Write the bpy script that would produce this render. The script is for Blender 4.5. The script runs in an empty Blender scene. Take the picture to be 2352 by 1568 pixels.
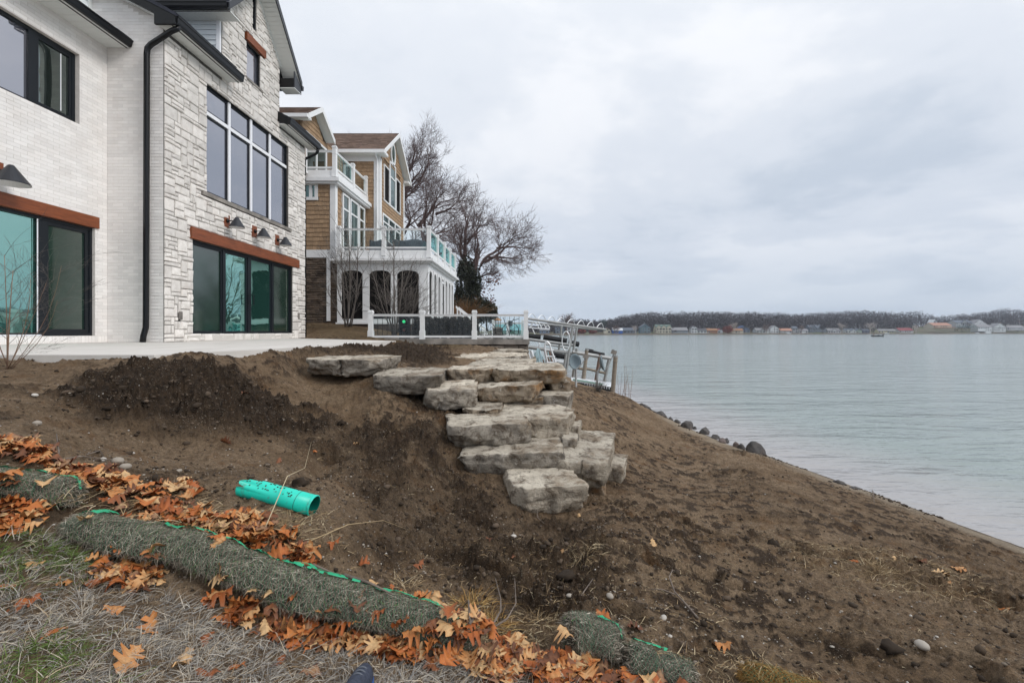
import bpy, bmesh, math, random
import numpy as np
from mathutils import Vector, Matrix
R = math.radians
random.seed(7); RNG = np.random.default_rng(7)
SC = bpy.context.scene
COL = SC.collection
# ------------------------------------------------------------------ camera, world, sun, exposure
F = 1045.0; PX = 1210.0; PY = 762.0; IW = 2352.0           # focal length and principal point in units of a 2352 px wide picture
cd = bpy.data.cameras.new('camera'); cam = bpy.data.objects.new('camera', cd); COL.objects.link(cam)
cd.sensor_width = 36.0; cd.lens = F / IW * 36.0
cam.location = (0, 0, 0); cam.rotation_euler = (R(90), 0, 0)
cd.shift_x = -(PX - IW / 2) / IW; cd.shift_y = (PY - 784.0) / IW
cd.clip_start = 0.05; cd.clip_end = 8000
SC.camera = cam
SUN_EL, SUN_AZ = 36.0, 112.0                                # sun stands over the lake, to the right and a little behind the camera
wd = bpy.data.worlds.new('World'); SC.world = wd; wd.use_nodes = True
nt = wd.node_tree; nt.nodes.clear()
def N(tree, t, **kw):
    n = tree.nodes.new(t)
    for k, v in kw.items():
        if k.startswith('i_'):
            n.inputs[k[2:].replace('_', ' ')].default_value = v
        else: setattr(n, k, v)
    return n
def LK(tree, a, b): tree.links.new(a, b)
def ramp(tree, fac, stops, interp='LINEAR'):
    r = tree.nodes.new('ShaderNodeValToRGB'); r.color_ramp.interpolation = interp
    e = r.color_ramp.elements
    while len(e) < len(stops): e.new(0.5)
    for i, (p, c) in enumerate(stops):
        e[i].position = p; e[i].color = (c, c, c, 1) if isinstance(c, (int, float)) else (*c, 1)
    LK(tree, fac, r.inputs[0]); return r.outputs[0]
def math_n(tree, op, a, b=None, clamp=False):
    n = tree.nodes.new('ShaderNodeMath'); n.operation = op; n.use_clamp = clamp
    for i, v in enumerate((a, b)):
        if v is None: continue
        if isinstance(v, (int, float)): n.inputs[i].default_value = v
        else: LK(tree, v, n.inputs[i])
    return n.outputs[0]
def mixc(tree, fac, a, b, blend='MIX'):
    n = tree.nodes.new('ShaderNodeMix'); n.data_type = 'RGBA'; n.blend_type = blend
    for i, v in ((0, fac), (6, a), (7, b)):
        if isinstance(v, (int, float)): n.inputs[i].default_value = v if i == 0 else (v, v, v, 1)
        elif isinstance(v, (tuple, list)): n.inputs[i].default_value = (*v, 1)
        else: LK(tree, v, n.inputs[i])
    return n.outputs[2]
def build_world():
    sky = N(nt, 'ShaderNodeTexSky', sky_type='NISHITA', sun_disc=False, sun_elevation=R(SUN_EL), sun_rotation=R(SUN_AZ))
    b1 = N(nt, 'ShaderNodeBackground', i_Strength=0.1); LK(nt, sky.outputs[0], b1.inputs[0])
    tc = N(nt, 'ShaderNodeTexCoord'); sp = N(nt, 'ShaderNodeSeparateXYZ'); LK(nt, tc.outputs['Generated'], sp.inputs[0])
    z = math_n(nt, 'MAXIMUM', sp.outputs[2], 0.0)
    den = math_n(nt, 'ADD', z, 0.16)
    cx = math_n(nt, 'DIVIDE', sp.outputs[0], den); cy = math_n(nt, 'DIVIDE', sp.outputs[1], den)
    cb = N(nt, 'ShaderNodeCombineXYZ'); LK(nt, cx, cb.inputs[0]); LK(nt, cy, cb.inputs[1])
    n1 = N(nt, 'ShaderNodeTexNoise', i_Scale=0.8, i_Detail=7.0, i_Roughness=0.52, i_Distortion=0.35); LK(nt, cb.outputs[0], n1.inputs['Vector'])
    n2 = N(nt, 'ShaderNodeTexNoise', i_Scale=2.2, i_Detail=6.0, i_Roughness=0.6); LK(nt, cb.outputs[0], n2.inputs['Vector'])
    f = math_n(nt, 'ADD', math_n(nt, 'MULTIPLY', n1.outputs[0], 0.75), math_n(nt, 'MULTIPLY', n2.outputs[0], 0.25))
    cloud = ramp(nt, f, [(0.36, (0.60, 0.655, 0.73)), (0.47, (0.74, 0.775, 0.83)), (0.56, (0.86, 0.875, 0.905)), (0.68, (0.95, 0.95, 0.96))], 'EASE')
    grad = ramp(nt, z, [(0.0, (0.62, 0.69, 0.79)), (0.10, (0.76, 0.80, 0.86)), (0.30, (0.90, 0.92, 0.95)), (0.60, (1.08, 1.08, 1.08)), (1.0, (1.45, 1.45, 1.45))])
    c2 = mixc(nt, 1.0, cloud, grad, 'MULTIPLY')
    hz = ramp(nt, z, [(0.0, 1.0), (0.16, 0.0)])
    c3 = mixc(nt, math_n(nt, 'MULTIPLY', hz, 0.85), c2, (0.545, 0.615, 0.71))
    b2 = N(nt, 'ShaderNodeBackground', i_Strength=SKY); LK(nt, c3, b2.inputs[0])
    mx = N(nt, 'ShaderNodeMixShader'); mx.inputs[0].default_value = 0.95
    LK(nt, b1.outputs[0], mx.inputs[1]); LK(nt, b2.outputs[0], mx.inputs[2])
    out = N(nt, 'ShaderNodeOutputWorld'); LK(nt, mx.outputs[0], out.inputs[0])
SKY = 0.98
build_world()
sl = bpy.data.lights.new('sun', 'SUN'); sl.energy = 1.5; sl.angle = R(22); sl.color = (1.0, 0.965, 0.92)
so = bpy.data.objects.new('sun', sl); COL.objects.link(so)
sd = Vector((math.sin(R(SUN_AZ)) * math.cos(R(SUN_EL)), math.cos(R(SUN_AZ)) * math.cos(R(SUN_EL)), math.sin(R(SUN_EL))))
so.rotation_euler = sd.to_track_quat('Z', 'Y').to_euler(); so.location = sd * 60
vs = SC.view_settings; vs.view_transform = 'Standard'; vs.look = 'None'; vs.exposure = 0.2; vs.gamma = 1.0; vs.use_curve_mapping = False
SC.render.engine = 'CYCLES'
SC.cycles.max_bounces = 6; SC.cycles.diffuse_bounces = 3; SC.cycles.glossy_bounces = 3; SC.cycles.transparent_max_bounces = 12

# ------------------------------------------------------------------ helpers
def U(px, Y): return (px - PX) / F * Y
def W(py, Y): return (PY - py) / F * Y
def link(o, parent=None):
    COL.objects.link(o)
    if parent is not None:
        o.parent = parent
        if parent.type == 'EMPTY': o.matrix_parent_inverse = Matrix.Translation(-Vector(parent.location))
    return o
def tag(o, label=None, cat=None, group=None, kind=None):
    if label: o['label'] = label
    if cat: o['category'] = cat
    if group: o['group'] = group
    if kind: o['kind'] = kind
    return o
def thing(name, label, cat, loc=(0, 0, 0), group=None):
    o = bpy.data.objects.new(name, None); o.location = loc; o.empty_display_size = 0.1
    COL.objects.link(o); return tag(o, label, cat, group)
def np_mesh(name, V, Fq, mat=None, smooth=False, attrs=None):
    V = np.asarray(V, dtype=np.float32)
    arrs = Fq if isinstance(Fq, list) else [Fq]
    arrs = [np.asarray(a, dtype=np.int32) for a in arrs if len(a)]
    me = bpy.data.meshes.new(name)
    me.vertices.add(len(V)); me.vertices.foreach_set('co', V.ravel())
    nl = sum(a.size for a in arrs); nf = sum(len(a) for a in arrs)
    me.loops.add(nl); me.polygons.add(nf)
    me.loops.foreach_set('vertex_index', np.concatenate([a.ravel() for a in arrs]))
    tot = np.concatenate([np.full(len(a), a.shape[1], dtype=np.int32) for a in arrs])
    st = np.concatenate([[0], np.cumsum(tot)[:-1]]).astype(np.int32)
    me.polygons.foreach_set('loop_start', st)
    try: me.polygons.foreach_set('loop_total', tot)
    except Exception: pass
    me.update(calc_edges=True); me.validate()
    if smooth: me.polygons.foreach_set('use_smooth', np.ones(nf, dtype=bool))
    for k, a in (attrs or {}).items():
        at = me.attributes.new(k, 'FLOAT', 'POINT'); at.data.foreach_set('value', np.asarray(a, dtype=np.float32))
    if mat: me.materials.append(mat)
    return me
class MB:
    """collects simple shapes and links them as ONE mesh object"""
    def __init__(s): s.v = []; s.f = []; s.r = []
    def add(s, vs_, fs, rnd=None):
        b = len(s.v); s.v.extend(tuple(p) for p in vs_); s.f.extend([tuple(i + b for i in f) for f in fs])
        s.r.extend([random.random() if rnd is None else rnd] * len(vs_)); return s
    def box(s, a, b, rnd=None, rot=None, piv=None):
        x0, x1 = sorted((a[0], b[0])); y0, y1 = sorted((a[1], b[1])); z0, z1 = sorted((a[2], b[2]))
        p = [(x0, y0, z0), (x1, y0, z0), (x1, y1, z0), (x0, y1, z0), (x0, y0, z1), (x1, y0, z1), (x1, y1, z1), (x0, y1, z1)]
        if rot is not None:
            c = Vector(piv if piv is not None else ((x0 + x1) / 2, (y0 + y1) / 2, (z0 + z1) / 2)); p = [tuple(rot @ (Vector(q) - c) + c) for q in p]
        return s.add(p, [(0, 3, 2, 1), (4, 5, 6, 7), (0, 1, 5, 4), (1, 2, 6, 5), (2, 3, 7, 6), (3, 0, 4, 7)], rnd)
    def prism(s, poly, off, rnd=None):
        """polygon of 3-D points swept along the vector off"""
        n = len(poly); q = [tuple(Vector(p) + Vector(off)) for p in poly]
        fs = [tuple(range(n - 1, -1, -1)), tuple(range(n, 2 * n))] + [(i, (i + 1) % n, n + (i + 1) % n, n + i) for i in range(n)]
        return s.add(list(poly) + q, fs, rnd)
    def tube(s, pts, rad, n=8, cap=True, rnd=None):
        pts = [Vector(p) for p in pts]; m = len(pts)
        rr = rad if isinstance(rad, (list, tuple)) else [rad] * m
        vs_, fs = [], []
        up = None
        for i, p in enumerate(pts):
            d = (pts[min(i + 1, m - 1)] - pts[max(i - 1, 0)])
            d = d.normalized() if d.length > 1e-9 else Vector((0, 0, 1))
            if up is None:
                up = Vector((0, 0, 1)) if abs(d.z) < 0.9 else Vector((1, 0, 0))
            a = d.cross(up)
            a = a.normalized() if a.length > 1e-6 else d.orthogonal().normalized()
            b = a.cross(d).normalized(); up = b
            for k in range(n):
                t = 2 * math.pi * k / n; vs_.append(p + (a * math.cos(t) + b * math.sin(t)) * rr[i])
        for i in range(m - 1):
            for k in range(n):
                fs.append((i * n + k, i * n + (k + 1) % n, (i + 1) * n + (k + 1) % n, (i + 1) * n + k))
        if cap: fs += [tuple(range(n - 1, -1, -1)), tuple(range((m - 1) * n, m * n))]
        return s.add(vs_, fs, rnd)
    def lathe(s, c, prof, n=20, axis=(0, 0, 1), cap=True, rnd=None):
        """profile (radius, height) turned about an axis through c"""
        ax = Vector(axis).normalized(); a = ax.orthogonal().normalized(); b = ax.cross(a); c = Vector(c)
        vs_, fs = [], []
        for r, h in prof:
            for k in range(n):
                t = 2 * math.pi * k / n; vs_.append(c + ax * h + (a * math.cos(t) + b * math.sin(t)) * r)
        for i in range(len(prof) - 1):
            for k in range(n): fs.append((i * n + k, i * n + (k + 1) % n, (i + 1) * n + (k + 1) % n, (i + 1) * n + k))
        if cap: fs += [tuple(range(n - 1, -1, -1)), tuple(range((len(prof) - 1) * n, len(prof) * n))]
        return s.add(vs_, fs, rnd)
    def mesh(s, name, mat, smooth=False):
        me = bpy.data.meshes.new(name); me.from_pydata(s.v, [], s.f); me.update()
        at = me.attributes.new('rnd', 'FLOAT', 'POINT'); at.data.foreach_set('value', np.array(s.r, dtype=np.float32))
        if mat: me.materials.append(mat)
        if smooth: me.polygons.foreach_set('use_smooth', np.ones(len(me.polygons), dtype=bool))
        return me
    def build(s, name, mat, parent=None, smooth=False):
        return link(bpy.data.objects.new(name, s.mesh(name, mat, smooth)), parent)
def obj(name, me, parent=None, loc=None):
    o = bpy.data.objects.new(name, me)
    if loc is not None: o.location = loc
    return link(o, parent)
def fx(c): return lambda u, v, d=0.0: (c + d, u, v)      # wall facing the lake (+X): u runs along Y
def fy(c): return lambda u, v, d=0.0: (u, c - d, v)      # wall facing the camera (-Y): u runs along X
# ---- numeric noise
def _h(ix, iy, iz, seed):
    m = 0xffffffff
    h = (ix.astype(np.int64) * 374761393 + iy.astype(np.int64) * 668265263 + iz.astype(np.int64) * 1274126177 + seed * 974634777) & m
    h = ((h ^ (h >> 13)) * 1103515245) & m
    h = ((h ^ (h >> 16)) * 2654435761) & m
    return ((h ^ (h >> 15)) & 0xffffff).astype(np.float64) / 0xffffff
def vn3(x, y, z, seed=0):
    x, y, z = np.broadcast_arrays(np.asarray(x, float), np.asarray(y, float), np.asarray(z, float))
    ix, iy, iz = np.floor(x), np.floor(y), np.floor(z); fx_, fy_, fz_ = x - ix, y - iy, z - iz
    sx, sy, sz = [t * t * t * (t * (t * 6 - 15) + 10) for t in (fx_, fy_, fz_)]
    c = lambda a, b, d: _h(ix + a, iy + b, iz + d, seed)
    l = lambda a, b, t: a + (b - a) * t
    return l(l(l(c(0, 0, 0), c(1, 0, 0), sx), l(c(0, 1, 0), c(1, 1, 0), sx), sy), l(l(c(0, 0, 1), c(1, 0, 1), sx), l(c(0, 1, 1), c(1, 1, 1), sx), sy), sz) * 2 - 1
def vn2(x, y, seed=0):
    x, y = np.broadcast_arrays(np.asarray(x, float), np.asarray(y, float))
    ix, iy = np.floor(x), np.floor(y); a, b = x - ix, y - iy
    sx, sy = [t * t * t * (t * (t * 6 - 15) + 10) for t in (a, b)]
    z = np.zeros_like(ix)
    c = lambda p, q: _h(ix + p, iy + q, z, seed)
    l = lambda p, q, t: p + (q - p) * t
    return l(l(c(0, 0), c(1, 0), sx), l(c(0, 1), c(1, 1), sx), sy) * 2 - 1
def fbm2(x, y, seed=0, oct=4, gain=0.5):
    s = 0; a = 1.0; f = 1.0
    for i in range(oct): s = s + a * vn2(x * f + 17.3 * i, y * f - 9.1 * i, seed + i); a *= gain; f *= 2.03
    return s
def sstep(a, b, x):
    t = np.clip((x - a) / (b - a), 0, 1); return t * t * (3 - 2 * t)
def in_poly(poly, x, y):
    c = np.zeros(np.shape(x), bool); n = len(poly)
    for i in range(n):
        (x0, y0), (x1, y1) = poly[i], poly[(i + 1) % n]
        hit = ((y0 > y) != (y1 > y)) & (x < (x1 - x0) * (y - y0) / ((y1 - y0) if y1 != y0 else 1e-9) + x0)
        c ^= hit
    return c
# ---- materials
def mat(name, c1, c2=None, scale=6.0, rough=0.7, bump=0.0, bscale=40.0, rnd=0.0, spec=0.5, metal=0.0, stretch=None, c3=None, c3scale=2.0, c3lo=0.55, c3hi=0.7, ior=None, attr='rnd', detail=5.0, bdist=0.02, dif=False):
    m = bpy.data.materials.new(name); m.use_nodes = True; t = m.node_tree; b = t.nodes['Principled BSDF']
    b.inputs['Roughness'].default_value = rough; b.inputs['Metallic'].default_value = metal; b.inputs['Specular IOR Level'].default_value = spec
    if ior: b.inputs['IOR'].default_value = ior
    tc = N(t, 'ShaderNodeTexCoord'); vec = tc.outputs['Object']
    if stretch:
        mp = N(t, 'ShaderNodeMapping'); mp.inputs['Scale'].default_value = stretch; LK(t, vec, mp.inputs[0]); vec = mp.outputs[0]
    col = None
    if c2 is not None:
        n = N(t, 'ShaderNodeTexNoise', i_Scale=scale, i_Detail=detail, i_Roughness=0.6); LK(t, vec, n.inputs['Vector'])
        col = mixc(t, ramp(t, n.outputs[0], [(0.32, 0.0), (0.68, 1.0)]), c1, c2)
    if c3 is not None:
        n = N(t, 'ShaderNodeTexNoise', i_Scale=c3scale, i_Detail=6.0, i_Roughness=0.65); LK(t, vec, n.inputs['Vector'])
        col = mixc(t, ramp(t, n.outputs[0], [(c3lo, 0.0), (c3hi, 1.0)]), col if col is not None else c1, c3)
    if rnd:
        a = N(t, 'ShaderNodeAttribute', attribute_name=attr)
        k = math_n(t, 'ADD', math_n(t, 'MULTIPLY', a.outputs['Fac'], rnd), 1.0 - rnd / 2)
        cb = N(t, 'ShaderNodeCombineXYZ'); [LK(t, k, cb.inputs[i]) for i in range(3)]
        col = mixc(t, 1.0, col if col is not None else c1, cb.outputs[0], 'MULTIPLY')
    if col is None: b.inputs['Base Color'].default_value = (*c1, 1)
    else: LK(t, col, b.inputs['Base Color'])
    if bump:
        n = N(t, 'ShaderNodeTexNoise', i_Scale=bscale, i_Detail=6.0, i_Roughness=0.65); LK(t, vec, n.inputs['Vector'])
        bp = N(t, 'ShaderNodeBump', i_Strength=bump, i_Distance=bdist); LK(t, n.outputs[0], bp.inputs['Height']); LK(t, bp.outputs[0], b.inputs['Normal'])
    return m
M = {}
M['brick'] = mat('white_brick', (0.83, 0.81, 0.79), (0.78, 0.745, 0.715), 2.2, 0.75, 0.12, 90, rnd=0.13)
M['mortar'] = mat('pale_mortar', (0.70, 0.665, 0.63), (0.62, 0.585, 0.55), 12, 0.9, 0.2, 120)
M['stone'] = mat('pale_ashlar', (0.79, 0.755, 0.715), (0.65, 0.612, 0.572), 9, 0.85, 0.6, 38, rnd=0.26, c3=(0.70, 0.635, 0.585), c3scale=1.6, c3lo=0.58, c3hi=0.74, bdist=0.03)
M['stone_mortar'] = mat('grey_mortar', (0.12, 0.11, 0.10), (0.075, 0.07, 0.065), 10, 0.95, 0.3, 90)
M['black'] = mat('black_metal', (0.006, 0.0065, 0.008), rough=0.3, spec=0.3)
M['blackframe'] = mat('black_frame', (0.009, 0.012, 0.016), rough=0.4, spec=0.3)
M['bluefascia'] = mat('dark_fascia', (0.020, 0.023, 0.030), rough=0.4, spec=0.5)
M['roofdark'] = mat('dark_shingle', (0.035, 0.040, 0.060), (0.016, 0.018, 0.028), 8, 0.85, 0.5, 60, rnd=0.6)
M['soffit'] = mat('white_soffit', (0.74, 0.76, 0.74), rough=0.5)
M['siding'] = mat('white_siding', (0.72, 0.76, 0.78), rough=0.5)
M['white'] = mat('white_trim', (0.80, 0.80, 0.80), (0.74, 0.745, 0.75), 4, 0.45)
M['whitewin'] = mat('white_mullion', (0.82, 0.83, 0.86), rough=0.35)
M['cedar'] = mat('cedar_beam', (0.255, 0.072, 0.024), (0.155, 0.042, 0.015), 3.0, 0.45, 0.15, 30, stretch=(8, 1.0, 8), spec=0.4, c3=(0.09, 0.03, 0.012), c3scale=2.4, c3lo=0.66, c3hi=0.72)
M['concrete'] = mat('concrete', (0.63, 0.60, 0.56), (0.53, 0.50, 0.46), 1.6, 0.85, 0.15, 70, stretch=(2.2, 0.7, 1))
M['concrete_old'] = mat('old_concrete', (0.33, 0.30, 0.27), (0.12, 0.11, 0.10), 2.2, 0.9, 0.3, 60)
def glass_mat(name, base, tint, ior=2.6, rough=0.02):
    m = bpy.data.materials.new(name); m.use_nodes = True; b = m.node_tree.nodes['Principled BSDF']
    b.inputs['Base Color'].default_value = (*base, 1); b.inputs['Roughness'].default_value = rough
    b.inputs['IOR'].default_value = ior; b.inputs['Specular Tint'].default_value = (*tint, 1)
    t = m.node_tree; tc = N(t, 'ShaderNodeTexCoord'); n = N(t, 'ShaderNodeTexNoise', i_Scale=1.3, i_Detail=1.5); LK(t, tc.outputs['Object'], n.inputs['Vector']); bp = N(t, 'ShaderNodeBump', i_Strength=0.35, i_Distance=0.02); LK(t, n.outputs[0], bp.inputs['Height']); LK(t, bp.outputs[0], b.inputs['Normal']); return m
M['glass_up'] = glass_mat('sky_glass', (0.085, 0.09, 0.115), (0.97, 0.96, 1.0), 4.6)
M['glass_door'] = glass_mat('green_glass', (0.016, 0.060, 0.048), (0.56, 0.95, 0.86), 6.0)
M['glass_dark'] = glass_mat('dark_glass', (0.016, 0.022, 0.020), (0.70, 0.8, 0.76), 3.0)
M['glass_n'] = glass_mat('neighbour_glass', (0.012, 0.03, 0.03), (0.65, 0.95, 0.9), 2.2)
M['screen'] = mat('insect_screen', (0.018, 0.044, 0.032), (0.010, 0.028, 0.019), 1.2, 0.10, spec=0.5, ior=2.1)
def clear_glass(name, tint, fac):
    m = bpy.data.materials.new(name); m.use_nodes = True; t = m.node_tree; t.nodes.clear()
    tr = N(t, 'ShaderNodeBsdfTransparent'); tr.inputs[0].default_value = (*tint, 1)
    gl = N(t, 'ShaderNodeBsdfGlossy'); gl.inputs['Roughness'].default_value = 0.03
    mx = N(t, 'ShaderNodeMixShader'); mx.inputs[0].default_value = fac; o = N(t, 'ShaderNodeOutputMaterial')
    LK(t, tr.outputs[0], mx.inputs[1]); LK(t, gl.outputs[0], mx.inputs[2]); LK(t, mx.outputs[0], o.inputs[0]); return m
M['rail_glass'] = clear_glass('rail_glass', (0.95, 0.98, 0.975), 0.025)
M['teal_glass'] = clear_glass('teal_glass', (0.62, 0.88, 0.86), 0.16)
# ------------------------------------------------------------------ terrain
WATER = -2.5
CP = []                                                     # (x, y, z) ground heights
def cp(px, py, Y): CP.append((U(px, Y), Y, W(py, Y)))
for a in [(-200,826,4.9),(0,826,4.9),(354,827,4.85),(592,814,6.3),(753,796,8.3),(909,784,12.7),(695,777,18.3),(700,741,21.2),(770,757,18.6),(850,776,16.3),
          (930,791,15.3),(1000,801,15),(1232,856,14.6),(1180,812,14.8),(1262,872,14.2),(1000,830,10),(900,800,11.5),(1010,806,13),(695,850,6.9),(877,862,6.6),(640,830,6.3),(600,900,5.6),(800,900,6.3),
          (850,950,5.7),(960,932,6.2),(1040,962,6.0),(1000,1000,5.3),(1040,1090,4.9),(900,1050,4.8),(1140,1150,4.5),(1240,1185,4.5),(1000,1200,3.7),(800,1100,4.0),(600,1050,3.9),
          (400,1010,3.9),(300,900,4.15),(200,960,3.8),(500,870,4.9),(100,950,3.4),(0,940,3.2),(0,1000,2.75),(200,1040,3.0),(400,1100,2.9),(560,1152,2.62),(742,1182,2.6),(300,1150,2.5),
          (0,1100,2.35),(-300,1100,2.3),(0,1240,2.05),(0,1568,1.55),(-400,1568,1.5),(200,1240,2.2),(500,1350,2.1),(700,1420,2.08),(840,1568,1.85),(500,1568,1.7),(1000,1460,2.15),(1200,1568,1.95),
          (1340,1500,2.15),(1600,1568,2.05),(2000,1568,2.08),(2352,1568,2.15),(2700,1568,2.2),(900,1300,2.7),(1100,1350,2.75),(1300,1350,2.9),(1400,1250,3.6),(1250,1260,3.75),(1440,1100,6.1),
          (1500,1150,5.1),(1600,1300,3.6),(1800,1200,4.7),(1800,1400,3.0),(2100,1400,3.1),(2100,1250,4.4),(2352,1400,3.3),
          (1400,1000,8.0),(1350,900,11.5),(1440,912,14.8),(1310,894,11),(1380,902,13),(1530,1000,9.8),(700,812,7.2),(760,806,8.0),(830,796,10.2),(640,816,6.6),(1600,1080,7.5),(1750,1100,6.6),(1900,1160,5.6)]: cp(*a)
SHORE = [(U(2900, 4.3), 4.3 - 1.2), (U(2352, 5.27), 5.27), (U(2000, 7.1), 7.1), (U(1763, 9.15), 9.15), (U(1630, 10.84), 10.84), (U(1530, 13.33), 13.33), (U(1463, 15.7), 15.7), (3.3, 19), (2.2, 23), (0.4, 28), (-2.5, 36), (-6, 50), (-14, 80), (-30, 130)]
for x, y in SHORE: CP.append((x, y, WATER)); CP.append((x + 2.5, y + 0.8, WATER - 0.6)); CP.append((x + 9, y + 2, WATER - 1.6))
CP += [(-8.7, 8, -.42), (-8.7, 14, -.42), (-12, 5, -.42), (-12, 12, -.42), (-12, 24, .5), (-20, 20, .6), (-20, 8, -.3), (-20, 0, -.5), (-8, 1, -.75), (-8, 3, -.5), (-5, -3, -1.2), (0, -1, -1.7), (4, 0, -2.0), (8, 0, -2.6), (-20, 40, .9), (-40, 60, 1.5), (-60, 120, 2),
       (-2, 18, -.5), (-5, 18, -.3), (-3, 24, -.3), (-8, 24, .3), (-8, 33, .5), (-5, 40, .4), (-4, 30, 0.0), (.6, 17.5, -1.75), (1.2, 20, -1.7), (-12, 80, .3), (-30, -20, -1), (0, -20, -2.2), (20, -20, -4), (25, 10, -4.5), (25, 60, -4.5), (-80, 0, 0), (-80, 120, 3), (10, 120, -4)]
_c = np.array(CP); _sc = 6.0
def _phi(r2): return np.where(r2 > 1e-12, 0.5 * r2 * np.log(np.maximum(r2, 1e-12)), 0)
def _warp(x, y):                                            # distances shrink with range so that near and far points weigh alike
    r = np.sqrt(x * x + y * y) + 1e-9; k = np.log1p(r) / r; return x * k * 2, y * k * 2
_cx, _cy = _warp(_c[:, 0], _c[:, 1])
_K = _phi((_cx[:, None] - _cx[None]) ** 2 + (_cy[:, None] - _cy[None]) ** 2) + np.eye(len(_c)) * 0.004
_P = np.stack([np.ones(len(_c)), _cx, _cy], 1); _n = len(_c)
_A = np.zeros((_n + 3, _n + 3)); _A[:_n, :_n] = _K; _A[:_n, _n:] = _P; _A[_n:, :_n] = _P.T
_w = np.linalg.solve(_A, np.concatenate([_c[:, 2], np.zeros(3)]))
def H0(x, y):
    x = np.asarray(x, float); y = np.asarray(y, float); sh = np.broadcast(x, y).shape
    x = np.broadcast_to(x, sh).ravel(); y = np.broadcast_to(y, sh).ravel(); out = np.empty(x.size)
    for i in range(0, x.size, 40000):
        a, b = _warp(x[i:i + 40000], y[i:i + 40000])
        out[i:i + 40000] = _phi((a[:, None] - _cx[None]) ** 2 + (b[:, None] - _cy[None]) ** 2) @ _w[:_n] + _w[_n] + _w[_n + 1] * a + _w[_n + 2] * b
    return out.reshape(sh)
SLAB = [(-14, 4.93), (U(354, 4.93), 4.93), (U(592, 6.37), 6.37), (U(753, 8.29), 8.29), (U(909, 12.7), 12.7), (-8.74, 17.6), (-14, 17.6)]
TERR = [(-5.75, 16.55), (0.05, 16.55), (0.05, 28.5), (-5.75, 28.5)]
def seg_d(x, y, a, b):
    ax, ay = a; bx, by = b; dx, dy = bx - ax, by - ay; L = dx * dx + dy * dy
    t = np.clip(((x - ax) * dx + (y - ay) * dy) / L, 0, 1); return np.hypot(x - ax - t * dx, y - ay - t * dy), t
def gpt(px, py):
    """point of the ground seen at a picture position, found by marching along the ray"""
    Y = 1.0
    for _ in range(4000):
        if (PY - py) / F * Y <= float(H0(U(px, Y), Y)): break
        Y += 0.01 if Y < 6 else 0.04
    return U(px, Y), Y
def gpts(L): return [gpt(*p) for p in L]
MOUND = gpts([(110,930),(200,868),(330,836),(470,838),(590,880),(700,945),(740,1000),(640,1015),(420,1005),(260,985),(150,965)])
MOUND2 = gpts([(640,822),(760,800),(900,792),(1020,800),(1040,835),(930,842),(880,815),(700,815)])
ROUGH = gpts([(640,1010),(820,960),(1000,980),(1060,1100),(1180,1180),(1300,1200),(1420,1230),(1380,1330),(1500,1400),(1250,1430),(1050,1330),(850,1280),(800,1100)])
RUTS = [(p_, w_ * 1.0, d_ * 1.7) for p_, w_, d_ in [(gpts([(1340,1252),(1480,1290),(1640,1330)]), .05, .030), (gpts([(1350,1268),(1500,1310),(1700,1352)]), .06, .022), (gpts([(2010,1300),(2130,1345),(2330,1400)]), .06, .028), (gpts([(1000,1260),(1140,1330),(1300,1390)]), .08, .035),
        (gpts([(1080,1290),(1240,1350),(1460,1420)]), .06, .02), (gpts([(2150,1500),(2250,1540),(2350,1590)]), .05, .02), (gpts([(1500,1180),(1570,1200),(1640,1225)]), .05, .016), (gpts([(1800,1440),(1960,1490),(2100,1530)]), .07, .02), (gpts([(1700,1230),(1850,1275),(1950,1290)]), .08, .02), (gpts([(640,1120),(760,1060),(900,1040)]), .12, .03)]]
def edge_soft(poly, x, y, w):
    ins = in_poly(poly, x, y); d = np.full(np.shape(x), 1e9)
    for i in range(len(poly)): d = np.minimum(d, seg_d(x, y, poly[i], poly[(i + 1) % len(poly)])[0])
    return sstep(-w, w, np.where(ins, d, -d))
def shore_x(y): return np.interp(y, [p[1] for p in SHORE], [p[0] for p in SHORE])
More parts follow.
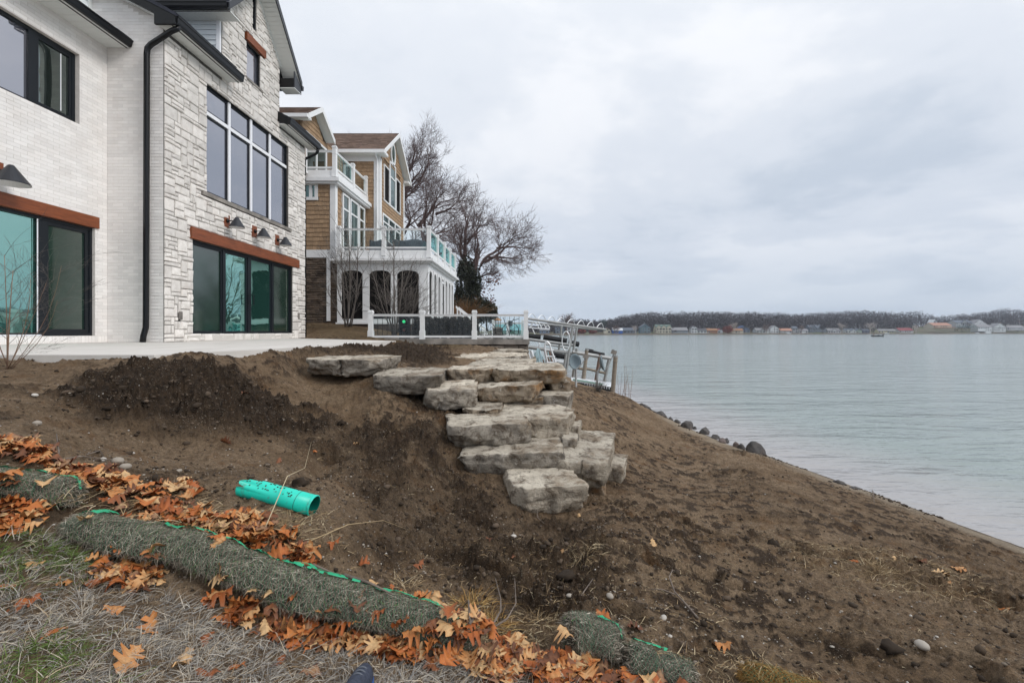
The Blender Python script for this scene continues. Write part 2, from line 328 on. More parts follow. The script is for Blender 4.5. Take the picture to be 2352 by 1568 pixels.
def ground(x, y, full=False):
    x = np.asarray(x, float); y = np.asarray(y, float)
    z = H0(x, y)
    wob = 0.25 * fbm2(x * 3, y * 3, 90, 3)
    m1 = edge_soft(MOUND, x + wob, y + wob, .22); m2 = edge_soft(MOUND2, x + wob, y + wob, .35); m3 = edge_soft(ROUGH, x + wob, y - wob, .2)
    dark = np.maximum(np.maximum(m1, m2), 0.82 * m3 * (.55 + .45 * sstep(-.4, .4, fbm2(x * 2.2, y * 2.2, 95, 3))))
    shd = shore_x(y) - x; sand = 1 - sstep(0.10, 0.75, shd + 0.15 * fbm2(x * 2, y * 2, 71, 3))
    near = np.exp(-np.hypot(x, y) / 14)
    z = z + 0.07 * m1 + 0.05 * m2
    n1 = fbm2(x * 1.1, y * 1.1, 1, 4); n2 = fbm2(x * 5, y * 5, 11, 4); n3 = fbm2(x * 16, y * 16, 21, 3)
    cl = np.maximum(0, fbm2(x * 11, y * 11, 31, 4) - 0.18); cl2 = np.maximum(0, fbm2(x * 23, y * 23, 41, 3) - 0.22)
    st = np.maximum(0, fbm2((x * .8 + y * .6) * 5, (y * .8 - x * .6) * 22, 51, 3) - .12)
    rgh = 0.34 + .95 * dark + .75 * np.maximum(0, fbm2(x * .9, y * .9, 61, 2)); cr = fbm2(x * 30, y * 30, 81, 3)
    z = z + (0.022 * n1 + 0.020 * n2 * rgh + 0.010 * n3 * rgh + (0.058 + .034 * dark) * np.minimum(cl, .45) * rgh + (0.040 + .02 * dark) * cl2 * rgh + 0.0095 * cr * np.minimum(rgh + .15, 1.1)) * (1 - 0.85 * sand) + 0.012 * st * (1 - dark) * (1 - sand)
    moist_shade = np.clip(sstep(.02, .16, cl) + .8 * sstep(.02, .16, cl2) * (rgh > .45), 0, 1) * (1 - sand) * np.maximum(sstep(-.45, .35, fbm2(x * .75, y * .75, 63, 3)), .85 * dark)
    for pts, w, dep in RUTS:
        for a, b in zip(pts[:-1], pts[1:]):
            d, t = seg_d(x, y, a, b); d = d + .03 * n2; moist_shade = np.maximum(moist_shade, .95 * np.exp(-(d / (w * .75)) ** 2) * (vn2(x * 6, y * 6, 97) > -.45))  # besides moist clods, rut shadows are painted into the soil colour here
            dep_ = dep; dep = dep_ * 1.0; z = z - dep * np.exp(-(d / w) ** 2) + dep * .7 * np.exp(-((d - 1.8 * w) / (w * .7)) ** 2)
    ins = in_poly(SLAB, x, y); z = np.where(ins, np.minimum(z, -0.345), z)
    it = in_poly(TERR, x, y); z = np.where(it, np.minimum(z, -0.42), z)
    return (z, dark, sand, moist_shade) if full else (z, dark, sand)
def gz(x, y): return float(ground(np.array([x]), np.array([y]))[0][0])
def gzs(x, y): return ground(np.asarray(x, float), np.asarray(y, float))[0]
def build_ground():
    th = np.concatenate([np.linspace(-180, -54, 60)[:-1], np.linspace(-54, 53, 840), np.linspace(53, 180, 60)[1:-1]])
    r = np.concatenate([np.linspace(0.05, 0.9, 8), 1.0 * 1.0074 ** np.arange(0, 424), np.geomspace(22.7, 260, 60)])
    T, Rr = np.meshgrid(np.radians(th), r); x = Rr * np.sin(T); y = Rr * np.cos(T)
    z, dark, sand, moist_shade = ground(x.ravel(), y.ravel(), True)
    nt_, nr = len(th), len(r)
    i, j = np.meshgrid(np.arange(nr - 1), np.arange(nt_)); i = i.ravel(); j = j.ravel(); j2 = (j + 1) % nt_
    q = np.stack([i * nt_ + j, (i + 1) * nt_ + j, (i + 1) * nt_ + j2, i * nt_ + j2], 1)[:, ::-1]
    moss = edge_soft(gpts([(690,742),(860,760),(1130,792),(1180,812),(1060,800),(930,790),(760,776)]), x.ravel(), y.ravel(), .6)
    me = np_mesh('ground', np.stack([x.ravel(), y.ravel(), z], 1), q, M['soil'], True, {'dark': dark, 'sand': sand, 'dry': moss, 'moist_shade': moist_shade, 'wet': 1 - sstep(.02, .13, shore_x(y.ravel()) - x.ravel() + .05 * vn2(x.ravel() * 4, y.ravel() * 4, 9))})
    tag(obj('ground', me), kind='structure')
def soil_mat():
    m = bpy.data.materials.new('soil'); m.use_nodes = True; t = m.node_tree; b = t.nodes['Principled BSDF']; b.inputs['Roughness'].default_value = 0.95; b.inputs['Specular IOR Level'].default_value = 0.25
    tc = N(t, 'ShaderNodeTexCoord'); v = tc.outputs['Object']
    def nz(s, d=6, ro=.65):
        n = N(t, 'ShaderNodeTexNoise', i_Scale=s, i_Detail=d, i_Roughness=ro); LK(t, v, n.inputs['Vector']); return n.outputs[0]
    A = lambda k: N(t, 'ShaderNodeAttribute', attribute_name=k).outputs['Fac']
    base = mixc(t, ramp(t, nz(1.6), [(0.35, 0.0), (0.65, 1.0)]), (0.190, 0.124, 0.070), (0.335, 0.240, 0.153))
    base = mixc(t, ramp(t, nz(9), [(0.50, 0.0), (0.72, 1.0)]), base, (0.125, 0.076, 0.041)); base = mixc(t, ramp(t, nz(26, 7, .7), [(0.54, 0.0), (0.66, 0.85)]), base, (0.068, 0.041, 0.022)); base = mixc(t, math_n(t, 'MULTIPLY', A('moist_shade'), .9), base, (0.046, 0.028, 0.016))
    base = mixc(t, math_n(t, 'MULTIPLY', ramp(t, nz(3.1), [(0.55, 0.0), (0.68, 1.0)]), .6), base, (0.175, 0.088, 0.034))
    dk = mixc(t, ramp(t, nz(14), [(0.35, 0.0), (0.7, 1.0)]), (0.027, 0.0165, 0.0095), (0.082, 0.052, 0.030))
    col = mixc(t, A('dark'), base, dk)
    col = mixc(t, math_n(t, 'MULTIPLY', A('dry'), .75), col, mixc(t, ramp(t, nz(7), [(0.35, 0.0), (0.65, 1.0)]), (0.17, 0.115, 0.055), (0.085, 0.056, 0.027)))
    sn = mixc(t, ramp(t, nz(5), [(0.35, 0.0), (0.7, 1.0)]), (0.40, 0.325, 0.235), (0.28, 0.225, 0.165)); sn = mixc(t, A('wet'), sn, (0.11, 0.085, 0.062))
    col = mixc(t, A('sand'), col, sn)
    for sc_, dens, c in ((95, .13, (0.34, 0.285, 0.22)), (60, .07, (0.33, 0.28, 0.22)), (150, .22, (0.26, 0.19, 0.125))):   # grit and tiny pebbles
        vo = N(t, 'ShaderNodeTexVoronoi', i_Scale=sc_); LK(t, v, vo.inputs['Vector'])
        sp = N(t, 'ShaderNodeSeparateColor'); LK(t, vo.outputs['Color'], sp.inputs[0])
        a = math_n(t, 'MULTIPLY', math_n(t, 'LESS_THAN', vo.outputs['Distance'], 0.33), math_n(t, 'LESS_THAN', sp.outputs[0], dens))
        a = math_n(t, 'MULTIPLY', a, ramp(t, nz(2.3, 3), [(0.40, 0.12), (0.62, 1.0)]))
        col = mixc(t, math_n(t, 'MULTIPLY', a, 0.75), col, c)
    gr = math_n(t, 'ADD', math_n(t, 'MULTIPLY', nz(48, 6, .75), 1.25), math_n(t, 'MULTIPLY', nz(150, 3, .6), .75)); gr = math_n(t, 'ADD', math_n(t, 'MULTIPLY', math_n(t, 'SUBTRACT', gr, 1.0), 1.7), .95); gr = math_n(t, 'MAXIMUM', math_n(t, 'MINIMUM', gr, 1.75), .30); cbg = N(t, 'ShaderNodeCombineXYZ'); [LK(t, gr, cbg.inputs[i]) for i in range(3)]; col = mixc(t, 1.0, col, cbg.outputs[0], 'MULTIPLY')
    LK(t, col, b.inputs['Base Color'])
    hh = math_n(t, 'ADD', nz(60, 8, .7), math_n(t, 'MULTIPLY', nz(190, 4), .5))
    bp = N(t, 'ShaderNodeBump', i_Strength=1.0, i_Distance=0.045); LK(t, hh, bp.inputs['Height']); LK(t, bp.outputs[0], b.inputs['Normal'])
    return m
M['soil'] = soil_mat()
build_ground()
# ------------------------------------------------------------------ water
def build_water():
    m = bpy.data.materials.new('lake_water'); m.use_nodes = True; t = m.node_tree; b = t.nodes['Principled BSDF']
    b.inputs['Roughness'].default_value = 0.11; b.inputs['IOR'].default_value = 1.33
    tc = N(t, 'ShaderNodeTexCoord')
    mp = N(t, 'ShaderNodeMapping'); mp.inputs['Rotation'].default_value = (0, 0, R(-14)); mp.inputs['Scale'].default_value = (0.42, 1.35, 1.0); LK(t, tc.outputs['Object'], mp.inputs[0])
    at = N(t, 'ShaderNodeAttribute', attribute_name='shallow')
    n0 = N(t, 'ShaderNodeTexNoise', i_Scale=0.02, i_Detail=3.0); LK(t, tc.outputs['Object'], n0.inputs['Vector'])
    deep = mixc(t, ramp(t, n0.outputs[0], [(0.4, 0.0), (0.6, 1.0)]), (0.225, 0.272, 0.255), (0.255, 0.302, 0.282))
    LK(t, mixc(t, at.outputs['Fac'], deep, (0.35, 0.335, 0.33)), b.inputs['Base Color'])
    hs = None
    for sc_, amp, det in ((0.55, 1.0, 3.0), (2.2, 0.42, 4.0), (7.5, 0.12, 3.0)):
        n = N(t, 'ShaderNodeTexNoise', i_Scale=sc_, i_Detail=det, i_Roughness=0.5, i_Distortion=0.4); LK(t, mp.outputs[0], n.inputs['Vector'])
        k = math_n(t, 'MULTIPLY', n.outputs[0], amp); hs = k if hs is None else math_n(t, 'ADD', hs, k)
    bp = N(t, 'ShaderNodeBump', i_Strength=0.75, i_Distance=0.20); LK(t, hs, bp.inputs['Height']); LK(t, bp.outputs[0], b.inputs['Normal'])
    xs = np.concatenate([[-900], np.linspace(-40, 0, 12), np.linspace(0.5, 14, 60), np.geomspace(15, 1750, 28)]); ys = np.concatenate([[-200, -40], np.linspace(-8, 40, 110), np.geomspace(42, 1100, 34)])
    X, Y = np.meshgrid(xs, ys); x = X.ravel(); y = Y.ravel(); sh = 1 - sstep(0.0, 4.0, x - shore_x(y)); sh = np.where(y > 60, 0, sh)
    i, j = np.meshgrid(np.arange(len(ys) - 1), np.arange(len(xs) - 1)); i = i.ravel(); j = j.ravel(); w = len(xs)
    q = np.stack([i * w + j, i * w + j + 1, (i + 1) * w + j + 1, (i + 1) * w + j], 1)
    tag(obj('lake_water', np_mesh('lake_water', np.stack([x, y, np.full_like(x, WATER)], 1), q, m, False, {'shallow': sh})), kind='structure')
build_water()
# ------------------------------------------------------------------ concrete patio
b = MB(); b.prism([(x, y, -0.43) for x, y in SLAB], (0, 0, 0.18)); b.prism([(x - .02, y + .02, -0.75) for x, y in SLAB[1:6]] + [(-8.7, 8), (-8, 5.2)] and [(max(x - .03, -13.9), y + .03, -0.75) for x, y in SLAB], (0, 0, 0.318))
tag(b.build('patio', M['concrete']), kind='structure')
# ------------------------------------------------------------------ white house: brick wing, stone bay
BX, SX = -10.1, -8.74
house = thing('house', 'white house of painted brick and pale ashlar stone with black window frames', 'house', (-10.1, 11, -0.25))
def rects(u0, u1, v0, v1, ops):
    """the rectangle minus its openings, as rectangles"""
    us = sorted({u0, u1} | {min(max(a, u0), u1) for o in ops for a in (o[0], o[1])})
    out = []
    for a, b in zip(us[:-1], us[1:]):
        if b - a < 1e-6: continue
        cs = sorted((max(o[2], v0), min(o[3], v1)) for o in ops if o[0] <= a + 1e-6 and o[1] >= b - 1e-6)
        z = v0
        for c, d in cs:
            if c > z: out.append((a, b, z, c))
            z = max(z, d)
        if z < v1: out.append((a, b, z, v1))
    return out
def wall_mass(P, u0, u1, v0, v1, ops, thick):
    m = MB()
    for a, b, c, d in rects(u0, u1, v0, v1, ops): m.box(P(a, c, 0), P(b, d, -thick))
    return m
PIECES = []                                                 # (share of view, builder) of bricks and stones
def brick_mesh(w, h, d, key, cache={}):
    k = (round(w, 3), round(h, 3), key)
    if k not in cache:
        m = MB(); e = .004; w2, h2 = w / 2, h / 2
        vs_ = [(-w2, -h2, -.01), (w2, -h2, -.01), (w2, h2, -.01), (-w2, h2, -.01), (-w2, -h2, d - e), (w2, -h2, d - e), (w2, h2, d - e), (-w2, h2, d - e),
               (-w2 + e, -h2 + e, d), (w2 - e, -h2 + e, d), (w2 - e, h2 - e, d), (-w2 + e, h2 - e, d)]
        fs = [(i, (i + 1) % 4, 4 + (i + 1) % 4, 4 + i) for i in range(4)] + [(4 + i, 4 + (i + 1) % 4, 8 + (i + 1) % 4, 8 + i) for i in range(4)] + [(8, 9, 10, 11)]
        m.add(vs_, fs); cache[k] = m.mesh('brick', M['brick'])
    return cache[k]
ROTX = Matrix(((0, 0, 1), (1, 0, 0), (0, 1, 0)))            # local (u, v, out) to a wall that faces the lake
ROTY = Matrix(((1, 0, 0), (0, 0, -1), (0, 1, 0)))           # ... to a wall that faces the camera
def brick_list(u0, u1, v0, v1, ops, bw=.25, bh=.0795, gap=.006):
    out = []; r = 0; v = v0
    while v < v1 - .02:
        c, d = v, min(v + bh, v1); iv = [(u0, u1)]
        for o in ops:
            if o[2] < d - .012 and o[3] > c + .012:
                nv = []
                for a, b in iv:
                    if o[0] > a: nv.append((a, min(b, o[0])))
                    if o[1] < b: nv.append((max(a, o[1]), b))
                iv = [q for q in nv if q[1] - q[0] > .03]
        off = (bw / 2 if r % 2 else 0)
        for a, b in iv:
            cuts = [a] + [x for x in (u0 + off + k * bw for k in range(-1, int((u1 - u0) / bw) + 3)) if a + .05 < x < b - .05] + [b]
            for p, q in zip(cuts[:-1], cuts[1:]): out.append((p + gap / 2, q - gap / 2, c + gap / 2, d - gap / 2))
        v += bh; r += 1
    return out
def facade_bricks():
    w1 = wall_mass(fx(BX), 5.5, 10.95, -.25, 6.84, OPS_B, .3).build('brick_wall', M['mortar'], house); w1['label'] = 'white brick wall facing the lake'
    w2 = MB(); P = fy(10.95)
    w2.prism([P(-10.9, -.25), P(SX - .002, -.25), P(SX - .002, 7.45), P(-9.62, 7.93), P(-10.9, 8.6)], (0, .3, 0)); w2 = w2.build('brick_wall', M['mortar'], house); w2['label'] = 'narrow white brick return wall beside the downspout'
    L = []
    for p in brick_list(7.2, 10.95, -.25 + .16, 6.84, OPS_B):
        cy, cz = (p[0] + p[1]) / 2, (p[2] + p[3]) / 2
        L.append(((p[1] - p[0]) / cy ** 2 * 10.1, w1, ROTX, (BX, cy, cz), p))
    x = 7.2
    while x < 10.94:                                         # upright soldier course under the sliding door
        L.append((.5, w1, ROTX, (BX, x + .04, -.17), (x + .004, x + .076, -.246, -.096))); x += .08
    for p in brick_list(BX + .006, SX - .004, -.25, 6.90, []) + brick_list(-10.72, SX - .004, 6.90, 7.9, []):
        cx, cz = (p[0] + p[1]) / 2, (p[2] + p[3]) / 2
        if cz > 7.40 + (-8.74 - cx) * .51: continue
        L.append(((p[1] - p[0]) * 11 / 10.95 * .95, w2, ROTY, (cx, 10.95, cz), p))
    L.sort(key=lambda q: -q[0])
    rest = {w1: MB(), w2: MB()}
    for k, (s, w, rot, loc, p) in enumerate(L):
        d = random.choice((.004, .0045, .005))
        if k < 300:
            o = bpy.data.objects.new('brick', brick_mesh(p[1] - p[0], p[3] - p[2], .0045, random.randrange(8)))
            o.matrix_local = Matrix.Translation(Vector(loc)) @ rot.to_4x4(); COL.objects.link(o); o.parent = w
        else:
            P = fx(BX) if w is w1 else fy(10.95); rest[w].box(P(p[0], p[2], 0), P(p[1], p[3], d))
    for w, m in rest.items(): tag(m.build('brick_courses', M['brick'], w), kind='stuff')
OPS_B = [(5.0, 10.27, 4.67, 6.25), (5.0, 10.64, -.09, 2.42), (5.0, 10.73, 2.42, 2.69)]
facade_bricks()
def stone_piece(P, a, b, c, d, dep, jit=.012):
    """one rough ashlar block: chamfered, a little uneven"""
    j = lambda s=jit: random.uniform(-s, s)
    o = [(a + j(.005), c + j(.005)), (b + j(.005), c + j(.005)), (b + j(.005), d + j(.005)), (a + j(.005), d + j(.005))]
    e = .016; k = [(a + e + j(), c + e + j(.006)), (b - e + j(), c + e + j(.006)), (b - e + j(), d - e + j(.006)), (a + e + j(), d - e + j(.006))]
    cu, cv = (a + b) / 2 + j(.05), (c + d) / 2 + j(.02)
    V = [P(u, v, -.01) for u, v in o] + [P(u, v, dep * .45) for u, v in o] + [P(u, v, dep * random.uniform(.75, 1.05)) for u, v in k] + [P(cu, cv, dep * random.uniform(.95, 1.3))]
    Fs = [(i, (i + 1) % 4, 4 + (i + 1) % 4, 4 + i) for i in range(4)] + [(4 + i, 4 + (i + 1) % 4, 8 + (i + 1) % 4, 8 + i) for i in range(4)] + [(8 + i, 8 + (i + 1) % 4, 12) for i in range(4)]
    return V, Fs
def ashlar(u0, u1, v0, v1, ops, ok, unit=.103, seed=3):
    rg = random.Random(seed); nu = int(round((u1 - u0) / unit)); nv = int(round((v1 - v0) / unit)); du = (u1 - u0) / nu; dv = (v1 - v0) / nv
    occ = [[False] * nu for _ in range(nv)]
    for r in range(nv):
        for c in range(nu):
            cu, cv = u0 + (c + .5) * du, v0 + (r + .5) * dv
            if any(o[0] < cu < o[1] and o[2] < cv < o[3] for o in ops) or not ok(cu, cv): occ[r][c] = True
    out = []
    for r in range(nv):
        for c in range(nu):
            if occ[r][c]: continue
            h = rg.choices((1, 2, 3), (5, 6, 1.6))[0]; w = rg.choices((1, 2, 3, 4, 5), (.8, 2.5, 4, 3, 1.2))[0]
            if h == 3: w = min(max(w, 2), 4)
            h = min(h, nv - r); k = 0
            while k < w and c + k < nu and not occ[r][c + k]: k += 1
            w = k
            if c + w < nu - 0 and w and c + w == nu - 1 and not occ[r][nu - 1]: w += 1
            hh = 1
            while hh < h and all(not occ[r + hh][c + i] for i in range(w)): hh += 1
            for rr in range(r, r + hh):
                for cc in range(c, c + w): occ[rr][cc] = True
            out.append((u0 + c * du, u0 + (c + w) * du, v0 + r * dv, v0 + (r + hh) * dv))
    return out
DOOR = (11.86, 16.98, -.09, 2.42); BIGW = (12.39, 16.64, 3.80, 6.78); SMALLW = (14.18, 14.92, 7.93, 9.06); SLIT = (14.43, 14.66, 9.62, 10.9)
GY0, GY1, GYM = 13.0, 16.06, 14.53
def gable_z(y): return 8.95 + (2.03 - abs(y - GYM)) * 1.12
def stone_front():
    m = wall_mass(fx(SX), 10.95, 17.9, -.25, 7.3, [DOOR, BIGW, (SMALLW[0], SMALLW[1], 7.0, 7.0)], .28)
    for a, b, c, d in rects(GY0, GY1, 7.3, 8.8, [SMALLW]): m.box(fx(SX)(a, c, 0), fx(SX)(b, d, -.28))
    P = fx(SX)
    for a, b in ((GY0, SLIT[0]), (SLIT[1], GY1), (SLIT[0], SLIT[1])):
        base = 8.8 if (b < GYM or a > GYM) else 8.8
        seg = [s for s in (a, GYM, b) if a <= s <= b]
        if (a, b) == (SLIT[0], SLIT[1]):
            m.prism([P(SMALLW[0], 9.06), P(SMALLW[1], 9.06), P(SMALLW[1], 9.62), P(SMALLW[0], 9.62)], (-.28, 0, 0)); continue
        lo = [(s, 8.8) for s in seg]; hi = [(s, gable_z(s) - .02) for s in reversed(seg)]
        poly = lo + hi
        # leave the small window's opening free
        if a == GY0: poly = [(GY0, 8.8), (SMALLW[0], 8.8), (SMALLW[0], 9.62), (SLIT[0], 9.62), (SLIT[0], gable_z(SLIT[0]) - .02), (GY0, gable_z(GY0) - .02)]
        else: poly = [(GY1, 8.8), (SMALLW[1], 8.8), (SMALLW[1], 9.62), (SLIT[1], 9.62), (SLIT[1], gable_z(SLIT[1]) - .02), (GY1, gable_z(GY1) - .02)]
        m.prism([P(*q) for q in poly], (-.28, 0, 0))
    m.box(P(10.95, -.25, -.28), P(11.0, 7.3, -.3)); m.box(P(17.9, -.25, -.3), P(18.0, 7.3, -2.6))
    w = m.build('stone_wall', M['stone_mortar'], house)
    beam = (11.76, 17.35, 2.42, 2.73); bm2 = (14.1, 15.12, 9.06, 9.31)
    ok = lambda y, z: z < 7.22 or (GY0 + .03 < y < GY1 - .03 and z < gable_z(y) - .1)
    ps = ashlar(10.955, 17.9, -.25, 11.0, [DOOR, BIGW, SMALLW, SLIT, beam, bm2, (12.2, 16.8, 3.68, 3.80), (11.38, 11.52, .30, .52)], ok)
    L = sorted(ps, key=lambda p: -(p[1] - p[0]) * (p[3] - p[2]) / ((p[0] + p[1]) / 2) ** 3)
    rest = MB()
    for k, (a, b, c, d) in enumerate(L):
        g = .0075; V, Fs = stone_piece(P, a + g, b - g, c + g, d - g, random.uniform(.022, .05))
        if k < 300: MB().add(V, Fs).build('stone', M['stone'], w)
        else: rest.add(V, Fs)
    tag(rest.build('stonework', M['stone'], w), kind='stuff')
    # corner stones seen end-on beside the brick return
stone_front()
def part(name, mt, parent, *boxes, label=None):
    m = MB()
    for a, b in boxes: m.box(a, b)
    o = m.build(name, M[mt] if isinstance(mt, str) else mt, parent)
    if label: o['label'] = label
    return o
def frame_boxes(P, u0, u1, v0, v1, w, d0, d1):
    return [(P(u0, v0, d0), P(u0 + w, v1, d1)), (P(u1 - w, v0, d0), P(u1, v1, d1)), (P(u0 + w, v0, d0), P(u1 - w, v0 + w, d1)), (P(u0 + w, v1 - w, d0), P(u1 - w, v1, d1))]
P = fx(BX)
# upper corner window of the brick wing
w = part('window', 'blackframe', house, *frame_boxes(P, 6.0, 10.265, 4.675, 6.245, .07, -.16, -.09), (P(9.30, 4.745, -.16), P(9.45, 6.175, -.085)), (P(7.3, 4.745, -.16), P(7.42, 6.175, -.085)), label='wide black framed upper window in the brick wall')
part('sash', 'blackframe', w, *frame_boxes(P, 9.45, 10.195, 4.745, 6.175, .055, -.15, -.10))
part('pane', 'glass_up', w, (P(7.42, 4.745, -.135), P(9.30, 6.175, -.14))); part('pane', 'glass_dark', w, (P(9.505, 4.80, -.135), P(10.14, 6.12, -.14)))
part('curtain_rail', 'whitewin', w, (P(9.98, 4.85, -.130), P(10.0, 6.1, -.134)))
# sliding door of the brick wing
d = part('sliding_door', 'blackframe', house, *frame_boxes(P, 6.0, 10.635, -.085, 2.415, .06, -.16, -.06), (P(9.47, -.02, -.15), P(9.60, 2.35, -.07)), label='black framed sliding door in the brick wall')
part('sash', 'blackframe', d, *frame_boxes(P, 9.60, 10.57, -.025, 2.355, .085, -.14, -.08)); part('track', 'whitewin', d, (P(7, -.085, -.058), P(9.5, -.055, -.03)), (P(9.44, -.05, -.068), P(9.462, 2.35, -.062)))
part('pane', 'glass_door', d, (P(7.0, -.02, -.125), P(9.47, 2.355, -.13))); part('pane', 'screen', d, (P(9.685, .06, -.115), P(10.485, 2.27, -.12)))
part('beam', 'cedar', house, (P(5.5, 2.425, -.12), P(10.72, 2.685, .035)), label='cedar beam above the sliding door in the brick wall')
P = fx(SX)
w = part('window', 'whitewin', house, *[(P(y - .05, 3.82, -.16), P(y + .05, 6.76, -.045)) for y in (13.45, 14.51, 15.57)], (P(12.40, 5.96, -.16), P(16.63, 6.06, -.042)), label='tall eight-pane window with white mullions in the stone wall')
part('window_frame', 'blackframe', w, *frame_boxes(P, 12.39, 16.64, 3.80, 6.78, .035, -.17, -.05))
ys = [12.425, 13.40, 13.50, 14.46, 14.56, 15.52, 15.62, 16.605]
for i in range(4):
    for z0, z1 in ((3.835, 5.955), (6.065, 6.745)):
        s = part('sash', 'blackframe', w, *frame_boxes(P, ys[2 * i], ys[2 * i + 1], z0, z1, .045, -.13, -.075)); part('pane', 'glass_up', w, (P(ys[2 * i] + .045, z0 + .045, -.105), P(ys[2 * i + 1] - .045, z1 - .045, -.11)))
part('window_sill', 'concrete_old', house, (P(12.22, 3.69, -.10), P(16.8, 3.798, .06)))
d = part('sliding_door', 'blackframe', house, *frame_boxes(P, 11.86, 16.98, -.085, 2.415, .05, -.17, -.055), *[(P(y - .05, -.035, -.15), P(y + .05, 2.365, -.06)) for y in (13.22, 15.75)], (P(14.36, -.035, -.15), P(14.50, 2.365, -.06)), label='four panel black framed sliding door in the stone wall')
for i, (a, b_) in enumerate(((11.91, 13.17), (13.27, 14.36), (14.50, 15.70), (15.80, 16.93))):
    part('sash', 'blackframe', d, *frame_boxes(P, a, b_, -.035, 2.365, .06, -.14, -.08)); part('pane', 'screen' if i in (0, 3) else 'glass_door', d, (P(a + .06, .025, -.11), P(b_ - .06, 2.305, -.115)))
for y in (14.30, 14.56):
    m = MB(); m.tube([P(y, .86, -.07), P(y, .86, .0), P(y, 1.18, .0), P(y, 1.18, -.07)], .014, 6); m.build('handle', M['black'], d)
part('sill_block', 'concrete', house, (P(11.7, -.25, -.28), P(17.1, -.09, .03)))
part('beam', 'cedar', house, (P(11.77, 2.425, -.05), P(14.78, 2.725, .085)), (P(14.786, 2.425, -.05), P(17.34, 2.722, .083)), label='long cedar beam above the four panel door')
part('beam', 'cedar', house, (P(14.1, 9.065, -.05), P(15.12, 9.305, .085)), label='short cedar beam in the stone gable')
w = part('window', 'blackframe', house, *frame_boxes(P, 14.18, 14.92, 7.935, 9.06, .05, -.16, -.06), label='small window under the short cedar beam'); part('pane', 'glass_up', w, (P(14.23, 7.985, -.10), P(14.87, 9.01, -.11)))
part('window_sill', 'concrete_old', house, (P(14.1, 7.86, -.05), P(15.0, 7.93, .055)))
w = part('window', 'blackframe', house, *frame_boxes(P, 14.43, 14.66, 9.62, 10.95, .04, -.16, .0), label='narrow slit window high in the stone gable'); part('pane', 'glass_dark', w, (P(14.47, 9.66, -.08), P(14.62, 10.9, -.09)))
o = part('outlet', 'concrete_old', house, (P(11.39, .31, -.01), P(11.51, .51, .035)), label='grey outlet cover in the stone wall'); part('outlet', 'concrete_old', house, (P(17.3, .5, .0), P(17.4, .72, .06)))
# roofs, eaves, gutters
def gutter(name, x0, x1, y0, y1, z0, z1, parent, lip=.02):
    m = MB(); pr = [(x0, z0), (x1 - .03, z0), (x1 - .012, z0 + .05), (x1, z1 - .045), (x1, z1), (x0, z1)]
    m.prism([(x, y0, z) for x, z in pr], (0, y1 - y0, 0)); m.box((x1 - .005, y0 - .004, z1 - .028), (x1 + .014, y1 + .004, z1 + .006)); return m.build(name, M['black'], parent)
def soffit_boards(x0, x1, y0, y1, z, step=.2):
    m = MB(); y = y0
    while y < y1 - .01: m.box((x0, y + .004, z), (x1, min(y + step, y1) - .004, z + .02)); y += step
    m.box((x0 - .02, y0, z + .012), (x1, y1, z + .03)); return m
soffit_boards(BX, -9.56, 5.0, 10.94, 6.82).build('soffit', M['soffit'], house)
gutter('gutter', -9.60, -9.47, 5.0, 10.935, 6.83, 6.985, house); part('fascia', 'black', house, ((-9.63, 5, 6.81), (-9.602, 10.94, 7.0)))
def shingle_plane(a, b, dn, rows, name='roof', mt='roofdark', parent=house, th=.025, tab=.3):
    """courses of shingles: a-b the eave edge, dn the vector from eave to ridge"""
    a, b, dn = Vector(a), Vector(b), Vector(dn); e = b - a; n = e.cross(dn).normalized()
    if n.z < 0: n = -n
    m = MB(); L = e.length; k = max(1, int(L / tab))
    for r in range(rows):
        o = random.random()
        cuts = [0] + sorted((i + o) / k for i in range(k) if 0 < (i + o) / k < 1) + [1]
        for c, d_ in zip(cuts[:-1], cuts[1:]):
            p = a + e * c + dn * (r / rows); q = a + e * d_ + dn * (r / rows); p2, q2 = p + dn * (1.12 / rows), q + dn * (1.12 / rows)
            h = th * random.uniform(.75, 1.2)
            m.add([p, q, q2, p2, p + n * h, q + n * h, q2 + n * .004, p2 + n * .004], [(0, 1, 5, 4), (4, 5, 6, 7), (0, 4, 7, 3), (1, 2, 6, 5)])
    m.add([a - n * .0, b - n * .0, b + dn - n * .0, a + dn - n * .0, a - n * .06, b - n * .06, b + dn - n * .06, a + dn - n * .06], [(0, 1, 2, 3), (4, 5, 6, 7), (0, 1, 5, 4), (1, 2, 6, 5), (3, 0, 4, 7)])
    o = m.build(name, M[mt], parent); tag(o); return o
shingle_plane((-9.50, 5.0, 7.0), (-9.50, 10.93, 7.0), (-1.0, 0, .52), 7)
m = MB(); z = 7.42                                           # lap siding of the dormer above the brick wing
while z < 9.4: m.prism([(-10.55, 5, z), (-10.48, 5, z), (-10.505, 5, z + .16), (-10.55, 5, z + .16)], (0, 5.87, 0)); z += .16
m.build('lap_siding', M['siding'], house); part('corner_trim', 'soffit', house, ((-10.55, 10.87, 7.4), (-10.45, 10.945, 9.4)))
# shed eaves of the stone bay
soffit_boards(SX, -8.36, 10.8, 13.28, 7.27).build('soffit', M['soffit'], house); soffit_boards(SX, -8.36, 15.95, 18.22, 7.27).build('soffit', M['soffit'], house)
for y0, y1 in ((10.78, 13.3), (15.92, 18.25)):
    gutter('gutter', -8.40, -8.26, y0, y1, 7.285, 7.475, house); part('fascia', 'black', house, ((-8.43, y0 + .01, 7.26), (-8.402, y1 - .01, 7.5)))
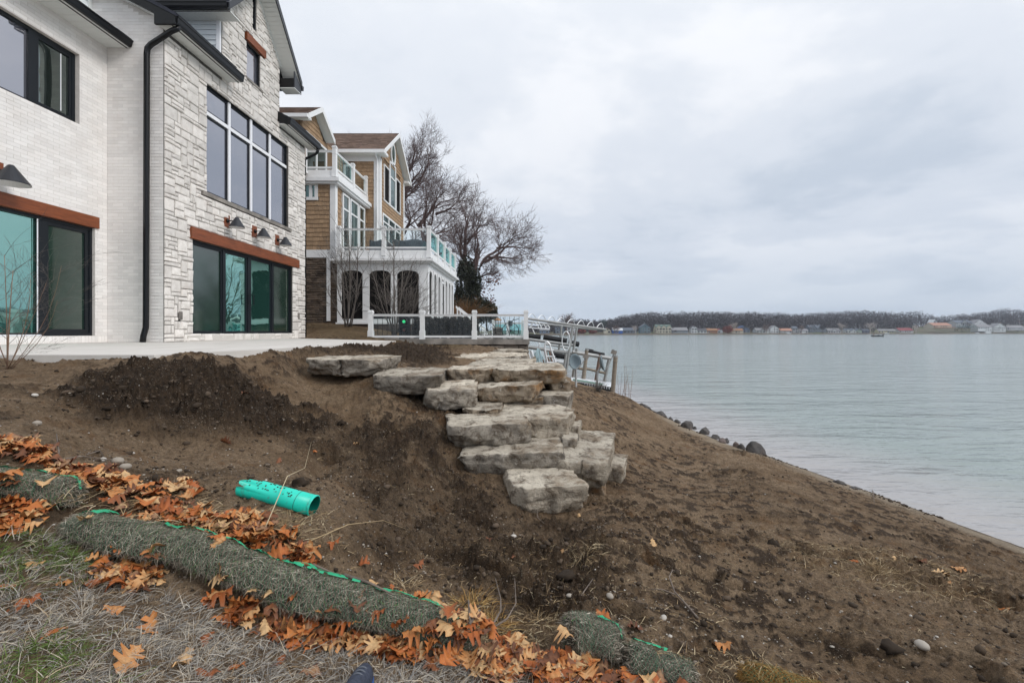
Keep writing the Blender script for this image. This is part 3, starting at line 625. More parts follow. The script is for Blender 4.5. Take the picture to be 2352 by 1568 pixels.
# near rake with its boxed end
m = MB(); yr = 10.74
m.prism([(-8.8, yr, 7.268), (-8.30, yr, 7.268), (-8.30, yr, 7.50), (-8.8, yr, 7.53)], (0, .06, 0)); m.prism([(-8.30, yr, 7.50), (-8.8, yr, 7.53), (-10.9, yr, 8.60), (-10.9, yr, 8.88)], (0, .06, 0)); m.build('rake_board', M['black'], house)
m = MB(); m.prism([(-8.75, yr + .06, 7.29), (-8.8, yr + .06, 7.525), (-10.9, yr + .06, 8.595), (-10.9, yr + .06, 8.57), (-8.86, yr + .06, 7.53), (-8.80, yr + .06, 7.29)], (0, .15, 0)); m.build('soffit', M['soffit'], house)
shingle_plane((-8.28, 10.72, 7.515), (-8.28, 12.98, 7.515), (-2.6, 0, 1.36), 14); shingle_plane((-8.28, 16.1, 7.515), (-8.28, 18.27, 7.515), (-2.6, 0, 1.36), 14)
m = MB(); m.prism([(-8.44, 15.93, 7.27), (-8.30, 15.93, 7.27), (-8.30, 15.93, 7.5), (-9.6, 15.93, 8.2), (-9.6, 15.93, 7.7)], (0, .05, 0)); m.build('rake_board', M['black'], house)
# gable bay above: side walls in lap siding, eaves, rakes
m = MB(); z = 7.3
while z < 8.86: m.prism([(-10.9, GY0, z), (-10.9, GY0 - .05, z), (-10.9, GY0 - .022, z + .145), (-10.9, GY0, z + .145)], (2.09, 0, 0)); z += .145
m.build('lap_siding', M['siding'], house); part('corner_trim', 'whitewin', house, ((-8.84, GY0 - .06, 7.3), (-8.735, GY0 + .004, 8.86)))
m = MB(); x = -10.9
while x < -8.2: m.box((x + .003, 12.56, 8.85), (min(x + .11, -8.2) - .003, GY0, 8.87)); x += .11
m.box((-10.9, 12.56, 8.862), (-8.2, GY0, 8.88)); m.build('soffit', M['soffit'], house)
m = MB(); pr = [(12.56, 8.86), (12.49, 8.86), (12.455, 8.93), (12.44, 9.04), (12.56, 9.04)]; m.prism([(-10.9, y, z) for y, z in pr], (2.68, 0, 0)); m.box((-10.9, 12.425, 9.015), (-8.215, 12.445, 9.05)); m.build('gutter', M['black'], house)
part('fascia', 'black', house, ((-10.9, 12.562, 8.845), (-8.2, 12.585, 9.06)))
for s in (-1, 1):
    e = GYM + s * 2.03; zt = 8.95; sl_ = 2.03 * 1.12
    m = MB(); m.prism([(-8.20, e, zt - .1), (-8.20, GYM, zt + sl_ - .1), (-8.20, GYM, zt + sl_ + .16), (-8.20, e, zt + .12)], (.035, 0, 0)); m.build('rake_board', M['bluefascia'], house)
    m = MB(); n = 24                                          # boards under the rake overhang
    for i in range(n):
        t0, t1 = i / n, (i + .93) / n; ya, yb = e + (GYM - e) * t0, e + (GYM - e) * t1; za, zb = zt - .09 + sl_ * t0, zt - .09 + sl_ * t1
        m.add([(SX - .02, ya, za), (SX - .02, yb, zb), (-8.2, yb, zb), (-8.2, ya, za), (SX - .02, ya, za + .03), (SX - .02, yb, zb + .03), (-8.2, yb, zb + .03), (-8.2, ya, za + .03)], [(0, 1, 2, 3), (4, 5, 6, 7), (0, 1, 5, 4), (2, 3, 7, 6)])
    m.add([(SX - .02, e, zt - .07), (SX - .02, GYM, zt - .07 + sl_), (-8.2, GYM, zt - .07 + sl_), (-8.2, e, zt - .07)], [(0, 1, 2, 3)]); m.build('soffit', M['soffit'], house)
    m = MB(); m.prism([(SX + .0, e - s * .45, zt + .33), (SX, GYM, zt + sl_ - .17), (SX, GYM, zt + sl_ - .07), (SX, e - s * .45, zt + .45)], (.05, 0, 0)); m.build('frieze_board', M['soffit'], house)
    shingle_plane((-8.19, e - s * 0, zt + .08) if s < 0 else (-8.19, e, zt + .08), (-11.5, e, zt + .08), (0, -s * 2.05, 2.05 * 1.12), 16)
m = MB(); m.box((SX, GY1, 8.60), (-8.2, 16.5, 8.62)); m.build('soffit', M['soffit'], house); part('fascia', 'black', house, ((SX + .0, GY1 + .002, 8.62), (-8.236, GY1 + .05, 8.95)))
m = MB(); m.prism([(-8.235, GY1 + .01, 8.61), (-8.235, 16.55, 8.61), (-8.235, 16.55, 8.85), (-8.235, GY1 + .01, 9.2)], (.034, 0, 0)); m.prism([(-11, 16.58, 8.78), (-11, 16.66, 8.80), (-11, 16.68, 8.96), (-11, 16.58, 8.96)], (2.83, 0, 0)); m.build('gutter', M['bluefascia'], house)
# downspouts
m = MB(); yd = 10.83
def square_tube(m, pts, w):
    m.tube(pts, w * .72, 4)
square_tube(m, [(-8.33, 10.9, 7.30), (-8.36, 10.86, 7.22), (-8.46, yd, 7.15), (-8.95, yd, 6.83), (-9.03, yd, 6.74), (-9.045, yd, 6.6), (-9.065, yd, .35), (-9.07, yd, .1), (-9.10, yd - .03, -.1), (-9.10, yd - .05, -.245)], .085)
m.build('downspout', M['black'], house, True)
m = MB(); square_tube(m, [(-8.33, 18.12, 7.30), (-8.34, 18.14, 7.18), (-8.42, 18.14, 7.08), (-8.74, 18.02, 6.86), (-8.8, 18.02, 6.8), (-8.8, 18.06, -.2)], .085); m.build('downspout', M['black'], house, True)
# ---- wall lamps
def wall_lamp(x, y, z, label, r=.205, h=.30, group='cone wall lamps'):
    t = thing('wall_lamp', label, 'lamp', (x, y, z), group)
    part('back_plate', 'cedar', t, ((x, y - .12, z - .19), (x + .05, y + .12, z + .17)))
    m = MB(); m.lathe((x + .05, y, z - .0), [(.058, 0), (.058, .03), (.03, .05)], 16, (1, 0, 0)); m.tube([(x + .06, y, z), (x + .30, y, z + .01)], .013, 8); m.build('arm', M['black'], t, True)
    m = MB(); c = (x + .33, y, z); m.lathe(c, [(.028, .10), (.045, .09), (r, -h + .12), (r, -h + .10)], 32, cap=False); m.lathe(c, [(.001, .105), (.028, .10)], 32, cap=False); m.build('lamp_shade', M['lamp'], t)
    m = MB(); m.lathe(c, [(.03, .085), (r - .008, -h + .11), (r - .004, -h + .10)], 32, cap=False); m.build('shade_lining', M['white'], t)
M['lamp'] = mat('lamp_paint', (0.016, 0.018, 0.024), rough=0.45, spec=0.5)
wall_lamp(SX, 13.2, 3.22, 'black cone wall lamp on cedar plate, nearest of three above the long beam'); wall_lamp(SX, 14.54, 3.21, 'black cone wall lamp on cedar plate, middle of three above the long beam'); wall_lamp(SX, 15.86, 3.20, 'black cone wall lamp on cedar plate, farthest of three above the long beam')
wall_lamp(BX, 8.62, 3.06, 'large black cone wall lamp on the white brick wall by the picture edge', .27, .36)
# ------------------------------------------------------------------ neighbouring house (tan shakes, white trim, screened porch)
M['shake'] = mat('tan_shake', (0.37, 0.245, 0.145), (0.285, 0.185, 0.108), 3, 0.8, 0.3, 60, rnd=0.30, stretch=(6, 6, 1))
M['shingle_n'] = mat('brown_shingle', (0.20, 0.130, 0.095), (0.125, 0.080, 0.060), 6, 0.9, 0.4, 50, rnd=0.5)
M['ledge'] = mat('ledge_stone', (0.145, 0.105, 0.075), (0.075, 0.055, 0.042), 5, 0.9, 0.5, 50, rnd=0.8)
M['greystone'] = mat('grey_wall_stone', (0.24, 0.20, 0.165), (0.12, 0.10, 0.085), 7, 0.9, 0.5, 50, rnd=0.6)
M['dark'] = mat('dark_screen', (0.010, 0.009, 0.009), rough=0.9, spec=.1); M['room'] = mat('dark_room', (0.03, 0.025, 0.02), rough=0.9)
nh = thing('house', 'tan shake-sided house with white balconies and arched screened porch', 'house', (-8, 25, .4))
def shakes(P, u0, u1, v0, v1, parent, ops=(), single=0, e=.205, w=.17, ok=None, stuff_name='shake_courses'):
    rest = MB(); v = v0; n = 0; r = 0
    while v < v1 - .03:
        t = min(v + e, v1); u = u0 - random.uniform(0, w)
        while u < u1:
            q = u + w * random.uniform(.7, 1.35); a, b = max(u, u0), min(q, u1); u = q
            if b - a < .03: continue
            c = ((a + b) / 2, (v + t) / 2)
            if any(o[0] - .02 < c[0] < o[1] + .02 and o[2] - .02 < c[1] < o[3] + .02 for o in ops): continue
            if ok and not ok(*c): continue
            dz = random.uniform(-.012, .012); a += .004; b -= .004; m = MB() if n < single else rest
            m.add([P(a, v + dz, .004), P(b, v + dz, .004), P(b, t + .03, 0), P(a, t + .03, 0), P(a, v + dz, .034), P(b, v + dz, .034), P(b, t + .03, .006), P(a, t + .03, .006)], [(0, 1, 5, 4), (4, 5, 6, 7), (0, 4, 7, 3), (1, 2, 6, 5)])
            if n < single: m.build('shake', M['shake'], parent)
            n += 1
        v += e; r += 1
    if rest.v: tag(rest.build(stuff_name, M['shake'], parent), kind='stuff')
def ledge(P, u0, u1, v0, v1, parent, mt='ledge', hs=(.07, .13), ws=(.2, .6), name='ledge_stones', single=0, dep=(.02, .07)):
    m0 = MB(); v = v0; n = 0
    while v < v1 - .01:
        t = min(v + random.uniform(*hs), v1); u = u0
        while u < u1 - .01:
            q = min(u + random.uniform(*ws), u1)
            if u1 - q < .08: q = u1
            V, Fs = stone_piece(P, u + .005, q - .005, v + .004, t - .004, random.uniform(*dep), .006)
            if n < single: MB().add(V, Fs).build('stone', M[mt], parent)
            else: m0.add(V, Fs)
            n += 1; u = q
        v = t
    if m0.v: tag(m0.build(name, M[mt], parent), kind='stuff')
YP = 21.0; XP = -4.56; XB = -8.95; YB = 21.2; XM = -8.2; YM = 25.4
# main masses (plain boxes behind the shakes)
m = MB(); m.box((-16, YB + .02, .2), (XB - .02, YM + 4, 7.1)); m.box((-16, YM + .02, 3), (XM - .02, 30.28, 10.0)); m.box((-16, 20.6, 7.1), (-10.25, 25.4, 9.7))
m.prism([(XM - .03, YM + .02, 10.0), (XM - .03, 27.9, 12.1), (XM - .03, 30.28, 10.0)], (-7, 0, 0)); m.prism([(-10.25, 20.6, 9.6), (-10.25, 21.85, 10.65), (-10.25, 23.0, 9.6)], (-5, 0, 0))
wall_n = m.build('wall', mat('wall_backing', (0.16, 0.10, 0.055), rough=.9), nh)
shakes(fy(YB), -11.2, XB - .22, 3.82, 7.05, wall_n, single=150, ops=[(-11.5, -9.72, 6.1, 7.1)])
shakes(fy(YM), -9.6, XM - .1, 3.8, 9.62, wall_n, single=150, w=.16)
sg = lambda y, z: z < 10.0 + 2.1 * (1 - abs(y - 27.9) / 2.5) - .15
GW = (26.0, 29.35, 7.45, 9.95); LW = (25.75, 29.4, 5.2, 6.75)
shakes(fx(XM), YM + .16, 30.25, 3.8, 12.0, wall_n, ops=[GW, LW, (27.35, 28.25, 10.25, 11.4)], ok=sg)
shakes(fx(XB), YB + .2, YM, 3.8, 7.0, wall_n, ops=[(YB + .75, YM - .1, 3.8, 6.9)])
shakes(fx(-10.25), 20.7, 25.3, 7.3, 10.6, wall_n, ops=[(21.0, 24.0, 7.3, 9.35)], ok=lambda y, z: z < 9.6 or z < 10.65 - abs(y - 21.85) * .88 - .1)
ledge(fy(YB), -11.2, -9.28, .3, 3.45, wall_n); ledge(fy(YB), -9.14, -8.72, .3, 3.45, wall_n)
tr = lambda *bx, nm='trim', mt='white': part(nm, mt, nh, *bx)
tr(((-11.3, YB - .06, 3.45), (-8.72, YB, 3.81)), nm='belt_board'); tr(((XB - .2, YB - .05, 3.81), (XB + .05, YB + .2, 7.0)), nm='corner_board'); tr(((-9.29, YB - .1, .5), (-9.13, YB - .02, 3.45)), nm='corner_board')
tr(((XM - .32, YM - .06, 3.8), (XM + .05, YM + .17, 9.7)), nm='corner_board'); tr(((XM - .1, 30.1, 3.8), (XM + .05, 30.33, 10)), nm='corner_board')
def win(P, u0, u1, v0, v1, name='window', glass='glass_n', mull=(), trans=(), tw=.10, label=None):
    w = part(name, 'white', nh, *frame_boxes(P, u0, u1, v0, v1, tw, -.02, .07), *[(P(u - tw / 2, v0 + tw, -.02), P(u + tw / 2, v1 - tw, .065)) for u in mull], *[(P(u0 + tw, v - .04, -.02), P(u1 - tw, v + .04, .055)) for v in trans])
    us = [u0 + tw] + [q for u in mull for q in (u - tw / 2, u + tw / 2)] + [u1 - tw]; vs_ = [v0 + tw] + [q for v in trans for q in (v - .04, v + .04)] + [v1 - tw]
    for i in range(0, len(us), 2):
        for j in range(0, len(vs_), 2): part('pane', glass if not isinstance(glass, (list, tuple)) else glass[i // 2], w, (P(us[i], vs_[j], .015), P(us[i + 1], vs_[j + 1], .02)))
    if label: w['label'] = label
    return w
win(fy(YB), -10.75, -9.72, 6.12, 6.95, tw=.14, trans=(), mull=(-10.05,))
win(fx(XB), YB + .8, YB + 1.65, 3.9, 6.75, trans=(6.0,), glass='glass_dark'); win(fx(XB), YB + 1.75, YB + 2.85, 3.9, 6.75, trans=(6.0,)); win(fx(XB), YB + 2.95, YB + 3.8, 3.9, 6.75, trans=(6.0,), glass='glass_dark')
win(fx(XM), 26.0, 27.05, 7.5, 9.6, glass='dark', tw=.07); win(fx(XM), 27.1, 28.3, 7.5, 10.2, trans=(9.3,)); win(fx(XM), 28.35, 29.35, 7.5, 9.6, glass='dark', tw=.07)
win(fx(XM), 25.75, 29.4, 5.2, 6.75, mull=(26.9, 28.2), trans=(6.3,))
m = MB(); P = fx(XM)
ov = lambda k, r: [(27.8 + r * .36 * math.cos(2 * math.pi * i / k), 10.82 + r * .55 * math.sin(2 * math.pi * i / k)) for i in range(k)]
a, b_ = ov(28, 1.3), ov(28, .95)
for i in range(28):
    j = (i + 1) % 28; m.prism([P(*a[i]), P(*a[j]), P(*b_[j]), P(*b_[i])], (.07, 0, 0))
w = m.build('oval_window', M['white'], nh); m = MB(); m.prism([P(*q) for q in b_], (.03, 0, 0)); m.build('pane', M['glass_n'], w)
win(fx(-10.25), 21.0, 23.2, 7.35, 9.3, mull=(22.1,), glass='glass_dark'); win(fy(YM - .0), -10.2, -9.7, 7.3, 9.3, tw=.1)
w = win(fy(20.62 + .0), -12.4, -10.3, 7.3, 9.2, mull=(-11.35,), glass='glass_n')
# roofs
shingle_plane((-17, 25.0, 10.0), (XM + .38, 25.0, 10.0), (0, 2.9, 2.12), 16, 'roof', 'shingle_n', nh, .03, .35); shingle_plane((XM + .38, 30.75, 10.0), (-17, 30.75, 10.0), (0, -2.85, 2.12), 10, 'roof', 'shingle_n', nh, .03, .4)
shingle_plane((-17, 20.4, 9.75), (-9.82, 20.4, 9.75), (0, 1.42, .98), 9, 'roof', 'shingle_n', nh, .03, .35); shingle_plane((-9.82, 23.25, 9.75), (-17, 23.25, 9.75), (0, -1.43, .98), 7, 'roof', 'shingle_n', nh, .03, .4)
def rake(x, y0, z0, y1, z1, t=.2, wd_=.45):
    m = MB(); m.prism([(x, y0, z0 - t), (x, y1, z1 - t), (x, y1, z1 + .04), (x, y0, z0 + .04)], (.04, 0, 0)); m.build('rake_board', M['white'], nh)
    m = MB(); m.prism([(x - .005, y0, z0 - t + .08), (x - .005, y1, z1 - t + .08), (x - .005, y1, z1 - t + .11), (x - .005, y0, z0 - t + .11)], (-wd_, 0, 0)); m.build('soffit', M['soffit'], nh)
rake(XM + .38, 25.0, 10.0, 27.9, 12.12); rake(XM + .38, 30.75, 10.0, 27.9, 12.12); rake(-9.82, 20.4, 9.75, 21.82, 10.73); rake(-9.82, 23.25, 9.75, 21.82, 10.73)
tr(((-17, 24.9, 9.82), (XM + .40, 25.0, 10.0)), ((XM - .1, 25.0, 9.84), (XM + .38, 25.7, 9.98)), nm='gutter'); tr(((XM - .1, 30.1, 9.84), (XM + .38, 30.75, 9.98)), nm='gutter'); tr(((-17, 25.0, 9.80), (XM + .36, YM, 9.83)), nm='soffit', mt='soffit'); tr(((-17, YM - .05, 9.5), (XM + .05, YM - .0, 9.80)), nm='frieze_board')
tr(((-17, 20.3, 9.60), (-9.80, 20.4, 9.76)), ((-10.2, 20.4, 9.62), (-9.82, 20.75, 9.72)), nm='gutter'); tr(((-17, 20.4, 9.58), (-9.84, 20.62, 9.61)), nm='soffit', mt='soffit')
m = MB(); m.tube([(XM - .12, 25.0, 9.85), (XM - .12, 25.1, 9.72), (XM - .12, YM - .1, 9.6), (XM - .12, YM - .1, 3.9)], .05, 8); m.build('downspout', M['white'], nh)
# upper balcony over the bay
tr(((-12, YB - .28, 6.95), (XB + .3, YM, 7.12)), ((-12, YB - .2, 6.85), (XB + .22, YM, 6.95)), nm='cornice'); tr(((-12, YB - .06, 7.12), (XB + .06, YM, 7.5)), nm='balcony_rim')
def post(x, y, z0, z1, parent, w=.17, corbel=True, col='white'):
    m = MB(); m.box((x - w / 2, y - w / 2, z0), (x + w / 2, y + w / 2, z1)); m.box((x - w * .62, y - w * .62, z0), (x + w * .62, y + w * .62, z0 + .32)); m.box((x - w * .55, y - w * .55, z1 - .28), (x + w * .55, y + w * .55, z1 - .25))
    o = m.build('post', M[col], parent)
    m = MB(); m.box((x - w * .62, y - w * .62, z1), (x + w * .62, y + w * .62, z1 + .05)); m.prism([(x - w * .5, y - w * .5, z1 + .05), (x + w * .5, y - w * .5, z1 + .05), (x + w * .5, y + w * .5, z1 + .05), (x - w * .5, y + w * .5, z1 + .05)], (0, 0, .05)); m.build('cap', M[col], o); return o
def rail(P, u0, u1, zt, zb, parent, glass='rail_glass', bal=0, h=.06):
    part('rail', 'white', parent, (P(u0, zt - h, -.04), P(u1, zt, .04)), (P(u0, zt, -.055), P(u1, zt + .025, .055))); part('rail', 'white', parent, (P(u0, zb - .02, -.035), P(u1, zb + h, .035)))
    if bal:
        m = MB(); n = int((u1 - u0) / bal)
        for i in range(1, n): u = u0 + (u1 - u0) * i / n; m.box(P(u - .035, zb + h, -.006), P(u + .035, zt - h, .006))
        tag(m.build('baluster', M['teal_glass'], parent))
    elif glass: part('glass_panel', glass, parent, (P(u0 + .02, zb + h + .01, -.004), P(u1 - .02, zt - h - .01, .004)))
def balusters(P, u0, u1, z0, z1, parent, step=.12):
    n = int((u1 - u0) / step)
    for i in range(1, n):
        u = u0 + (u1 - u0) * i / n; m = MB(); m.box(P(u - .006, z0, -.006), P(u + .006, z1, .006)); m.build('baluster', M['black'], parent)
rb = part('railing', 'white', nh, ((-12, YB - .04, 7.50), (XB, YB + .0, 7.53)), label='upper balcony railing with teal glass balusters')
for x, y in ((XB, YB), (XB, 23.4), (XB, YM - .1)): post(x, y, 7.2, 8.55, rb)
rail(fy(YB), -12, XB - .1, 8.42, 7.62, rb, None); rail(fx(XB), YB + .1, 23.3, 8.42, 7.62, rb, None, .17); rail(fx(XB), 23.5, YM - .2, 8.42, 7.62, rb)
# screened porch with arches
def arch_wall(P, u0, u1, v0, v1, arches, name, dep=.14, seg=10):
    """wall sheet with arched openings, each (u0, u1, sill, spring, crown)"""
    m = MB(); us = [u0]
    for a in arches: us += [a[0], a[1]]
    us.append(u1)
    for i in range(0, len(us), 2): m.box(P(us[i], v0, 0), P(us[i + 1], v1, -dep))
    for a, b, s, sp, cr in arches:
        m.box(P(a, v0, 0), P(b, s, -dep)); pts = [(a + (b - a) * k / seg, sp + (cr - sp) * math.sqrt(max(0, 1 - (2 * k / seg - 1) ** 2))) for k in range(seg + 1)]
        for p, q in zip(pts[:-1], pts[1:]): m.prism([P(p[0], p[1]), P(q[0], q[1]), P(q[0], v1), P(p[0], v1)], Vector(P(0, 0, -dep)) - Vector(P(0, 0, 0)))
    return m.build(name, M['white'], nh)
PF = fy(YP); PS = fx(XP)
fr = [(-8.57, -7.58, .60, 2.66, 2.84), (-7.28, -6.28, .60, 2.66, 2.84), (-6.0, -4.99, .60, 2.66, 2.84)]
si = [(21.3 + i * 1.03, 22.0 + i * 1.03, .52, 2.62, 2.86) for i in range(7)]
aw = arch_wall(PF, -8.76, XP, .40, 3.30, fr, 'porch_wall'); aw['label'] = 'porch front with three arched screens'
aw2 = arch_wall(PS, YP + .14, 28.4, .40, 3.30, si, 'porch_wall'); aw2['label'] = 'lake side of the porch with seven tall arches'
for P_, L, dd in ((PF, fr, aw), (PS, si, aw2)):
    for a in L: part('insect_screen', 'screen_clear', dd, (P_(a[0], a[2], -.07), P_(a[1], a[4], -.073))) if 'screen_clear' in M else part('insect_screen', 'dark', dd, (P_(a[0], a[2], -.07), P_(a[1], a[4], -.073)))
for x0, x1 in ((-7.58, -7.28), (-6.28, -6.0)):
    for z in (2.1, 1.0): part('trim', 'white', nh, (PF(x0 - .01, z - .02, .0), PF(x1 + .01, z + .02, .025)))
part('trim', 'white', nh, (PF(-4.95, 2.45, 0), PF(-4.7, 2.9, .012)), (PF(-4.95, 2.02, 0), PF(-4.7, 2.40, .012)), (PF(-4.95, .6, 0), PF(-4.7, 1.98, .012)))
for k in range(6):
    m = MB(); u = 22.165 + k * 1.03; m.tube([PS(u, .5, .03), PS(u, 2.95, .03)], .03, 6); m.build('pilaster', M['white'], nh)
d = part('porch_door', 'white', nh, *frame_boxes(PS, 24.36, 25.12, .5, 2.7, .1, -.05, .03)); part('pane', 'dark', d, (PS(24.46, .9, -.02), PS(25.02, 2.5, -.01))); m = MB(); m.lathe(PS(24.42, 1.5, .03), [(.03, 0), (.03, .05)], 8, (1, 0, 0)); m.build('handle', M['black'], d)
tr(((-8.8, YP - .07, .36), (XP + .07, YP + .2, .44)), ((XP - .2, YP, .36), (XP + .07, 28.4, .44)), nm='porch_sill')
tr(((-8.9, YP - .14, 3.16), (XP + .14, YP + .1, 3.24)), ((XP - .1, YP, 3.16), (XP + .14, 28.5, 3.24)), ((-8.95, YP - .28, 3.24), (XP + .28, 28.6, 3.36)), nm='cornice')
tr(((-8.8, YP - .06, 3.36), (XP + .06, 28.5, 3.74)), nm='deck_rim')
fnd = part('porch_foundation', 'greystone', nh, ((-8.7, YP + .05, -.5), (XP - .05, 28.3, .36))); ledge(fy(YP + .05), -8.7, XP - .05, -.45, .35, fnd, 'ledge', (.1, .17), (.3, .7), dep=(.02, .05))
rb = part('railing', 'white', nh, ((-8.76, YP - .02, 3.74), (XP, YP + .02, 3.77)), label='porch roof deck railing with glass panels')
for x in (-8.67, -6.59): post(x, YP, 3.5, 4.78, rb)
ysd = [21.0, 22.88, 24.76, 26.64, 28.5]
for y in ysd: post(XP + .04, y, 3.42, 4.78, rb)
rail(PF, -8.57, -6.69, 4.74, 3.86, rb, 'rail_glass'); rail(PF, -6.49, XP - .08, 4.74, 3.86, rb, 'rail_glass')
for a, b in zip(ysd[:-1], ysd[1:]): rail(fx(XP + .04), a + .1, b - .1, 4.74, 3.86, rb, 'teal_glass')
# things on the porch roof deck and in the porch
M['cover'] = mat('grey_cover', (0.075, 0.095, 0.11), (0.04, 0.05, 0.06), 5, 0.5, 0.6, 9, stretch=(3, 3, 1))
def covered(x0, x1, y0, y1, z0, z1, name, label, cat, group=None):
    t = tag(None or bpy.data.objects.new('tmp', None)) if False else None
    bm = bmesh.new(); bmesh.ops.create_cube(bm, size=1); bmesh.ops.subdivide_edges(bm, edges=bm.edges[:], cuts=7, use_grid_fill=True)
    for v in bm.verts:
        q = v.co.copy(); k = 1 + .06 * (.5 - q.z); w_ = .05 * math.sin(q.x * 31 + q.z * 5) * (.6 - q.z)
        v.co = Vector(((x0 + x1) / 2 + q.x * (x1 - x0) * k, (y0 + y1) / 2 + q.y * (y1 - y0) * k + w_ * .6, z0 + (q.z + .5) * (z1 - z0) + (.04 * math.sin(q.x * 9) if q.z > .4 else 0)))
    me = bpy.data.meshes.new(name); bm.to_mesh(me); bm.free(); me.materials.append(M['cover'])
    me.polygons.foreach_set('use_smooth', np.ones(len(me.polygons), dtype=bool)); return tag(obj(name, me), label, cat, group)
covered(-6.45, -4.95, 22.0, 23.0, 3.76, 4.45, 'covered_sofa', 'long grey-covered sofa on the porch roof deck', 'covered sofa')
covered(-7.6, -6.75, 22.0, 23.0, 3.76, 4.42, 'covered_grill', 'black covered grill behind the left glass panel on the porch roof', 'covered grill')
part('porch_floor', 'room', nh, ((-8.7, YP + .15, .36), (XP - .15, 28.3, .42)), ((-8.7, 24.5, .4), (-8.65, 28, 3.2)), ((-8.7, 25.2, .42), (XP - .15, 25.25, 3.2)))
m = MB(); m.lathe((-5.2, 21.35, .44), [(.14, 0), (.24, .35), (.26, .45), (.2, .45)], 16); tag(m.build('planter', mat('red_paint', (0.45, 0.06, 0.02), rough=.5)), 'red planter standing inside the third porch arch', 'planter')
m = MB(); m.prism([(XP + .1, 28.6, 1.5), (XP + .1, 28.6, 1.65), (-2.6, 29.2, .12), (-2.6, 29.2, -.05)], (0, .12, 0)); m.prism([(XP + .1, 29.8, 1.5), (XP + .1, 29.8, 1.65), (-2.6, 29.8, .12), (-2.6, 29.8, -.05)], (0, .12, 0))
st_ = m.build('porch_stair', M['white']); tag(st_, 'white sloping stair rail beyond the porch', 'stair')
for k in range(7):
    f = k / 7; part('step', 'white', st_, ((XP + .15 + f * 1.8, 28.75, 1.0 - f * 1.3 - .05), (XP + .45 + f * 1.8, 29.8, 1.0 - f * 1.3)))
for y in (28.66, 29.86):
    m = MB()
    for f in (.05, .35, .65, .97): x = XP + .1 + f * 1.86; m.box((x - .04, y - .04, -.6), (x + .04, y + .04, 1.52 - f * 1.5))
    m.build('stair_post', M['white'], st_)

# ------------------------------------------------------------------ terrace: cap, retaining wall, white fence, things on it
b = MB(); b.box((-5.8, 16.42, -.45), (.10, 28.6, -.27)); tag(b.build('terrace', M['concrete_old']), kind='structure')
rw = thing('retaining_wall', 'dark stone retaining wall under the white fence', 'wall', (-2.5, 16.5, -1)); b = MB(); b.box((-5.7, 16.56, -2.2), (.0, 16.9, -.45)); b.box((-.15, 16.9, -2.4), (.0, 28, -.45)); b.build('wall_core', M['dark'], rw)
ledge(fy(16.56), -4.2, .02, -1.35, -.455, rw, 'greystone', (.09, .14), (.22, .62), single=120, dep=(.03, .08)); ledge(fx(0), 16.6, 27, -2.4, -.455, rw, 'greystone', (.1, .16), (.3, .7), dep=(.03, .07))
fn = thing('patio_fence', 'low white fence with glass panels along the neighbouring terrace', 'fence', (-2.8, 16.6, -.27))
fxs = [-5.69, -3.81, -1.91, -.03]
for x in fxs: post(x, 16.6, -.27, .69, fn, .15)
for a, b in zip(fxs[:-1], fxs[1:]):
    rail(fy(16.6), a + .08, b - .08, .62, -.19, fn, 'rail_glass', h=.055)
for a, b in zip(fxs[:-1], fxs[1:]): balusters(fy(16.6), a + .08, b - .08, -.13, .565, fn, .17)
ff = thing('glass_fence', 'teal glass fence on the far edge of the terrace', 'fence', (-.9, 26, -.27))
for x in (-1.95, -1.1, -.25): post(x, 26.5, -.27, .60, ff, .13)
for a, b in ((-1.95, -1.1), (-1.1, -.25)): rail(fy(26.5), a + .07, b - .07, .52, -.2, ff, 'teal_glass')
for y in (18.6, 20.6, 22.6, 24.6, 26.5): post(-.03, y, -.27, .66, ff, .13)
for a, b in ((16.7, 18.5), (18.7, 20.5), (20.7, 22.5), (22.7, 24.5), (24.7, 26.4)): rail(fx(-.03), a, b, .58, -.2, ff, 'teal_glass')
# stone pillar with lantern
pl = thing('stone_pillar', 'short stone pillar behind the third fence panel', 'pillar', (-1.12, 17.6, -.27)); b = MB(); b.box((-1.3, 17.45, -.27), (-.94, 17.8, .12)); b.build('pillar_core', M['dark'], pl); ledge(fy(17.45), -1.3, -.94, -.27, .12, pl, 'greystone', (.07, .1), (.12, .25), single=40, dep=(.02, .04)); part('cap', 'concrete_old', pl, ((-1.33, 17.4, .12), (-.91, 17.83, .16)))
lt = thing('lantern', 'small coppery lantern standing on the stone pillar', 'lantern', (-1.12, 17.6, .16)); M['copper'] = mat('copper', (0.28, 0.14, 0.06), rough=.4, metal=.6)
b = MB(); [b.box((-1.22 + i * .065 - .006, 17.5, .18), (-1.22 + i * .065 + .006, 17.512, .44)) for i in range(4)]; [b.box((-1.22 + i * .065 - .006, 17.69, .18), (-1.22 + i * .065 + .006, 17.702, .44)) for i in range(4)]; b.box((-1.24, 17.49, .16), (-1.0, 17.71, .185)); b.build('cage', M['copper'], lt)
b = MB(); b.lathe((-1.12, 17.6, .44), [(.16, 0), (.15, .03), (.04, .10)], 12); b.build('cap', M['copper'], lt)
def spoked(x, y, z, r, label):
    t = thing('wagon_wheel', label, 'wheel', (x, y, z - r), 'spoked wheels on the terrace'); b = MB(); n = 28
    b.tube([(x + r * math.cos(2 * math.pi * i / n), y, z + r * math.sin(2 * math.pi * i / n)) for i in range(n + 1)], .014, 6, False); b.build('rim', M['black'], t)
    for i in range(10): a = 2 * math.pi * i / 10; b = MB(); b.tube([(x, y, z), (x + r * math.cos(a), y, z + r * math.sin(a))], .008, 5); b.build('spoke', M['black'], t)
    b = MB(); b.lathe((x, y - .05, z), [(.04, 0), (.04, .1)], 10, (0, 1, 0)); b.build('hub', M['black'], t)
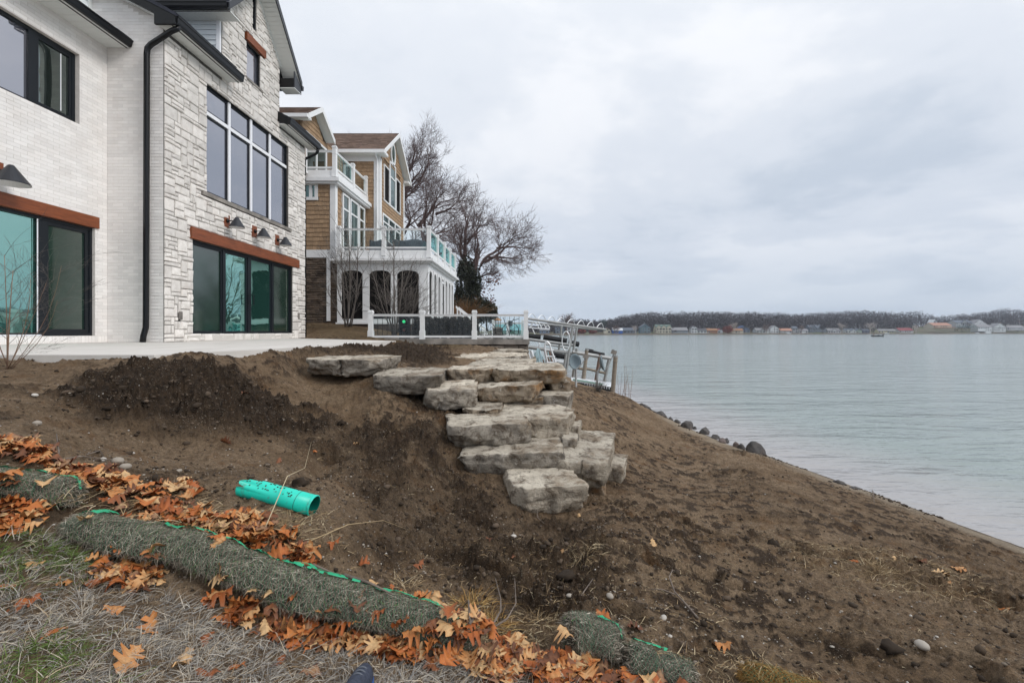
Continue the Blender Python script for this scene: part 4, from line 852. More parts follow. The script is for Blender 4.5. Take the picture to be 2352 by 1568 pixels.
spoked(-1.5, 17.3, .06, .31, 'black spoked wheel left of the stone pillar'); spoked(-.62, 17.3, .04, .31, 'black spoked wheel right of the stone pillar')
gp = thing('garden_pump', 'black lattice post standing between stone pillar and end post', 'garden pump', (-.72, 17.25, -.27)); b = MB(); [b.tube(p, .011, 5) for p in ([(-.9, 17.25, .55), (-.62, 17.25, -.2)], [(-.5, 17.25, .5), (-.66, 17.25, .1)], [(-.55, 17.25, .42), (-.3, 17.25, .50)])]; b.build('pump_frame', M['black'], gp); part('pump_box', 'cover', gp, ((-.70, 17.2, .22), (-.56, 17.3, .42)))
# toy traffic signal with its green lamp lit
ts = thing('traffic_light', 'black traffic signal with lit green lamp behind the fence', 'traffic light', (-4.75, 17.7, -.27)); M['lit'] = bpy.data.materials.new('green_light'); M['lit'].use_nodes = True; bb = M['lit'].node_tree.nodes['Principled BSDF']; bb.inputs['Emission Color'].default_value = (0.05, 1, .35, 1); bb.inputs['Emission Strength'].default_value = .6; bb.inputs['Base Color'].default_value = (0, .3, .1, 1)
b = MB(); b.box((-4.95, 17.62, -.27), (-4.6, 17.95, .62)); b.build('housing', M['black'], ts)
for z, mt in ((.40, 'lit'), (.08, 'red_dim')):
    if mt not in M: M[mt] = mat('red_lens', (0.25, 0.05, 0.04), rough=.3)
    b = MB(); b.lathe((-4.76, 17.62, z), [(.165, 0), (.165, -.2)], 20, (0, 1, 0), cap=False); b.build('visor', M['black'], ts); b = MB(); b.lathe((-4.76, 17.612, z), [(.001, -.02), (.045, -.012), (.06, 0)], 20, (0, 1, 0), cap=False); b.build('lens', M[mt], ts)

# ------------------------------------------------------------------ limestone slabs of the stepped wall
def stone_mat(name, c1, c2, rust, lo):
    m = bpy.data.materials.new(name); m.use_nodes = True; t = m.node_tree; b = t.nodes['Principled BSDF']; b.inputs['Roughness'].default_value = .85; b.inputs['Specular IOR Level'].default_value = .3
    tc = N(t, 'ShaderNodeTexCoord'); v = tc.outputs['Object']
    def nz(s, d=7, ro=.65, st=None, dis=0.0):
        vv = v
        if st: mp = N(t, 'ShaderNodeMapping'); mp.inputs['Scale'].default_value = st; LK(t, v, mp.inputs[0]); vv = mp.outputs[0]
        n = N(t, 'ShaderNodeTexNoise', i_Scale=s, i_Detail=d, i_Roughness=ro, i_Distortion=dis); LK(t, vv, n.inputs['Vector']); return n.outputs[0]
    col = mixc(t, ramp(t, nz(4.5, dis=.6), [(.38, 0.), (.64, 1.)]), c1, c2)
    col = mixc(t, math_n(t, 'MULTIPLY', ramp(t, nz(3.2, 6, .6), [(lo, 0.), (lo + .13, 1.)]), .8), col, rust)
    col = mixc(t, math_n(t, 'MULTIPLY', ramp(t, nz(7, 8, .72, dis=.8), [(.50, 0.), (.62, 1.)]), .8), col, (.095, .068, .046))
    col = mixc(t, math_n(t, 'MULTIPLY', ramp(t, nz(2.6, 6, .7, (1, 1, 9)), [(.55, 0.), (.63, 1.)]), .28), col, (.15, .125, .10))
    col = mixc(t, math_n(t, 'MULTIPLY', ramp(t, nz(9, 8, .75), [(.60, 0.), (.68, 1.)]), .7), col, (.66, .63, .58))
    oi = N(t, 'ShaderNodeObjectInfo'); k = math_n(t, 'ADD', math_n(t, 'MULTIPLY', oi.outputs['Random'], .42), .76); cbk = N(t, 'ShaderNodeCombineXYZ'); LK(t, k, cbk.inputs[0]); LK(t, math_n(t, 'MULTIPLY', k, .985), cbk.inputs[1]); LK(t, math_n(t, 'MULTIPLY', k, .96), cbk.inputs[2]); col = mixc(t, 1.0, col, cbk.outputs[0], 'MULTIPLY')
    LK(t, col, b.inputs['Base Color'])
    h = math_n(t, 'ADD', math_n(t, 'ADD', nz(18, 9, .72), math_n(t, 'MULTIPLY', nz(5, 5, .6, (1, 1, 7)), .35)), math_n(t, 'MULTIPLY', nz(70, 5, .6), .35))
    bp = N(t, 'ShaderNodeBump', i_Strength=1.0, i_Distance=.04); LK(t, h, bp.inputs['Height']); LK(t, bp.outputs[0], b.inputs['Normal']); return m
M['rock_grey'] = stone_mat('grey_limestone', (.44, .40, .345), (.19, .170, .145), (.33, .245, .155), .60); M['rock_rust'] = stone_mat('rusty_limestone', (.47, .395, .31), (.23, .185, .135), (.29, .15, .05), .50); M['rock_pale'] = stone_mat('pale_limestone', (.56, .50, .415), (.31, .265, .21), (.24, .17, .105), .56)
M['rock_top_lit'] = stone_mat('bedding_plane_skylit', (.68, .62, .52), (.45, .40, .33), (.23, .165, .105), .53)
M['rock_dark'] = mat('dark_boulder', (.075, .066, .060), (.036, .033, .032), 8, .7, .6, 30, c3=(.11, .085, .075), c3scale=3)
def rock_mesh(dx, dy, dz, seed, n=(18, 14, 9), cuts=9, amp=.035, mt=None, round_=.10, bevel=1.0, name='limestone_slab'):
    rg = np.random.default_rng(seed); bm = bmesh.new(); nx, ny, nz_ = n; V = {}; Fs = []; L = []
    def vid(i, j, k):
        if (i, j, k) not in V: V[(i, j, k)] = len(L); L.append((2 * i / nx - 1, 2 * j / ny - 1, 2 * k / nz_ - 1))
        return V[(i, j, k)]
    for i in range(nx):
        for j in range(ny): Fs += [(vid(i, j, nz_), vid(i + 1, j, nz_), vid(i + 1, j + 1, nz_), vid(i, j + 1, nz_)), (vid(i, j, 0), vid(i, j + 1, 0), vid(i + 1, j + 1, 0), vid(i + 1, j, 0))]
        for k in range(nz_): Fs += [(vid(i, 0, k), vid(i + 1, 0, k), vid(i + 1, 0, k + 1), vid(i, 0, k + 1)), (vid(i, ny, k), vid(i, ny, k + 1), vid(i + 1, ny, k + 1), vid(i + 1, ny, k))]
    for j in range(ny):
        for k in range(nz_): Fs += [(vid(nx, j, k), vid(nx, j + 1, k), vid(nx, j + 1, k + 1), vid(nx, j, k + 1)), (vid(0, j, k), vid(0, j, k + 1), vid(0, j + 1, k + 1), vid(0, j + 1, k))]
    p = np.array(L); bm.free(); D = np.array([dx, dy, dz]) / 2; q = p * D
    q[:, 0] += rg.uniform(-.10, .10) * q[:, 1] + rg.uniform(-.06, .06) * dx * p[:, 1] * (p[:, 0] > 0); q[:, 1] += rg.uniform(-.07, .07) * q[:, 0]
    mn = min(dx, dy)
    for c in range(cuts):                                    # flat chips broken off the corners and edges
        a = rg.uniform(0, 2 * math.pi); e = rg.uniform(-.5, .5) if c % 3 else rg.uniform(-.9, -.2)
        nv = np.array([math.cos(a) * math.cos(e), math.sin(a) * math.cos(e), math.sin(e)]); sup = np.abs(nv * D).sum(); d = sup * rg.uniform(.80, .95) - (.0 if c % 3 else .01)
        s = q @ nv - d; q = np.where((s > 0)[:, None], q - s[:, None] * nv * .97, q)
    if name == 'limestone_slab': q[:, :2] *= (1 - np.array([.06, .13]) * (.5 - .5 * p[:, 2:3]) ** 1.5)
    q = q * 1.07; o = rg.uniform(0, 100, 3)
    lf = np.stack([vn3(q[:, 0] * 3 + o[0], q[:, 1] * 3, q[:, 2] * 3, seed + i) for i in range(3)], 1); mf = np.stack([vn3(q[:, 0] * 11 + o[1], q[:, 1] * 11, q[:, 2] * 14, seed + 5 + i) for i in range(3)], 1); hf = vn3(q[:, 0] * 27, q[:, 1] * 27, q[:, 2] * 40 + o[2], seed + 9)
    strat = vn3(q[:, 0] * 1.5, q[:, 1] * 1.5, q[:, 2] * 30 + o[0], seed + 12)
    side = np.maximum(np.abs(p[:, 0]), np.abs(p[:, 1])) > .97; topb = np.where(np.abs(p[:, 2]) > .97, .45, 1.0)
    rad = p.copy(); rad[:, 2] *= .4; rad /= (np.linalg.norm(rad, axis=1, keepdims=True) + 1e-6)
    q = q + lf * amp * .5 * topb[:, None] + mf * amp * .62 * topb[:, None] + rad * (hf * amp * .34 + np.where(side, strat * amp * .16, 0))[:, None]
    me = np_mesh(name, q, np.array(Fs), mt, False)
    if len(me.polygons) == len(Fs):                          # bedding plane on top is paler than the broken sides, skylight painted in
        me.materials.append(M['rock_top_lit']); tp = p[np.array(Fs)][:, :, 2].min(1) > .97; me.polygons.foreach_set('material_index', tp.astype(np.int32))
    return me
def slab(px0, px1, py_top, py_bot, Yf, depth, mt, label, yaw=0, tilt=0, roll=0, seed=None, n=(18, 14, 9), cuts=9, amp=.035, extra=0.0, name='limestone_slab', cat='stone slab', group='limestone slabs of the stepped wall'):
    px0 += 2; px1 -= 3; py_bot -= 2.5; x0, x1 = U(px0, Yf), U(px1, Yf); zt, zb = W(py_top, Yf), W(py_bot, Yf) - extra; dx, dz = x1 - x0, zt - zb
    seed = seed if seed is not None else int(px0 * 7 + py_top)
    me = rock_mesh(dx, depth, dz, seed, n, cuts, amp, M[mt], name=name)
    o = obj(name, me, None, ((x0 + x1) / 2, Yf + depth / 2, (zt + zb) / 2)); o.rotation_euler = (R(tilt), R(roll), R(yaw)); return tag(o, label, cat, group)
SL = [(693,881,826,864,6.5,.95,'rock_grey','grey slab standing alone just below the concrete patio',-3,1,0),
 (848,1001,861,906,6.15,.95,'rock_grey','grey bowl-bottomed slab next down from the lone patio slab',4,1,0),
 (994,1028,852,884,7.25,.6,'rock_grey','small grey stone wedged between two long slabs of the top row',0,0,0),
 (1025,1139,849,885,7.25,.9,'rock_rust','white streaked block left of the broad rust-faced top slab',-2,0,0),
 (1133,1299,850,885,7.05,1.55,'rock_rust','broad rust-faced slab at the top right, overhanging the gap',2,1,0),
 (961,1084,892,940,6.1,.8,'rock_grey','grey wedge-shaped slab at the left of the second row',10,2,0),
 (1066,1094,884,916,6.75,.5,'rock_rust','small brown stone in the gap beside the wedge-shaped slab',0,0,0),
 (1091,1247,888,928,6.6,.9,'rock_rust','tilted tan slab with orange stain in the second row',-3,0,-3),
 (1256,1310,879,910,7.2,.75,'rock_rust','rusty block under the right end of the broad top slab',6,0,0),
 (1243,1320,909,948,6.75,.7,'rock_grey','dark grey block with a pale vein on the right edge',-8,0,2),
 (1152,1254,915,947,6.75,.6,'rock_rust','hollow-faced brown block deep under the tilted tan slab',0,0,0),
 (1056,1150,941,962,6.0,.75,'rock_rust','half buried flat stone below the wedge-shaped slab',5,0,0),
 (1117,1320,960,1022,5.75,.95,'rock_pale','thick slab with dirt-stained front in the middle of the wall',-3,2,0),
 (1020,1216,976,1031,5.3,.72,'rock_grey','massive rough grey block left of the dirt-stained slab',11,1,1),
 (1040,1302,1041,1097,5.05,.85,'rock_grey','long smooth blue-grey slab with a dark mud stain',3,1,0),
 (1160,1322,1118,1187,4.5,.95,'rock_pale','lowest pale slab jutting toward the camera',10,1,0),
 (1300,1430,1060,1128,5.0,1.5,'rock_pale','pale weathered slab at the right foot of the wall',-13,1,3),
 (1404,1448,1072,1136,5.8,.6,'rock_pale','pale stone at the far right foot of the wall',-20,0,4),
 (1338,1400,1114,1156,5.2,.45,'rock_rust','small layered stone under the pale right foot slab',-12,0,0),
 (1316,1348,1140,1172,4.85,.3,'rock_pale','small white chip of stone leaning at the foot of the wall',15,0,12),
 (1316,1340,984,1052,6.0,.5,'rock_pale','upright pale stone behind the dirt-stained slab',-15,0,0),
 (1294,1330,1010,1064,5.55,.4,'rock_grey','grey wedge between dirt-stained slab and foot slab',-10,0,6),
 (1286,1320,952,985,6.4,.5,'rock_pale','little pale stone peeping out behind the thick slab',0,0,0),
 (1076,1214,838,866,8.7,1.9,'rock_pale','flat cream slab behind the broad top slab',-6,1,0),
 (1040,1202,819,846,10.8,1.9,'rock_pale','thin cream slab second from the terrace wall',-4,1,0),
 (1118,1207,806,826,12.9,1.7,'rock_pale','farthest cream slab touching the terrace retaining wall',0,0,0),
 (1186,1214,818,850,10.6,.9,'rock_grey','dark stone below the far cream slabs',0,0,0)]
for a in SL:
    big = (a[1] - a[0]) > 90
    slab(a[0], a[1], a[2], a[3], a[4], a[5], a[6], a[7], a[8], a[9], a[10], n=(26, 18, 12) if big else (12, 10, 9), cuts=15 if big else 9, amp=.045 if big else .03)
# the lowest slab's long tread behind it
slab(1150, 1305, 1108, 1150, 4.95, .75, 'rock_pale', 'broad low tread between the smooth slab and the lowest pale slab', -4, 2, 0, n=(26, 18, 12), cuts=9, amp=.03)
# dark boulders along the waterline
M['rock_pinkish'] = mat('pinkish_boulder', (.16, .12, .105), (.085, .068, .062), 8, .75, .5, 30)
BO = [(1716,1758,1015,1045,'largest dark boulder, a pointed one at the near end of the waterline row'),(1694,1716,1018,1034,'dark boulder touching the far side of the largest one'),(1684,1701,1014,1030,'brownish boulder second beyond the largest dark one'),(1659,1674,1006,1020,'small dark boulder behind the pinkish one in the row'),(1648,1669,1006,1020,'pinkish round boulder in the middle of the waterline row'),(1630,1653,997,1010,'flat dark boulder between the pinkish and the red-topped ones'),(1606,1630,980,999,'boulder with a reddish top and grey flank on the waterline'),(1592,1600,979,989,'tiny dark stone just beyond the red-topped boulder'),
      (1565,1595,965,987,'long low grey boulder near the middle of the row'),(1547,1567,963,974,'low brownish boulder beyond the long grey one'),(1534,1547,959,968,'small dark boulder beyond the low brownish one'),(1501,1530,944,960,'smooth dark boulder standing proud near the far end of the row'),(1473,1496,933,948,'flat dark slab-like stone at the far end of the row'),(1459,1488,926,942,'farthest dark stone where the grassy bank meets the water'),(1909,1944,1104,1121,'low black stone far down the beach, left of its twin'),(1944,1978,1118,1132,'low black stone far down the beach, right of its twin')]
for i, a in enumerate(BO):
    Yb = 2.5 * F / (a[3] - 4 - PY); w_ = (a[1] - a[0]) / F * Yb; h_ = (a[3] - a[2]) / F * Yb + .14
    rg = np.random.default_rng(500 + i); bm = bmesh.new(); bmesh.ops.create_icosphere(bm, subdivisions=4, radius=1); V = np.array([v.co[:] for v in bm.verts]); Fq = np.array([[v.index for v in f.verts] for f in bm.faces]); bm.free()
    for c in range(9):
        nv = rg.normal(0, 1, 3); nv /= np.linalg.norm(nv); s_ = V @ nv - rg.uniform(.62, .86); V = np.where((s_ > 0)[:, None], V - s_[:, None] * nv * .92, V)
    V = V * (1 + .10 * vn3(V[:, 0] * 2 + i, V[:, 1] * 2, V[:, 2] * 2, 6) + .04 * vn3(V[:, 0] * 7 + i, V[:, 1] * 7, V[:, 2] * 7, 8))[:, None]
    if i == 0: V[:, 0] += -.25 * (V[:, 2]); V[:, :2] *= (1 - .28 * np.clip(V[:, 2:3], 0, 1))
    V = V * np.array([w_ * .54, w_ * .5, h_ * .56]); o = obj('shore_boulder', np_mesh('shore_boulder', V, Fq, M['rock_dark' if i not in (2, 4) else 'rock_pinkish'], True), None, (U((a[0] + a[1]) / 2, Yb), Yb, (W(a[2], Yb) + W(a[3], Yb)) / 2 - .07)); tag(o, a[4], 'boulder', 'dark boulders along the waterline')

# ------------------------------------------------------------------ boat lifts, dock parts, satellite dishes
M['alu'] = mat('weathered_aluminium', (.42, .42, .41), (.30, .30, .295), 3, .45, metal=.5); M['aluw'] = mat('white_aluminium', (.68, .70, .72), rough=.4, metal=.2); M['bluealu'] = mat('bluish_aluminium', (.42, .55, .58), (.28, .38, .40), 4, .45, metal=.4); M['rubber'] = mat('black_bunk', (.012, .012, .014), rough=.8); M['wood_old'] = mat('weathered_wood', (.30, .255, .20), (.17, .14, .11), 4, .85, .3, 40, stretch=(1, 1, 8)); M['rusty'] = mat('rusty_pole', (.16, .075, .05), (.22, .18, .15), 5, .8)
def img(Y): return lambda px, py, dy=0: (U(px, Y + dy), Y + dy, W(py, Y + dy))
q = img(28.0); l1 = thing('boat_lift', 'tall boat lift with hooped canopy frame leaning on the shore', 'boat lift', q(1290, 850))
b = MB(); b.tube([q(1208, 731), q(1392, 757)], .075, 8); b.build('canopy_rail', M['alu'], l1); b = MB(); b.tube([q(1208, 739, 2.4), q(1372, 757, 2.4)], .06, 8); b.build('canopy_rail', M['alu'], l1)
for i in range(8):
    p0 = 1212 + i * 22.5; y0 = 731.5 + i * 3.2; n = 10; b = MB()
    b.tube([(lambda t: (U(p0 + 22 * t, 28 + 2.2 * (1 - abs(1 - 2 * t)) * .3), 28 + 2.2 * t * .3, W(y0 + 3.2 * t - 15 * math.sin(math.pi * t) * (1 - .25 * t), 28)))(k / n) for k in range(n + 1)], .022, 6, False); b.build('hoop', M['aluw'], l1)
for a, c, dy in (((1325, 752), (1312, 838), 0), ((1290, 748), (1280, 842), 2.2), ((1301, 812), (1290, 872), -.5), ((1316, 750), (1298, 868), -.3)):
    b = MB(); b.tube([q(*a, dy), q(*c, dy)], .075, 8); b.build('leg', M['alu'], l1)
for a, c, dy, w_ in (((1214, 779), (1318, 793), .3, .09), ((1214, 797), (1318, 812), .2, .11), ((1252, 790), (1305, 799), 2.2, .06), ((1252, 826), (1318, 836), .2, .16)):
    b = MB(); b.tube([q(*a, dy), q(*c, dy)], w_, 4); b.build('cross_beam', M['alu' if w_ < .15 else 'aluw'], l1)
for a, c, dy in (((1248, 774), (1302, 783), .9), ((1306, 786), (1330, 791), .9), ((1256, 812), (1312, 822), .9), ((1204, 771), (1242, 774), .9)):
    b = MB(); b.tube([q(*a, dy), q(*c, dy)], .16, 4); b.build('bunk', M['rubber'], l1)
b = MB(); b.tube([q(1300 + 9 * math.cos(t), 783 + 22 * math.sin(t), -.4) for t in np.linspace(0, 2 * math.pi, 25)], .035, 6, False); b.build('winch_wheel', M['aluw'], l1)
q = img(30.0); l3 = thing('boat_canopy', 'small white curled canopy frame behind the end post of the fence', 'canopy frame', q(1235, 770))
b = MB(); b.tube([q(1214, 752), q(1262, 757)], .05, 6); b.tube([q(1222, 753), q(1240, 792), q(1228, 800)], .035, 6); b.build('canopy_rail', M['aluw'], l3)
for c, r_ in ((1228, 14), (1248, 9), (1258, 7), (1230, 20)):
    b = MB(); b.tube([q(c - r_ * .7 + 1.4 * r_ * k / 8, 754 - r_ * math.sin(math.pi * k / 8)) for k in range(9)], .03, 6, False); b.build('hoop', M['aluw'], l3)
q = img(21.5); l2 = thing('boat_lift', 'low boat lift with black bunks beside the satellite dishes', 'boat lift', q(1370, 880))
for a, c, mt in (((1348, 806), (1337, 880), 'alu'), ((1378, 814), (1368, 877), 'rusty'), ((1399, 824), (1388, 876), 'alu'), ((1325, 800), (1316, 868), 'alu')):
    b = MB(); b.tube([q(*a), q(*c)], .075, 4); b.build('leg', M[mt], l2)
for a, c, w_, mt in (((1315, 808), (1404, 823), .09, 'alu'), ((1318, 835), (1330, 838), .05, 'alu'), ((1346, 846), (1394, 858), .06, 'wood_old'), ((1316, 843), (1342, 848), .06, 'wood_old')):
    b = MB(); b.tube([q(*a), q(*c)], w_, 4); b.build('cross_beam', M[mt], l2)
for a, c, w_ in (((1344, 805), (1362, 808), .13), ((1362, 809), (1388, 815), .10)):
    b = MB(); b.tube([q(*a, .4), q(*c, .4)], w_, 6); b.build('bunk', M['rubber'], l2)
q = img(18.5); dk = thing('dock_section', 'long green-edged dock section lying on the bank', 'dock section', q(1360, 880))
b = MB(); b.prism([q(1312, 873), q(1404, 888), (U(1404, 20), 20, W(878, 20)), (U(1312, 20), 20, W(866, 20))], (0, 0, -.04)); b.build('deck', M['aluw'], dk)
b = MB()
for i in range(16): f = i / 15; p = q(1318 + 84 * f, 876 + 13 * f, -.02); b.box((p[0] - .03, p[1] - .02, p[2] - .2), (p[0] + .03, p[1] + .03, p[2]))
b.tube([q(1316, 882, .0), q(1404, 897, .0)], .04, 4); b.build('side_frame', M['rubber'], dk)
b = MB(); b.tube([q(1316, 872, .05), q(1384, 883, .05)], .05, 4); b.build('bumper', mat('green_edge', (.16, .26, .22), rough=.6), dk)
for a, c, Y, mt, lab in (((1414, 818), (1407, 905), 15.5, 'wood_old', 'tall grey dock piling standing alone at the waterline'), ((1348, 803), (1340, 880), 20.0, 'wood_old', 'grey dock piling behind the facing satellite dish')):
    q = img(Y); b = MB(); b.tube([q(*a), q(*c)], .075, 10); o = b.build('dock_piling', M[mt]); tag(o, lab, 'piling', 'dock pilings')
    d_ = Vector(q(*a)) - Vector(q(*c)); d_.normalize(); b = MB(); b.tube([Vector(q(*a)) - d_ * .03, Vector(q(*a)) + d_ * .03], .082, 10); b.build('cap', M['alu'], o)
# bundle of aluminium dock legs and a ladder leaning on the terrace wall
q = img(15.5); bd = thing('dock_leg_bundle', 'bundle of bluish aluminium dock legs leaning by the terrace', 'dock legs', q(1245, 870))
rg = random.Random(5)
for i in range(26):
    x = 1218 + rg.random() * 44; b = MB(); b.tube([q(x + 14 + rg.uniform(-4, 4), 868 + rg.uniform(0, 6), rg.uniform(0, .8)), q(x + rg.uniform(-3, 3), 806 + rg.uniform(-6, 22), rg.uniform(.2, 1.2))], rg.uniform(.02, .035), 5); b.build('dock_leg', M['bluealu'] if rg.random() < .7 else M['rusty'], bd)
for x in (1214, 1220):
    b = MB(); b.tube([q(x + 18, 866, -.2), q(x, 812 if x < 1218 else 805, -.1)], .055, 4); o = b.build('dock_plank', M['aluw']); tag(o, 'pale plank leaning against the terrace corner, ' + ('the one nearer the wall' if x < 1218 else 'the one nearer the dock legs'), 'plank', 'planks leaning by the terrace')
q = img(15.2); ld = thing('ladder', 'arched white aluminium dock ladder leaning on the bundle', 'ladder', q(1265, 850)); b = MB()
for s in (-7, 7): b.tube([q(1262 + s + 8 + s * .5, 845), q(1257 + s + (1 if s < 0 else 1), 800), q(1257 + s * .8, 790), q(1256, 784 if s < 0 else 784)], .035, 6)
b.build('side_rail', M['aluw'], ld)
for z in (803, 818, 832): b = MB(); b.tube([q(1251 + (z - 800) * .12, z), q(1271 + (z - 800) * .22, z + 1)], .03, 5); b.build('rung', M['aluw'], ld)
M['dish'] = mat('dish_grey', (.17, .22, .245), (.15, .195, .22), 3, .55)
def dish(px, py, Y, w_, h_, yaw, label, pole, lnb):
    q = img(Y); t = thing('satellite_dish', label, 'satellite dish', q(*pole)); c = Vector(q(px, py)); b = MB(); vs_, fs = [], []; n = 28
    Mz = Matrix.Rotation(R(yaw), 3, 'Z') @ Matrix.Rotation(R(-12), 3, 'X')
    for k, rr in enumerate((0, .35, .7, 1.0, 1.0)):
        for i in range(n): a = 2 * math.pi * i / n; vs_.append(c + Mz @ Vector((w_ * rr * math.cos(a), .10 * (1 - rr * rr) + (.02 if k == 4 else 0), h_ * rr * math.sin(a))))
    for k in range(4): fs += [(k * n + i, k * n + (i + 1) % n, (k + 1) * n + (i + 1) % n, (k + 1) * n + i) for i in range(n)]
    b.add(vs_, fs); b.build('reflector', M['dish'], t, True)
    b = MB(); b.tube([c + Vector((0, .14, -.02)), q(pole[0], py + 22, .1), q(*pole, .0)], .032, 8); b.build('pole', M['alu'], t)
    e = Vector(q(*lnb)); b = MB(); b.tube([c + Mz @ Vector((0, .02, -h_)), (c + Mz @ Vector((0, .0, -h_))) * .5 + e * .5 + Vector((0, 0, -.03)), e], .016, 6); b.build('arm', M['alu'], t)
    b = MB(); b.box(e + Vector((-.07, -.06, -.02)), e + Vector((.07, .06, .10)), rot=Matrix.Rotation(.4, 3, 'Y')); b.build('receiver', M['concrete_old'], t); return t
dish(1321, 830, 12.5, .17, .225, 12, 'grey satellite dish facing the camera on a pole in the bank', (1323, 898), (1346, 822))
dish(1385, 834, 13.0, .19, .24, 78, 'satellite dish seen edge-on beside the low boat lift', (1372, 897), (1410, 812))
# ------------------------------------------------------------------ bare trees and shrubs
M['bark'] = mat('dark_bark', (.050, .040, .036), (.030, .025, .023), 6, .9, .4, 30); M['twig'] = mat('purple_twig', (.150, .102, .098), (.090, .060, .058), 4, .9); M['greybark'] = mat('grey_bark', (.155, .135, .12), (.10, .085, .075), 8, .85); M['tanbark'] = mat('tan_bark', (.27, .165, .105), (.19, .12, .085), 10, .8); M['palebark'] = mat('pale_bark', (.46, .42, .39), (.36, .32, .30), .2, .85)
RMIN = [.004]
class Twigs:
    """fast tube collector for branches"""
    def __init__(s): s.V = []; s.F = []; s.n = 0
    def tube(s, P, Rr, k):
        P = np.asarray(P); m = len(P); d = np.gradient(P, axis=0); d /= (np.linalg.norm(d, axis=1, keepdims=True) + 1e-9)
        ref = np.where(np.abs(d[:, 2:3]) > .9, np.array([[1., 0, 0]]), np.array([[0, 0, 1.]])); a = np.cross(d, ref); a /= (np.linalg.norm(a, axis=1, keepdims=True) + 1e-9); b = np.cross(d, a)
        t = 2 * np.pi * np.arange(k) / k; r = np.asarray(Rr)[:, None, None]
        V = P[:, None, :] + r * (a[:, None, :] * np.cos(t)[None, :, None] + b[:, None, :] * np.sin(t)[None, :, None]); s.V.append(V.reshape(-1, 3))
        i, j = np.meshgrid(np.arange(m - 1), np.arange(k)); i = i.ravel(); j = j.ravel(); j2 = (j + 1) % k
        s.F.append(np.stack([i * k + j, i * k + j2, (i + 1) * k + j2, (i + 1) * k + j], 1) + s.n); s.n += m * k
    def build(s, name, m, parent): return obj(name, np_mesh(name, np.concatenate(s.V), np.concatenate(s.F), m, True), parent)
def grow(tw, trunk, rg, p, d, L, r, lev, maxlev, kids, spread, up, wig, shrink=.68, limit=None):
    n = 7 if lev < 2 else (5 if lev < maxlev else 4); pts = [p.copy()]; dd = d.copy(); ln = L / (n - 1)
    for i in range(n - 1):
        dd = dd + rg.normal(0, wig, 3) + np.array([0, 0, up]); dd /= np.linalg.norm(dd); pts.append(pts[-1] + dd * ln)
    r1 = r * (.42 if lev < maxlev else .45); rr = np.linspace(r, r1, n); (trunk if lev <= 0 else tw).tube(pts, rr, 8 if lev == 0 else (6 if lev == 1 else (4 if lev < 3 else 3)))
    if lev >= maxlev: return
    k = kids[min(lev, len(kids) - 1)]
    for i in range(k):
        f = rg.uniform(.28, 1.0) if lev > 0 else rg.uniform(.45, 1.0)
        if i == 0: f = 1.0
        q = f * (n - 1); i0 = min(int(q), n - 2); pp = pts[i0] + (pts[i0 + 1] - pts[i0]) * (q - i0); td = pts[i0 + 1] - pts[i0]; td /= np.linalg.norm(td)
        rv = rg.normal(0, 1, 3); rv -= td * rv.dot(td); rv /= np.linalg.norm(rv); sp = spread * rg.uniform(.55, 1.25) * (.45 if i == 0 else 1); nd = td * math.cos(sp) + rv * math.sin(sp)
        grow(tw, trunk, rg, pp, nd, L * shrink * rg.uniform(.75, 1.2), max(np.interp(q, np.arange(n), rr) * (.72 if i == 0 else .55), RMIN[0]), lev + 1, maxlev, kids, spread, up, wig * 1.08, shrink)
def bare_tree(base, limbs, label, seed, cat='tree', group=None, maxlev=5, kids=(4, 5, 6, 5, 3), spread=.75, up=.02, wig=.13, mt='bark', mt2='twig', name='bare_tree', shrink=.66, trunk_pts=None, rmin=0):
    rg = np.random.default_rng(seed); t = thing(name, label, cat, base, group); tr_, tw = Twigs(), Twigs(); b = np.array(base, float)
    if trunk_pts is not None:
        pts = np.array([p[:3] for p in trunk_pts], float); tr_.tube(pts, [p[3] for p in trunk_pts], 10)
    for (p, d, L, r, lv) in limbs:
        d = np.array(d, float); d /= np.linalg.norm(d); grow(tw, tw, rg, np.array(p, float), d, L, r, lv, maxlev, kids, spread, up, wig, shrink)
    if tr_.V: tr_.build('trunk', M[mt], t)
    tw.build('branches', M[mt2], t); return t
def IP(Y): return lambda px, py, dy=0.0: (U(px, Y + dy), Y + dy, W(py, Y + dy))
def limb(q, a, c, r, lv=1, dy=0.0):
    p0 = np.array(q(*a, dy)); p1 = np.array(q(*c, dy + random.uniform(-1.5, 1.5))); return (p0, p1 - p0, float(np.linalg.norm(p1 - p0)), r, lv)
RMIN[0] = .012
q = IP(42)
bare_tree(q(1082, 745), [limb(q, (1075, 640), (1068, 575), .27), limb(q, (1070, 590), (1075, 500), .18), limb(q, (1068, 600), (1030, 560), .15), limb(q, (1085, 640), (1130, 575), .24), limb(q, (1112, 602), (1165, 560), .17), limb(q, (1100, 620), (1140, 540), .18), limb(q, (1140, 570), (1196, 555), .12), limb(q, (1092, 640), (1130, 640), .11), limb(q, (1072, 560), (1100, 520), .12), limb(q, (1120, 590), (1170, 610), .10)],
          'bare spreading tree with forked leaning trunks at the end of the porch', 11, trunk_pts=[(*q(1080, 760), .55), (*q(1080, 700), .45), (*q(1078, 640), .36), (*q(1076, 615), .28)], spread=.72, wig=.14, up=.03, shrink=.64)
def limb2(q, a, c, r, lv=1): p0, d, L, r_, l_ = limb(q, a, c, r, lv); return (p0, d, L * .62, r_, l_)
q = IP(46)
